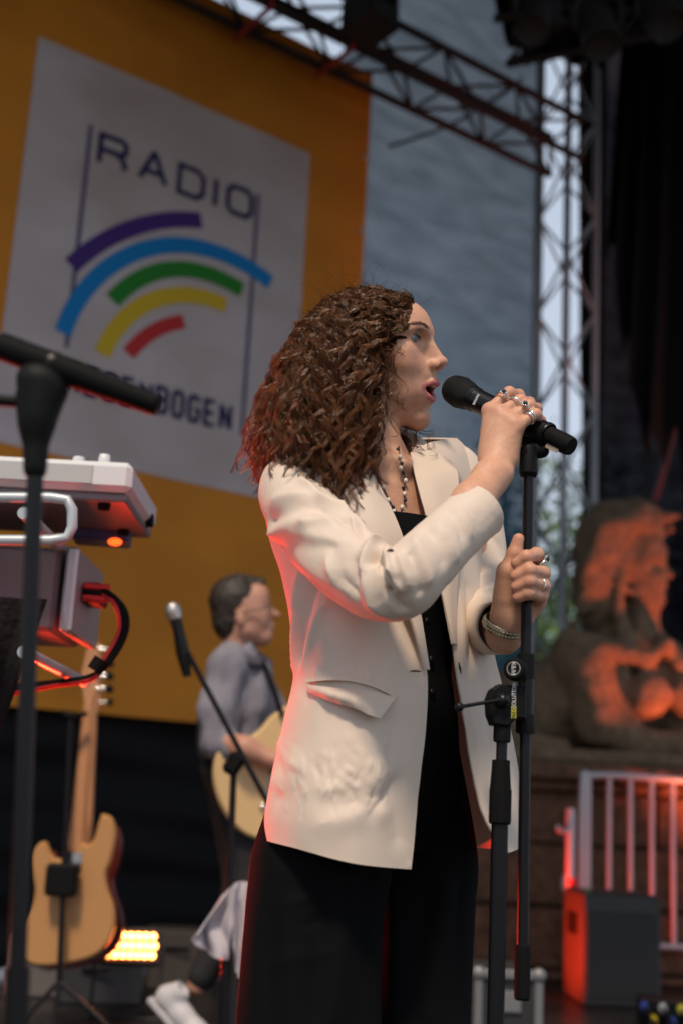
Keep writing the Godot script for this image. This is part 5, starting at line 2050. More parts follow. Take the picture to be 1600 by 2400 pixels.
func paint_skin(mb: Mb) -> void:
	var inv := hd_b.transposed()
	var nz := FastNoiseLite.new()
	nz.seed = 9
	nz.frequency = 38.0
	nz.fractal_octaves = 3
	for k in mb.v.size():
		var p := mb.v[k]
		var q: Vector3 = inv * (p - hd_o) / hd_u
		var c := SKIN
		var f := nz.get_noise_3dv(p)
		c = Color(c.r * (1.0 + 0.06 * f), c.g * (1.0 + 0.12 * f), c.b * (1.0 + 0.12 * f))
		var fr := nz.get_noise_3dv(p * 5.5)
		if fr > 0.42:
			c = c.lerp(Color(0.33, 0.15, 0.085), clampf((fr - 0.42) * 3.0, 0.0, 0.35))
		for kn: Vector3 in knuckles:
			var kd := kn.distance_squared_to(p)
			if kd < 0.0004:
				c = c.lerp(Color(0.56, 0.235, 0.165), 0.55 * exp(-kd / 0.00012))
		if q.y > -190 and q.y < 130 and q.z > 20 and q.length() < 240:
			var ar := absf(q.x)
			# rosy cheeks and nose
			var ch := exp(-(pow((ar - 60) / 28.0, 2) + pow((q.y + 25) / 26.0, 2)))
			var ns := exp(-(pow(ar / 18.0, 2) + pow((q.y + 24) / 16.0, 2) + pow((q.z - 155) / 22.0, 2)))
			c = c.lerp(Color(0.52, 0.235, 0.17), 0.35 * ch + 0.30 * ns)
			# eye make-up round the lids, with the shade of the lid crease painted in
			var e := Vector3(ar, q.y, q.z)
			var lid := exp(-(pow((ar - 47) / 15.0, 2) + pow((q.y - 44) / 8.5, 2)))
			c = c.lerp(Color(0.16, 0.085, 0.07), clampf(0.9 * lid, 0, 1) if q.z > 70 else 0.0)
			var under := exp(-(pow((ar - 44) / 17.0, 2) + pow((q.y - 11) / 5.0, 2)))
			c = c.lerp(Color(0.33, 0.17, 0.13), 0.45 * under if q.z > 70 else 0.0)
			var lo := 1e3
			lo = minf(path_dist(e, upper_lip), path_dist(e, lower_lip))
			c = c.lerp(LIP, clampf((9.0 - lo) / 2.0, 0.0, 1.0))
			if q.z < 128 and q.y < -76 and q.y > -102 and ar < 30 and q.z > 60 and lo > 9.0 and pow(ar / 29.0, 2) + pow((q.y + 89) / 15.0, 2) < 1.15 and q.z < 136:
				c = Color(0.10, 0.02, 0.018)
			if seg_dist(e, Vector3(14, -43, 149), Vector3(9, -27, 146)) < 7.0 and q.y > -42 and ar < 16:
				c = c.lerp(Color(0.12, 0.03, 0.025), 0.8)
			# eyebrow hair ground
			var bd := path_dist(e, brow)
			c = c.lerp(Color(0.15, 0.08, 0.05), 0.8 * clampf((8.0 - bd) / 4.5, 0.0, 1.0))
			# a small mole on the cheek
			if e.distance_to(Vector3(80, -12, 62)) < 4.0:
				c = Color(0.2, 0.09, 0.06)
		mb.c[k] = c


func singer() -> void:
	var a := deg_to_rad(22.0)
	hd_o = W(885, 830, 1.985)
	hd_u = upx(hd_o)
	var cb := cam_xf.basis
	hd_b = Basis(cb * Vector3(-sin(a), 0, cos(a)), cb.y, cb * Vector3(cos(a), 0, sin(a)))
	var ta := deg_to_rad(44.0)
	to_b = Basis(Vector3(-sin(ta), 0, cos(ta)), Vector3.UP, Vector3(cos(ta), 0, sin(ta)))
	upper_lip = [Vector3(33, -84, 124), Vector3(18, -74, 142), Vector3(0, -73, 147)]
	lower_lip = [Vector3(33, -86, 123), Vector3(19, -107, 133), Vector3(0, -112, 136)]
	brow = [Vector3(72, 46, 84), Vector3(60, 56, 104), Vector3(44, 59, 120), Vector3(20, 50, 130)]
	var person := thing("person", "woman in a cream blazer singing into a microphone, curly brown hair", "person", Vector3(W(850, 1700, 1.95).x, 0, -1.95))
	var skin := skin_mat()
	var body := Mb.new()
	var s := Sdf.new()
	head_shape(s)
	torso_shape(s)
	var lo := Vector3(W(740, 1000, 1.95).x, W(900, 1280, 1.9).y, -2.16)
	var hi := Vector3(W(1075, 1000, 1.95).x, W(900, 690, 2.0).y, -1.80)
	head_sdf = s
	s.mesh(lo, hi, 0.0027, body, 0.02)
	print("  head ", body.v.size(), " ", Time.get_ticks_msec())
	s = Sdf.new()
	right_hand(s)
	hand_box(s, body, [W(1010, 1320, 1.68), W(1285, 890, 1.80)], -1.925, -1.66)
	print("  hand ", body.v.size(), " ", Time.get_ticks_msec())
	s = Sdf.new()
	left_hand(s)
	hand_box(s, body, [W(1125, 1530, 1.85), W(1295, 1235, 1.80)], -1.99, -1.735)
	print("  hand ", body.v.size(), " ", Time.get_ticks_msec())
	# the rest of the body, inside the clothes
	s = Sdf.new()
	torso_shape(s, 0.96)
	s.ell(W(868, 1500, 1.97), to_b, Vector3(0.125, 0.17, 0.085), 0.06)
	s.ell(W(862, 1740, 1.97), to_b, Vector3(0.15, 0.14, 0.10), 0.06)
	var hipr := W(800, 1820, 1.89)
	var hipl := W(950, 1820, 2.04)
	for q in [[hipr, -0.02], [hipl, 0.02]]:
		var hp: Vector3 = q[0]
		var knee := Vector3(hp.x + q[1], 0.50, hp.z + 0.02)
		var ank := Vector3(knee.x, 0.09, knee.z - 0.02)
		s.cap(hp, knee, 0.07, 0.05, 0.05)
		s.cap(knee, ank, 0.052, 0.036, 0.03)
		s.cap(ank, ank + Vector3(0.11, -0.055, 0.11), 0.036, 0.03, 0.03)
	s.chain([W(700, 1130, 1.90), W(900, 1375, 1.69), W(1010, 1300, 1.69)], [0.04, 0.034, 0.028], 0.03)
	s.chain([W(1065, 1090, 2.09), W(1112, 1400, 2.06), W(1150, 1480, 1.95)], [0.045, 0.037, 0.03], 0.03)
	hand_box(s, body, [Vector3(-0.25, 0.0, 0), Vector3(0.40, W(900, 1120, 1.9).y, 0)], -2.25, -1.55, 0.013)
	print("  body ", body.v.size(), " ", Time.get_ticks_msec())
	paint_skin(body)
	put(body, "body", skin, person)
	face_details(person)
	clothes(person)
	print("  clothes ", Time.get_ticks_msec())
	jewellery(person)
	hair(person)


func hand_box(s: Sdf, mb: Mb, corners: Array, z0: float, z1: float, cell := 0.0026) -> void:
	var a: Vector3 = corners[0]
	var b: Vector3 = corners[1]
	s.mesh(Vector3(minf(a.x, b.x), minf(a.y, b.y), z0), Vector3(maxf(a.x, b.x), maxf(a.y, b.y), z1), cell, mb, 0.015 if cell < 0.005 else 0.05)


# slide a point along the face's forward axis until it lies on the skin
func on_skin(p: Vector3, dir: Vector3, proud := 0.0) -> Vector3:
	var all := PackedInt32Array(range(head_sdf.ty.size()))
	var q := p + dir * 0.04
	for k in 60:
		var d := head_sdf.eval(q, all)
		if d < 0.0003:
			break
		q -= dir * d * 0.8
	return q + dir * proud


func face_details(person: Node) -> void:
	var u := hd_u
	# eyeballs with iris and pupil
	var em := mat("eye", Color.WHITE, 0.08)
	em.vertex_color_use_as_albedo = true
	for sg in [-1.0, 1.0]:
		var m := Mb.new()
		var c := H(sg * 43, 26, 95)
		var gaze := (hd_b * Vector3(0.14 * sg + 0.02, -0.03, 1.0)).normalized()
		var xf := along(c, gaze)
		var rows := []
		for y in 31:
			var r := PackedVector3Array()
			var th := PI * y / 30.0
			for x in 32:
				r.append(xf * (Vector3(sin(th) * cos(TAU * x / 32.0), cos(th), sin(th) * sin(TAU * x / 32.0)) * 16.8 * u))
			rows.append(r)
		m.grid(rows, true)
		for k in m.v.size():
			var ang := rad_to_deg(acos(clampf((m.v[k] - c).normalized().dot(gaze), -1, 1)))
			m.c[k] = Color(0.005, 0.005, 0.006) if ang < 13 else (Color(0.11, 0.17, 0.18) if ang < 28 else (Color(0.02, 0.035, 0.045) if ang < 33 else Color(0.30, 0.25, 0.235)))
		put(m, "eye", em, person)
		# lash line, lashes and the pale liner over it
		m = Mb.new()
		var lid := spline([H(sg * 67, 28, 86), H(sg * 57, 32.5, 100), H(sg * 44, 32.2, 110.2), H(sg * 32, 28.5, 113.4), H(sg * 25, 20, 112)], 18)
		m.tube(lid, fspline([0.8 * u, 2.4 * u, 2.6 * u, 1.8 * u, 0.8 * u], 18), 6)
		for k in range(1, 14):
			var p := lid[k]
			var out := (hd_b * Vector3(sg * 0.45, 0.25, 0.85)).normalized()
			m.tube([p, p + out * 4 * u + hd_b.y * 0.5 * u, p + out * 7.5 * u + hd_b.y * 3.5 * u], [0.45 * u, 0.35 * u, 0.1 * u], 4)
		put(m, "eyelashes", mat("lash_black", Color(0.008, 0.006, 0.006), 0.6), person)
		m = Mb.new()
		var ln := spline([H(sg * 68, 29, 86), H(sg * 57, 37.5, 101.5), H(sg * 44, 40, 111), H(sg * 35, 38, 113.6)], 16)
		m.tube(ln, fspline([0.5 * u, 2.3 * u, 2.6 * u, 0.6 * u], 16), 6)
		put(m, "eyeliner", mat("cream_liner", Color(0.78, 0.62, 0.42), 0.5), person)
		# eyebrow hairs
		m = Mb.new()
		var fwd := (hd_b * Vector3(sg * 0.5, 0.1, 0.86)).normalized()
		var bl := spline([H(sg * 74, 47, 86), H(sg * 62, 56, 104), H(sg * 44, 59, 120), H(sg * 20, 50, 131)], 60)
		for k in 110:
			var t := rng.randi_range(0, 57)
			var dirb := (bl[t] - bl[t + 1]).normalized()
			var p := bl[t] + hd_b.y * rng.randf_range(-4.5, 4.5) * u * (0.3 + 0.7 * t / 60.0)
			var q := on_skin(p + dirb * rng.randf_range(6, 10) * u + hd_b.y * rng.randf_range(0, 3.0) * u, fwd, 0.0004)
			p = on_skin(p, fwd, 0.0)
			m.tube([p, p.lerp(q, 0.5) + hd_b.z * 1.2 * u, q], [0.42 * u, 0.4 * u, 0.15 * u], 3)
		put(m, "eyebrow", mat("brow_brown", Color(0.13, 0.07, 0.042), 0.8), person)
	# upper teeth and tongue
	var m := Mb.new()
	for k in 8:
		var t := (k - 3.5) / 3.5
		var p := H(t * 21, -78, 138 - 13 * t * t)
		m.box(Transform3D(hd_b.rotated(hd_b.y, 0.0), p), Vector3(5.6, 9.0, 4.0) * u, 1.6 * u)
	put(m, "teeth", mat("tooth_enamel", Color(0.62, 0.57, 0.48), 0.25), person)
	var s := Sdf.new()
	s.ell(H(0, -105, 108), hd_b, Vector3(19, 8, 24) * u, 0.004)
	m = Mb.new()
	s.mesh(H(0, -105, 108) - Vector3.ONE * 0.025, H(0, -105, 108) + Vector3.ONE * 0.025, 0.002, m)
	put(m, "tongue", mat("tongue_pink", Color(0.34, 0.09, 0.085), 0.35), person)


# ------------------------------------------------------------------ her clothes
func WW(q: Array) -> Vector3:
	return W(q[0], q[1], q[2])


func wnet(rows: Array) -> Array:
	var out := []
	for r in rows:
		var l := []
		for q in r:
			l.append(WW(q))
		out.append(l)
	return out


# the point of a grid that shows nearest to a picture position, on its near side
func pick(grid: Array, px: float, py: float) -> Vector3:
	var inv := cam_xf.affine_inverse()
	var best := Vector3.ZERO
	var bd := 1e9
	for r: PackedVector3Array in grid:
		for p in r:
			var c := inv * p
			var x := 800.0 - F * c.x / c.z - px
			var y := 1200.0 + F * c.y / c.z - py
			var d := x * x + y * y - 600.0 * c.z
			if d < bd:
				bd = d
				best = p
	return best


# push a grid out along its normals by soft ridges: [px0, py0, px1, py1, width m, height m]
func fold(grid: Array, ridges: Array, out_sign: float, closed := false) -> void:
	var segs := []
	for r in ridges:
		segs.append([pick(grid, r[0], r[1]), pick(grid, r[2], r[3]), r[4], r[5]])
	fold3(grid, segs, out_sign, closed)


func fold3(grid: Array, segs: Array, out_sign: float, closed := false) -> void:
	var nr := grid.size()
	var w: int = grid[0].size()
	var res := []
	for y in nr:
		var row := PackedVector3Array()
		for x in w:
			var p: Vector3 = grid[y][x]
			var d := 0.0
			for g in segs:
				var a: Vector3 = g[0]
				var b: Vector3 = g[1]
				var wd: float = g[2]
				if absf(p.y - (a.y + b.y) * 0.5) > absf(a.y - b.y) * 0.5 + wd * 3.0:
					continue
				var ba := b - a
				var h := clampf((p - a).dot(ba) / maxf(ba.length_squared(), 1e-9), 0.0, 1.0)
				var e := (p - a - ba * h).length_squared() / (wd * wd)
				if e < 8.0:
					d += g[3] * (0.5 * exp(-e) + 0.5 * exp(-1.9 * sqrt(e))) * (0.35 + 0.65 * sin(PI * clampf(0.12 + 0.76 * h, 0, 1)))
			var x0 := (x - 1 + w) % w if closed else maxi(x - 1, 0)
			var x1 := (x + 1) % w if closed else mini(x + 1, w - 1)
			var nn: Vector3 = (grid[mini(y + 1, nr - 1)][x] - grid[maxi(y - 1, 0)][x]).cross(grid[y][x1] - grid[y][x0]).normalized()
			row.append(p + nn * d * out_sign)
		res.append(row)
	for y in nr:
		grid[y] = res[y]


func ripple_noise(grid: Array, amp: float, freq: float, sd: int) -> void:
	var nz := FastNoiseLite.new()
	nz.seed = sd
	nz.frequency = freq
	nz.fractal_octaves = 3
	for r in grid.size():
		var row: PackedVector3Array = grid[r]
		for x in row.size():
			row[x] += to_b.x * nz.get_noise_3dv(row[x]) * amp
		grid[r] = row


func sleeve(ctrl: Array, nl: int, na: int, flat := 1.0) -> Array:
	var c := []
	var rad := []
	for q in ctrl:
		var p := WW(q)
		c.append(p)
		rad.append(q[3] * upx(p))
	var cl := spline(c, nl)
	var rl := fspline(rad, nl)
	var rows := []
	var u := cam_xf.basis.z
	for k in nl:
		var t := (cl[mini(k + 1, nl - 1)] - cl[maxi(k - 1, 0)]).normalized()
		u = (u - t * u.dot(t)).normalized()
		var w := t.cross(u)
		var r := PackedVector3Array()
		for j in na:
			var ang := TAU * j / na
			r.append(cl[k] + (u * cos(ang) * flat + w * sin(ang)) * rl[k])
		rows.append(r)
	return rows


func clothes(person: Node) -> void:
	var bz := mat("cream_wool", Color(0.69, 0.57, 0.465), 0.6, 0.0, 0.4)
	bz.rim_enabled = true
	bz.rim = 0.25
	bz.rim_tint = 0.6
	bz.albedo_texture = noise_tex(0.35, Color(0.93, 0.925, 0.92), Color(1, 1, 1), 512, 3, 41)
	bz.heightmap_enabled = true
	bz.heightmap_texture = noise_tex(0.45, Color.BLACK, Color.WHITE, 512, 2, 42)
	bz.heightmap_scale = 0.02
	tri(bz, 6.0, false)
	var lining := mat("cream_lining", Color(0.60, 0.42, 0.30), 0.45)
	var blk := mat("black_crepe", Color(0.0045, 0.0045, 0.005), 0.85, 0.0, 0.18)
	blk.rim_enabled = true
	blk.rim = 0.015
	blk.heightmap_enabled = true
	blk.heightmap_texture = bz.heightmap_texture
	blk.heightmap_scale = 0.03
	tri(blk, 6.0, false)

	var jacket := Node3D.new()
	jacket.name = "blazer"
	person.add_child(jacket)

	# --- right front, side and back
	var g := net(wnet([
		[[842, 1052, 1.912], [805, 1052, 1.892], [772, 1050, 1.90], [762, 1046, 1.94], [780, 1040, 2.00], [840, 1034, 2.065]],
		[[856, 1095, 1.880], [795, 1085, 1.838], [705, 1080, 1.842], [648, 1092, 1.905], [700, 1078, 2.03], [830, 1072, 2.10]],
		[[896, 1165, 1.850], [800, 1150, 1.798], [690, 1140, 1.825], [618, 1142, 1.915], [690, 1140, 2.06], [830, 1140, 2.13]],
		[[938, 1260, 1.826], [830, 1250, 1.782], [705, 1250, 1.82], [630, 1255, 1.92], [700, 1250, 2.07], [830, 1250, 2.14]],
		[[966, 1360, 1.83], [850, 1360, 1.79], [730, 1355, 1.81], [658, 1352, 1.91], [720, 1360, 2.06], [830, 1360, 2.14]],
		[[984, 1475, 1.822], [850, 1475, 1.775], [740, 1470, 1.80], [681, 1472, 1.90], [735, 1480, 2.05], [830, 1480, 2.13]],
		[[1000, 1589, 1.812], [850, 1585, 1.772], [745, 1580, 1.80], [688, 1582, 1.90], [740, 1590, 2.05], [830, 1590, 2.13]],
		[[995, 1723, 1.802], [840, 1715, 1.758], [725, 1710, 1.79], [657, 1715, 1.89], [715, 1720, 2.05], [820, 1720, 2.14]],
		[[981, 1855, 1.80], [835, 1850, 1.748], [705, 1845, 1.775], [632, 1850, 1.885], [700, 1850, 2.05], [815, 1850, 2.15]],
		[[971, 1960, 1.80], [830, 1945, 1.745], [700, 1925, 1.77], [622, 1915, 1.88], [693, 1910, 2.05], [810, 1920, 2.15]],
		[[963, 2038, 1.80], [830, 2024, 1.745], [700, 1990, 1.77], [618, 1966, 1.88], [690, 1960, 2.05], [805, 1975, 2.15]],
	]), 200, 150)
	var rid := [
		# side fold under the arm, drape lines
		[700, 1350, 690, 1560, 0.014, 0.012], [735, 1380, 705, 1540, 0.012, -0.013], [760, 1420, 712, 1560, 0.012, 0.011], [690, 1440, 678, 1530, 0.010, -0.008],
		[930, 1500, 905, 1600, 0.02, 0.004], [720, 1640, 800, 1720, 0.015, -0.004], [725, 1650, 815, 1735, 0.013, 0.003],
		[905, 1690, 935, 1960, 0.018, -0.008], [870, 1720, 895, 1900, 0.02, 0.006], [925, 1640, 940, 1760, 0.0022, 0.0012],
		[640, 1830, 780, 1850, 0.016, 0.007], [650, 1868, 830, 1880, 0.016, -0.006], [690, 1790, 900, 1810, 0.020, 0.007],
		[870, 1910, 935, 1830, 0.014, -0.009], [760, 1930, 880, 1900, 0.018, 0.007], [640, 1740, 700, 1800, 0.012, 0.004],
		[630, 1960, 960, 2030, 0.006, 0.0016],
	]
	var rr := RandomNumberGenerator.new()
	rr.seed = 77
	for k in 95:      # crumples low on the front, lying over the pocket bag
		var x := rr.randf_range(655, 915)
		var y := 1790.0 + 0.13 * (x - 655) + rr.randfn() * 36.0
		var l := rr.randf_range(12, 44)
		var an := rr.randf_range(0.6, 1.9)
		rid.append([x, y, x + l * cos(an), y + l * sin(an), rr.randf_range(0.0022, 0.0040), rr.randf_range(0.0008, 0.0026) * (1.0 if rr.randf() < 0.65 else -1.0)])
	for k in 26:      # gathered threads above the pocket
		var x := rr.randf_range(730, 915)
		var y := 1590.0 + 0.08 * (x - 730)
		rid.append([x, y - rr.randf_range(8, 30), x + rr.randf_range(-4, 4), y + 2, 0.003, 0.0012])
	fold(g, rid, -1.0)
	ripple_noise(g, 0.0035, 6.0, 3)
	var m := Mb.new()
	m.cloth(g, -0.003)
	put(m, "right_front", bz, jacket)
	var right_grid := g

	# --- left front and its part of the back
	var gl := net(wnet([
		[[962, 1060, 1.955], [1005, 1040, 1.985], [1055, 1030, 2.05], [1060, 1030, 2.12], [960, 1030, 2.12], [835, 1034, 2.07]],
		[[972, 1118, 1.925], [1025, 1090, 1.96], [1085, 1070, 2.06], [1085, 1065, 2.15], [980, 1070, 2.18], [828, 1072, 2.105]],
		[[994, 1210, 1.898], [1045, 1180, 1.945], [1108, 1160, 2.06], [1090, 1160, 2.18], [980, 1160, 2.20], [828, 1140, 2.135]],
		[[1014, 1300, 1.882], [1062, 1280, 1.935], [1125, 1270, 2.055], [1090, 1270, 2.19], [980, 1270, 2.21], [828, 1250, 2.145]],
		[[1033, 1390, 1.872], [1082, 1390, 1.925], [1135, 1390, 2.045], [1090, 1390, 2.19], [980, 1390, 2.21], [828, 1360, 2.145]],
		[[1055, 1500, 1.866], [1102, 1500, 1.915], [1147, 1505, 2.02], [1100, 1500, 2.18], [980, 1500, 2.20], [828, 1480, 2.135]],
		[[1078, 1650, 1.862], [1126, 1640, 1.908], [1177, 1630, 2.0], [1120, 1640, 2.18], [990, 1640, 2.20], [828, 1590, 2.135]],
		[[1100, 1790, 1.86], [1150, 1785, 1.90], [1204, 1780, 1.985], [1140, 1790, 2.18], [1000, 1790, 2.21], [818, 1720, 2.145]],
		[[1124, 1893, 1.86], [1166, 1885, 1.89], [1212, 1870, 1.965], [1150, 1890, 2.18], [1000, 1880, 2.22], [813, 1850, 2.155]],
		[[1152, 1952, 1.86], [1180, 1945, 1.888], [1214, 1935, 1.955], [1155, 1950, 2.18], [1000, 1930, 2.22], [808, 1920, 2.155]],
		[[1186, 2001, 1.862], [1198, 1996, 1.885], [1216, 1985, 1.945], [1160, 1990, 2.18], [1000, 1980, 2.22], [803, 1975, 2.155]],
	]), 150, 110)
	fold(gl, [
		[1070, 1390, 1080, 1560, 0.012, 0.006], [1092, 1380, 1098, 1600, 0.012, -0.006], [1115, 1420, 1112, 1580, 0.012, 0.005],
		[1120, 1560, 1150, 1800, 0.016, -0.004], [1140, 1600, 1180, 1850, 0.016, 0.004], [1090, 1640, 1130, 1850, 0.016, 0.003],
	], 1.0)
	ripple_noise(gl, 0.004, 9.0, 5)
	m = Mb.new()
	m.cloth(gl, -0.003)
	put(m, "left_front", bz, jacket)

	# --- near sleeve
	var sl := sleeve([
		[655, 1098, 1.90, 30], [668, 1130, 1.872, 62], [692, 1180, 1.835, 80], [745, 1248, 1.785, 92], [812, 1315, 1.73, 93], [880, 1362, 1.688, 90],
		[938, 1366, 1.664, 86], [985, 1325, 1.666, 77], [1045, 1265, 1.698, 71], [1092, 1222, 1.722, 68], [1121, 1196, 1.737, 69],
	], 230, 150)
	var Z5 := func(q: Array) -> Array:
		var l := []
		for r in q:
			l.append([580 + r[0] / 2.376, 980 + r[1] / 2.376, 580 + r[2] / 2.376, 980 + r[3] / 2.376, r[4], r[5]])
		return l
	fold(sl, Z5.call([
		[628, 835, 690, 700, 0.008, 0.018], [690, 700, 745, 690, 0.007, 0.013], [690, 800, 745, 735, 0.006, -0.017], [765, 745, 790, 860, 0.007, 0.019], [790, 860, 850, 960, 0.007, 0.013],
		[735, 800, 790, 960, 0.0055, -0.019], [790, 960, 850, 1060, 0.007, -0.013], [640, 880, 700, 1030, 0.012, 0.013], [610, 800, 612, 930, 0.010, -0.011], [700, 1030, 760, 1095, 0.010, 0.009],
		[850, 780, 900, 930, 0.009, 0.011], [830, 900, 880, 1060, 0.008, -0.010], [930, 680, 1010, 900, 0.010, 0.010], [905, 760, 960, 960, 0.008, -0.009], [1010, 620, 1090, 800, 0.010, -0.008],
		[1060, 590, 1160, 780, 0.011, 0.008], [1120, 520, 1190, 660, 0.010, -0.006], [1170, 500, 1240, 640, 0.010, 0.005],
		[130, 640, 330, 590, 0.012, 0.016], [330, 590, 560, 570, 0.012, 0.010], [130, 570, 420, 500, 0.013, -0.015], [150, 460, 330, 430, 0.013, 0.010], [180, 720, 480, 720, 0.015, -0.010],
		[300, 340, 410, 450, 0.009, 0.011], [410, 450, 520, 500, 0.009, 0.011], [520, 500, 640, 610, 0.010, 0.013], [560, 540, 650, 660, 0.008, -0.012], [440, 520, 560, 600, 0.008, -0.008],
		[440, 780, 490, 890, 0.010, 0.007], [300, 800, 560, 960, 0.02, 0.007], [540, 900, 620, 990, 0.011, -0.007], [250, 640, 500, 690, 0.013, 0.007],
		[130, 690, 300, 870, 0.0035, -0.003], [300, 870, 480, 1000, 0.0035, -0.003], [480, 1000, 760, 1100, 0.0035, -0.003],
		[1165, 405, 1370, 650, 0.0035, 0.002], [1150, 425, 1350, 668, 0.003, -0.0022],
	]), -1.0, true)
	var nz := FastNoiseLite.new()
	nz.seed = 12
	nz.frequency = 14.0
	for y in sl.size():
		var row: PackedVector3Array = sl[y]
		for x in row.size():
			row[x] += Vector3(nz.get_noise_3dv(row[x]), nz.get_noise_3dv(row[x] + Vector3(5, 0, 0)), nz.get_noise_3dv(row[x] + Vector3(0, 5, 0))) * 0.0018
		sl[y] = row
	tube_cloth(sl, "right_sleeve", bz, jacket)
	# --- far sleeve
	var sf := sleeve([
		[1055, 1048, 2.10, 26], [1064, 1075, 2.105, 46], [1085, 1130, 2.11, 60], [1108, 1220, 2.11, 66], [1118, 1300, 2.095, 68], [1114, 1380, 2.06, 70], [1118, 1440, 2.01, 68], [1138, 1468, 1.945, 64], [1160, 1472, 1.895, 62], [1174, 1470, 1.868, 63],
	], 130, 90)
	fold(sf, [
		[1130, 1350, 1175, 1320, 0.010, 0.009], [1130, 1375, 1170, 1360, 0.008, -0.009], [1128, 1390, 1165, 1378, 0.008, 0.008], [1100, 1200, 1160, 1260, 0.012, 0.005], [1120, 1240, 1175, 1290, 0.012, -0.004],
		[1130, 1420, 1150, 1500, 0.010, 0.004],
	], -1.0, true)
	tube_cloth(sf, "left_sleeve", bz, jacket)

	# --- lapels, collar
	var lap := net(wnet([
		[[828, 1050, 1.892], [800, 1062, 1.872], [772, 1078, 1.862]],
		[[866, 1108, 1.862], [830, 1112, 1.826], [778, 1128, 1.814]],
		[[906, 1182, 1.836], [866, 1180, 1.802], [806, 1188, 1.784]],
		[[936, 1250, 1.818], [895, 1250, 1.790], [846, 1252, 1.770]],
		[[962, 1340, 1.818], [938, 1340, 1.798], [908, 1342, 1.784]],
		[[982, 1450, 1.812], [972, 1450, 1.800], [958, 1450, 1.790]],
		[[1001, 1570, 1.806], [998, 1570, 1.803], [994, 1570, 1.799]],
	]), 60, 16)
	m = Mb.new()
	m.cloth(lap, 0.004)
	put(m, "right_lapel", bz, jacket)
	lap = net(wnet([
		[[960, 1064, 1.948], [985, 1060, 1.956], [1008, 1060, 1.966], [1024, 1066, 1.972]],
		[[966, 1094, 1.930], [994, 1092, 1.936], [1024, 1088, 1.946], [1052, 1086, 1.958]],
		[[972, 1122, 1.915], [1006, 1124, 1.918], [1040, 1119, 1.930], [1068, 1105, 1.945]],
		[[984, 1168, 1.900], [1015, 1172, 1.902], [1045, 1170, 1.915], [1072, 1150, 1.930]],
		[[997, 1216, 1.890], [1028, 1218, 1.893], [1052, 1216, 1.905], [1072, 1206, 1.920]],
		[[1018, 1320, 1.872], [1042, 1320, 1.876], [1058, 1318, 1.888], [1070, 1312, 1.902]],
		[[1038, 1420, 1.862], [1048, 1420, 1.866], [1056, 1420, 1.874], [1064, 1418, 1.884]],
		[[1056, 1510, 1.858], [1059, 1510, 1.861], [1062, 1510, 1.864], [1064, 1510, 1.868]],
	]), 64, 24)
	m = Mb.new()
	m.cloth(lap, -0.004)
	put(m, "left_lapel", bz, jacket)
	var col := net(wnet([
		[[838, 1068, 1.880], [800, 1058, 1.872], [775, 1050, 1.93], [800, 1040, 2.03], [880, 1030, 2.09], [960, 1030, 2.08], [1004, 1040, 2.02], [1020, 1058, 1.985]],
		[[846, 1040, 1.895], [818, 1030, 1.892], [795, 1018, 1.94], [815, 1008, 2.02], [880, 1000, 2.07], [945, 1003, 2.06], [978, 1022, 2.02], [984, 1046, 1.978]],
		[[845, 1050, 1.905], [825, 1040, 1.905], [808, 1028, 1.95], [822, 1020, 2.01], [880, 1012, 2.05], [935, 1015, 2.045], [962, 1032, 2.01], [964, 1058, 1.965]],
	]), 14, 70)
	m = Mb.new()
	m.cloth(col, 0.004)
	put(m, "collar", bz, jacket)

	m = Mb.new()
	var nt := PackedVector3Array([pick(lap, 1040, 1120) + to_b.z * 0.002, pick(lap, 1052, 1113) + to_b.z * 0.002, pick(lap, 1065, 1105) + to_b.z * 0.002])
	m.tube(nt, PackedFloat32Array([0.0004, 0.0011, 0.0007]), 6)
	put(m, "notch_gap_shade", mat("dark_thread_and_gap", Color(0.03, 0.025, 0.02), 0.9), jacket)  # dark tube stands in for the shade inside the open lapel notch
	# --- pocket welt and flap
	var welt := [[725, 1598], [780, 1592], [830, 1595], [885, 1606], [926, 1629]]
	var wp := []
	for q in welt:
		wp.append(pick(right_grid, q[0], q[1]) + to_b.x * 0.004)
	var up := spline(wp, 40)
	m = Mb.new()
	var r0 := PackedVector3Array()
	var r1 := PackedVector3Array()
	for p in up:
		r0.append(p + Vector3.UP * 0.0035)
		r1.append(p - Vector3.UP * 0.0035 + to_b.x * 0.001)
	m.cloth([r0, up, r1], -0.003)
	put(m, "pocket_welt", bz, jacket)
	var low := [[727, 1622, 0.003], [780, 1640, 0.011], [835, 1656, 0.020], [893, 1690, 0.032], [929, 1638, 0.006]]
	var rows := []
	var lp := []
	for q in low:
		lp.append(pick(right_grid, q[0], q[1]) + (to_b.x * 0.8 + to_b.z * 0.5) * q[2])
	var lw := PackedVector3Array()
	var stops := [0.0, 0.27, 0.55, 0.84, 1.0]
	for x in 40:
		var t := x / 39.0
		var sg := 0
		while sg < 3 and t > stops[sg + 1]:
			sg += 1
		lw.append((lp[sg] as Vector3).lerp(lp[sg + 1], (t - stops[sg]) / (stops[sg + 1] - stops[sg])))
	for k in 10:
		var f := k / 9.0
		var row := PackedVector3Array()
		for x in 40:
			var sag := sin(PI * pow(x / 39.0, 0.8))
			var top: Vector3 = up[x] - Vector3.UP * (0.004 + 0.013 * sag) + (to_b.x * 0.8 + to_b.z * 0.4) * 0.006 * sag
			row.append(top.lerp(lw[x], f) + (to_b.x * 0.8 + to_b.z * 0.4) * (0.012 * sin(PI * f) * sin(PI * x / 39.0) + 0.0015 * sin(x * 0.9) * f))
		rows.append(row)
	m = Mb.new()
	m.cloth(rows, -0.003)
	put(m, "pocket_flap", bz, jacket)
	# buttonhole and buttons
	m = Mb.new()
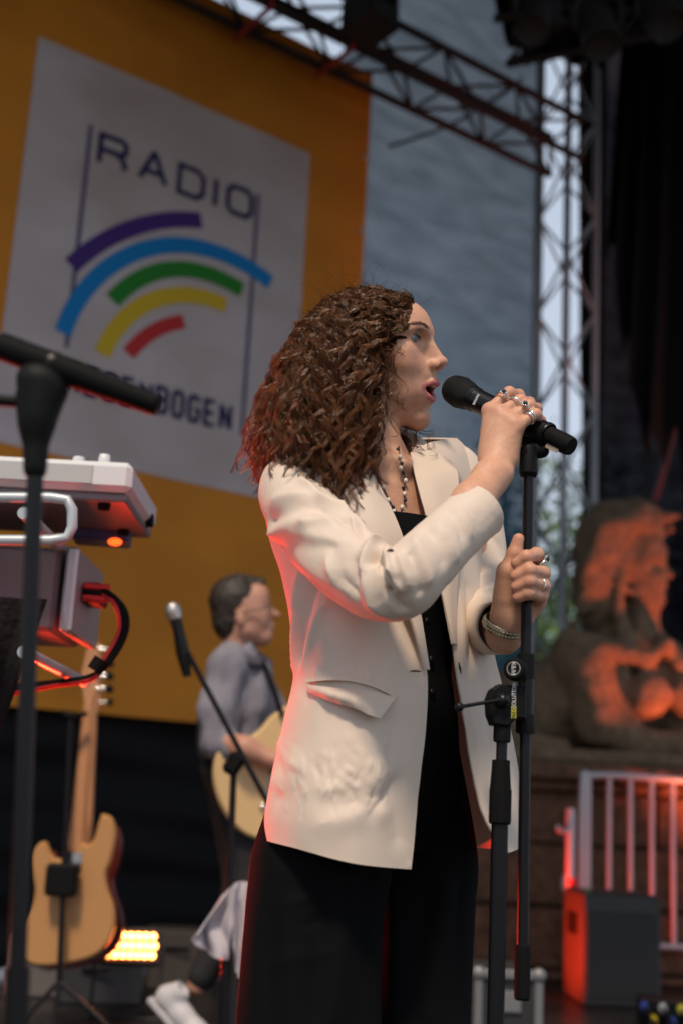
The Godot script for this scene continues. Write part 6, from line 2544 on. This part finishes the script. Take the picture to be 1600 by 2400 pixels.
	var b0 := pick(right_grid, 958, 1575) + to_b.z * 0.003 + to_b.x * 0.002
	var b1 := pick(right_grid, 981, 1575) + to_b.z * 0.003 + to_b.x * 0.002
	m.tube([b0, b0.lerp(b1, 0.5) + Vector3.UP * 0.0006, b1], [0.0008, 0.0014, 0.0008], 6)
	put(m, "buttonhole", mat("dark_thread_and_gap", Color(0.03, 0.025, 0.02), 0.9), jacket)
	m = Mb.new()
	var e0 := W(1074, 1552, 1.856)
	var e1 := W(1080, 1580, 1.857)
	m.tube([e0, e0.lerp(e1, 0.5), e1], [0.0006, 0.0018, 0.0006], 6)
	put(m, "buttonhole", mats["dark_thread_and_gap"], jacket)

	# --- the black top
	var tops := []
	for q in [[905, 1236, 1.965, 0.118, 0.114], [903, 1290, 1.965, 0.122, 0.126], [897, 1370, 1.965, 0.116, 0.120], [893, 1480, 1.965, 0.112, 0.110], [888, 1580, 1.965, 0.118, 0.112], [880, 1700, 1.965, 0.135, 0.125], [872, 1840, 1.965, 0.145, 0.12], [876, 1990, 1.965, 0.11, 0.085]]:
		var c := W(q[0], q[1], q[2])
		var ring := []
		for k in 25:
			var t := TAU * k / 24.0
			ring.append(c + to_b.x * cos(t) * q[3] + to_b.z * sin(t) * q[4])
		tops.append(ring)
	var tg := net(tops, 70, 90)
	ripple_noise(tg, 0.006, 12.0, 8)
	m = Mb.new()
	m.cloth(tg, 0.002)
	put(m, "top", blk, person)
	for q in [[1000, 1455, 1.878], [1010, 1545, 1.878], [1012, 1622, 1.872]]:
		var p := W(q[0], q[1], q[2])
		m = Mb.new()
		m.lathe([Vector2(0.0001, 0.003), Vector2(0.004, 0.003), Vector2(0.0055, 0.0015), Vector2(0.0055, 0)], along(p, to_b.z), 14)
		put(m, "button", mats["satin_black"], person)
	# --- trousers
	var tr := Node3D.new()
	tr.name = "trousers"
	person.add_child(tr)
	for leg in [
		[[790, 1780, 1.915, 118], [758, 2000, 1.895, 163], [742, 2100, 1.89, 163], [733, 2200, 1.885, 163], [727, 2320, 1.88, 167], [722, 2450, 1.875, 172], [716, 2700, 1.87, 182], [712, 2960, 1.86, 190]],
		[[945, 1760, 2.0, 128], [974, 2000, 2.03, 143], [974, 2100, 2.025, 140], [970, 2200, 2.02, 139], [965, 2320, 2.01, 138], [960, 2450, 2.0, 140], [980, 2700, 1.99, 126], [976, 2900, 1.985, 132]],
	]:
		var lg := sleeve(leg, 150, 120, 0.85)
		var segs := []
		var base_x: float = leg[3][0]
		var wd: float = leg[3][3]
		fold(lg, [
			[base_x + wd * 0.5, 2040, base_x + wd * 0.3, 2380, 0.022, 0.010], [base_x + wd * 0.15, 2100, base_x + wd * 0.0, 2390, 0.02, -0.008], [base_x - wd * 0.3, 2050, base_x - wd * 0.35, 2390, 0.025, 0.007],
			[base_x - wd * 0.6, 2150, base_x - wd * 0.65, 2390, 0.02, -0.006], [base_x - 60, 2120, base_x + 60, 2080, 0.010, 0.003], [base_x - 20, 2170, base_x + 80, 2130, 0.009, -0.003], [base_x - 90, 2260, base_x + 40, 2230, 0.012, 0.003],
			[base_x + wd * 0.8, 2050, base_x + wd * 0.72, 2390, 0.016, -0.006],
		], -1.0, true)
		tube_cloth(lg, "trouser_leg", blk, tr)


func tube_cloth(rows: Array, called: String, m: Material, parent: Node) -> void:
	var mb := Mb.new()
	mb.grid(rows, true, true)
	# turn the end in, so that the opening shows an inside
	var last: PackedVector3Array = rows[rows.size() - 1]
	var prev: PackedVector3Array = rows[rows.size() - 14]
	var ctr := Vector3.ZERO
	var pc := Vector3.ZERO
	for p in last: ctr += p / last.size()
	for p in prev: pc += p / prev.size()
	var e0 := PackedVector3Array()
	var e1 := PackedVector3Array()
	var e2 := PackedVector3Array()
	for k in last.size():
		var inw := (ctr - last[k]).normalized()
		e0.append(last[k])
		e1.append(last[k] + inw * 0.004)
		e2.append(prev[k] + (pc - prev[k]).normalized() * 0.005)
	mb.grid([e0, e1, e2], true, true)
	put(mb, called, m, parent)


func jewellery(person: Node) -> void:
	var silver := mat("silver", Color(0.72, 0.70, 0.66), 0.22, 1.0)
	# rings: [centre px, py, far, direction px, py, far, radius]
	var rl := [
		[[1176, 934, 1.806], [1192, 921, 1.815], 0.0112, true], [[1204, 947, 1.798], [1219, 939, 1.805], 0.0110, false], [[1226, 960, 1.789], [1238, 951, 1.795], 0.0106, true],
		[[1240, 980, 1.783], [1254, 971, 1.785], 0.0100, false], [[1244, 976, 1.784], [1256, 969, 1.786], 0.0098, false],
		[[1262, 1312, 1.800], [1255, 1300, 1.794], 0.0120, true], [[1262, 1371, 1.787], [1255, 1368, 1.780], 0.0108, false],
	]
	for q in rl:
		var c := WW(q[0])
		var d := (WW(q[1]) - c).normalized()
		var xf := along(c, d, cam_xf.basis.z)
		var pts := PackedVector3Array()
		var rd := PackedFloat32Array()
		for k in 25:
			var t := TAU * k / 24.0
			pts.append(xf * (Vector3(cos(t), 0, sin(t)) * q[2]))
			rd.append(0.0012)
		var m := Mb.new()
		m.tube(pts, rd, 6, false, 1.6)
		var ring := put(m, "ring", silver, person)
		if q[3]:
			var side := (cam_xf.basis.z * 0.75 + Vector3.UP * 0.6).normalized()
			side = (side - d * d.dot(side)).normalized()
			var p: Vector3 = c + side * (q[2] + 0.002)
			ball("stone", p, Vector3(0.004, 0.004, 0.004), mat("dark_stone", Color(0.03, 0.035, 0.05), 0.1), ring)
			for k in 8:
				var t := TAU * k / 8.0
				ball("bead", p + (d * cos(t) + side.cross(d) * sin(t)) * 0.0045 - side * 0.0005, Vector3.ONE * 0.0014, silver, ring)
	# bracelet on the left wrist
	var c := W(1180, 1466, 1.846)
	var ax := (W(1200, 1420, 1.83) - W(1176, 1490, 1.862)).normalized()
	var xf := along(c, ax)
	var rows := []
	for k in 4:
		var r := PackedVector3Array()
		var h: float = [-0.007, -0.006, 0.006, 0.007][k]
		var ra: float = [0.0268, 0.0285, 0.0285, 0.0268][k]
		for j in 40:
			var t := TAU * j / 40.0
			r.append(xf * Vector3(cos(t) * ra * 1.12, h, sin(t) * ra))
		rows.append(r)
	var m := Mb.new()
	m.grid(rows, true)
	m.grid([rows[3], rows[0]], true)
	var br := put(m, "bracelet", mat("pale_brass", Color(0.55, 0.50, 0.38), 0.3, 0.9), person)
	for j in 40:
		for k in 2:
			var t := TAU * j / 40.0
			ball("stud", xf * Vector3(cos(t) * 0.0287 * 1.12, -0.003 + 0.006 * k, sin(t) * 0.0287), Vector3.ONE * 0.0016, mats["pale_brass"], br)
	# necklace: chain with pearls and dark beads
	var nk := Node3D.new()
	nk.name = "necklace"
	person.add_child(nk)
	var chest := func(px: float, py: float) -> Vector3:
		var to := (W(px, py, 1.6) - W(px, py, 2.1)).normalized()
		return on_skin(W(px, py, 1.78), to, 0.002)
	var strands := [[[846, 1068], [872, 1101], [888, 1124], [903, 1154], [920, 1187], [934, 1203], [941, 1205]], [[934, 1045], [938, 1080], [946, 1110], [947, 1150], [944, 1185], [941, 1203]], [[941, 1202], [942, 1222], [945, 1240]]]
	var pearl := mat("pearl", Color(0.72, 0.66, 0.56), 0.18)
	var dark := mat("dark_bead", Color(0.03, 0.03, 0.038), 0.15)
	for sidx in 3:
		var pts := []
		for q in strands[sidx]:
			pts.append(chest.call(q[0], q[1]))
		var line := spline(pts, 40)
		m = Mb.new()
		var rad := PackedFloat32Array()
		rad.resize(40)
		rad.fill(0.0008)
		m.tube(line, rad, 5)
		put(m, "chain", mats["dark_bead"], nk)
		var cnt: int = [13, 12, 3][sidx]
		for k in cnt:
			var p := line[int((k + 0.6) / cnt * 39)]
			var d := 0.0034 if k % 2 else 0.0030
			ball("bead", p + Vector3((k % 3 - 1) * 0.0018, -0.004, 0.003), Vector3(d, d * 1.25 if k % 2 else d, d), pearl if k % 2 else dark, nk)


# ------------------------------------------------------------------ her hair
func hair(person: Node) -> void:
	var hm := mat("curly_hair", Color.WHITE, 0.3, 0.0, 0.6)
	hm.vertex_color_use_as_albedo = true
	hm.backlight_enabled = true
	hm.backlight = Color(0.85, 0.72, 0.62)
	var r := RandomNumberGenerator.new()
	r.seed = 2024
	var u := hd_u
	# scalp cap under the curls
	var s := Sdf.new()
	s.ell(H(0, 42, -22), hd_b, Vector3(104, 112, 126) * u, 0.02)
	s.ell(H(0, -30, -70), hd_b, Vector3(98, 120, 80) * u, 0.05)
	s.ell(H(70, -70, -60), hd_b, Vector3(50, 120, 75) * u, 0.05)
	s.ell(H(40, -150, -110), hd_b, Vector3(80, 110, 75) * u, 0.06)
	var m := Mb.new()
	m.col = Color(0.22, 0.095, 0.045)
	s.mesh(H(0, -60, -60) - Vector3.ONE * 0.27, H(0, -60, -60) + Vector3.ONE * 0.27, 0.007, m, 0.05)
	put(m, "hair_ground", hm, person)

	m = Mb.new()
	m.own_normals = true
	var ends := [      # direction round the head in degrees from the face (her right positive), where that hair ends
		[48.0, [852, 1085, 1.862]], [62.0, [836, 1145, 1.832]], [78.0, [818, 1182, 1.80]], [95.0, [780, 1150, 1.785]], [112.0, [722, 1095, 1.79]], [130.0, [662, 1085, 1.83]],
		[150.0, [605, 1100, 1.88]], [172.0, [602, 1080, 1.95]], [200.0, [640, 1070, 2.03]], [235.0, [760, 1060, 2.10]], [265.0, [880, 1080, 2.12]], [290.0, [925, 1085, 2.08]], [312.0, [925, 1075, 2.07]],
	]
	for n in 700:
		var az := r.randf_range(48.0, 312.0)
		if r.randf() < 0.5:
			az = r.randf_range(40.0, 165.0)
		var el := r.randf_range(-0.35, 1.3)
		if n % 4 == 0:
			el = r.randf_range(0.7, 1.5)
			az = r.randf_range(0.0, 360.0)
		var ar := deg_to_rad(az)
		var nd := Vector3(sin(ar) * cos(el), sin(el), cos(ar) * cos(el))
		# the hair line: nothing grows in front of it
		var p0 := on_skin(H(nd.x * 135, 35 + nd.y * 140, 5 + nd.z * 150), (hd_b * nd).normalized())
		var root: Vector3 = hd_b.transposed() * (p0 - hd_o) / u
		var limit := 90.0 if root.y > 95 else (94.0 if root.y > 25 else 94.0 - (25 - root.y) * 1.2)
		if root.z > limit + r.randfn() * 3.0:
			continue
		if az < 48.0: az = 48.0 + r.randf() * 40.0
		if az > 312.0: az = 312.0 - r.randf() * 30.0
		var q := 0
		while q < ends.size() - 2 and ends[q + 1][0] < az:
			q += 1
		var f: float = clampf((az - ends[q][0]) / (ends[q + 1][0] - ends[q][0]), 0, 1)
		var e0: Array = ends[q][1]
		var e1: Array = ends[q + 1][1]
		var endp := W(lerpf(e0[0], e1[0], f) + r.randfn() * 22, lerpf(e0[1], e1[1], f) + r.randfn() * 20, lerpf(e0[2], e1[2], f) + r.randfn() * 0.014)
		var outw := (hd_b * Vector3(nd.x, nd.y * 0.45, minf(nd.z, 0.15) - 0.15)).normalized()
		var len := r.randf_range(0.50, 1.04)
		if r.randf() < 0.6: len = r.randf_range(0.88, 1.08)
		var fluff := r.randf_range(0.5, 1.15) * (0.35 if az > 262.0 else 1.0)
		var p1 := p0 + outw * 42 * u * fluff + hd_b * Vector3(0, 14 * maxf(nd.y, 0.0), -18 - 0.55 * maxf(root.z, 0.0)) * u
		var p2 := p0.lerp(endp, 0.58) + outw * 58 * u * fluff + Vector3(-0.01, 0.012, 0)
		lock(m, r, p0, p1, p2, endp, len, 15, 1.0)
	# face-framing ringlets and the lock across the neck
	for q in [
		[[H(92, 60, 40)], [925, 800, 1.885], [915, 900, 1.862], [928, 962, 1.868]],
		[[H(94, 40, 30)], [912, 830, 1.885], [918, 930, 1.862], [905, 985, 1.862]],
		[[H(92, 20, 20)], [908, 900, 1.88], [935, 980, 1.866], [862, 1052, 1.862]],
		[[H(96, 20, 10)], [895, 900, 1.875], [905, 1000, 1.86], [838, 1092, 1.855]],
		[[H(-60, -60, 0)], [965, 1005, 1.99], [1015, 1030, 1.955], [985, 1075, 1.945]],
		[[H(-60, -60, 0)], [955, 1010, 1.98], [1010, 1045, 1.95], [1003, 1120, 1.94]],
		[[H(-60, -70, -10)], [960, 1010, 1.98], [985, 1060, 1.95], [970, 1130, 1.935]],
		[[H(-50, -70, -10)], [950, 1010, 1.97], [968, 1060, 1.945], [985, 1105, 1.935]],
	]:
		for k in (2 if q[1][0] < 940 else 1):
			var jit := Vector3(r.randfn(), r.randfn(), r.randfn()) * 0.006
			lock(m, r, q[0][0], WW(q[1]) + jit, WW(q[2]) + jit, WW(q[3]) + jit * 1.5, 1.0, 5, 0.8)
	# short soft curls along the hair line
	var made := 0
	for n in 1500:
		if made >= 80:
			break
		var el := r.randf_range(0.05, 1.2)
		var ar := deg_to_rad(r.randf_range(10.0, 78.0))
		var nd := Vector3(sin(ar) * cos(el), sin(el), cos(ar) * cos(el))
		var p0 := on_skin(H(nd.x * 135, 35 + nd.y * 140, 5 + nd.z * 150), (hd_b * nd).normalized())
		var root: Vector3 = hd_b.transposed() * (p0 - hd_o) / u
		var limit := 90.0 if root.y > 95 else (94.0 if root.y > 25 else 94.0 - (25 - root.y) * 1.2)
		if absf(root.z - limit) > 7.0 or root.y < 0:
			continue
		made += 1
		var o := (hd_b * nd).normalized()
		var fall := hd_b * Vector3(r.randf_range(0.0, 0.5), r.randf_range(-0.9, -0.1) if root.y < 90 else r.randf_range(-0.3, 0.4), -1.0).normalized()
		var l := r.randf_range(0.03, 0.06)
		lock(m, r, p0, p0 + o * 0.008 + fall * l * 0.3, p0 + o * 0.012 + fall * l * 0.7, p0 + o * 0.006 + fall * l - Vector3.UP * 0.01, 1.0, 7, 0.35)
	# fine hairs along the hair line
	for n in 200:
		var el := r.randf_range(0.1, 1.15)
		var ar := deg_to_rad(r.randf_range(15.0, 75.0))
		var nd := Vector3(sin(ar) * cos(el), sin(el), cos(ar) * cos(el))
		var p0 := on_skin(H(nd.x * 135, 35 + nd.y * 140, 5 + nd.z * 150), (hd_b * nd).normalized())
		var root: Vector3 = hd_b.transposed() * (p0 - hd_o) / u
		if absf(root.z - 94.0) > 9.0 or root.y < 10:
			continue
		var o := (hd_b * nd).normalized()
		var back := hd_b * Vector3(r.randf_range(-0.1, 0.5), r.randf_range(-0.5, 0.5), -1.0).normalized()
		var l := r.randf_range(0.015, 0.035)
		strand(m, [p0, p0 + back * l * 0.4 + o * 0.003, p0 + back * l * 0.8 + o * 0.005, p0 + back * l + o * 0.004], 8, 0.00022, Color(0.30, 0.13, 0.06), Color(0.30, 0.13, 0.06))
	# stray single hairs that stand off
	for n in 330:
		var ar := deg_to_rad(r.randf_range(40.0, 320.0))
		var el := asin(r.randf_range(-0.2, 0.99))
		var nd := Vector3(sin(ar) * cos(el), sin(el), cos(ar) * cos(el))
		var p0 := H(nd.x * 112, 42 + nd.y * 118, -24 + nd.z * 124)
		var o := (hd_b * Vector3(nd.x, nd.y, nd.z - 0.3)).normalized()
		var side := Vector3(r.randfn(), r.randfn(), r.randfn()).normalized()
		var l := r.randf_range(0.012, 0.042)
		strand(m, [p0, p0 + o * l * 0.6 + side * l * 0.4, p0 + o * l * 0.9 + side * l * 1.0, p0 + o * l * 0.7 + side * l * 1.5 - Vector3.UP * l * 0.2, p0 + o * l * 0.3 + side * l * 1.6 - Vector3.UP * l * 0.5], 14, 0.00017, Color(0.34, 0.16, 0.085), Color(0.34, 0.16, 0.085))
	put(m, "hair", hm, person)
	print("  hair ", m.i.size() / 3, " ", Time.get_ticks_msec())


func strand(m: Mb, ctrl: Array, count: int, rad: float, c0: Color, c1: Color) -> void:
	raw_strand(m, spline(ctrl, count), rad, c0, c1)


func raw_strand(m: Mb, pts: PackedVector3Array, rad: float, c0: Color, c1: Color) -> void:
	var count := pts.size()
	var st := m.v.size()
	var up := Vector3(0.31, 0.2, 0.93)
	for k in count:
		var t := (pts[mini(k + 1, count - 1)] - pts[maxi(k - 1, 0)]).normalized()
		var a := t.cross(up).normalized()
		var b := t.cross(a)
		var f := k / float(count - 1)
		var rr := rad * (1.0 - 0.75 * f * f)
		var c := c0.lerp(c1, f)
		var n1 := a * 0.5 + b * 0.866
		var n2 := a * 0.5 - b * 0.866
		m.v.append(pts[k] - a * rr); m.n.append(-a); m.c.append(c)
		m.v.append(pts[k] + n1 * rr); m.n.append(n1); m.c.append(c)
		m.v.append(pts[k] + n2 * rr); m.n.append(n2); m.c.append(c)
	for k in count - 1:
		var o := st + k * 3
		m.i.append_array([o, o + 3, o + 1, o + 1, o + 3, o + 4, o + 1, o + 4, o + 2, o + 2, o + 4, o + 5, o + 2, o + 5, o, o, o + 5, o + 3])


func lock(m: Mb, r: RandomNumberGenerator, p0: Vector3, p1: Vector3, p2: Vector3, p3: Vector3, len: float, strands: int, curl: float) -> void:
	var count := 28
	var path := PackedVector3Array()
	for k in count:
		path.append(p0.bezier_interpolate(p1, p2, p3, k / float(count - 1) * len))
	var total := 0.0
	for k in count - 1:
		total += path[k].distance_to(path[k + 1])
	var waves := total / r.randf_range(0.048, 0.075)
	var big := r.randf_range(0.0085, 0.0160) * curl
	var ph := r.randf() * TAU
	var hand := 1.0 if r.randf() < 0.5 else -1.0
	var tone := r.randf()
	var c0 := Color(0.38, 0.138, 0.058).lerp(Color(0.90, 0.46, 0.22), tone)
	var right := PackedVector3Array()
	var upv := PackedVector3Array()
	for k in count:
		var t := (path[mini(k + 1, count - 1)] - path[maxi(k - 1, 0)]).normalized()
		var a := t.cross(Vector3(0.2, 0.1, 0.97)).normalized()
		right.append(a)
		upv.append(t.cross(a))
	for n in strands:
		var off := Vector2.from_angle(r.randf() * TAU) * sqrt(r.randf()) * 0.0036
		var dp := r.randfn() * 0.22
		var pts := PackedVector3Array()
		pts.resize(count)
		var wob := r.randf() * TAU
		for k in count:
			var f := k / float(count - 1)
			var amp := big * smoothstep(0.0, 0.35, f) * (1.0 - 0.25 * f)
			var an := hand * TAU * waves * f + ph + dp
			var ox := cos(an) * amp + off.x * (0.4 + 0.9 * sin(PI * f)) + 0.0012 * sin(f * 31.0 + wob)
			var oy := sin(an) * amp + off.y * (0.4 + 0.9 * sin(PI * f))
			pts[k] = path[k] + right[k] * ox + upv[k] * oy
		var c := c0.lerp(Color(0.58, 0.25, 0.11), r.randf() * 0.25)
		raw_strand(m, pts, r.randf_range(0.00034, 0.00064), c, c)
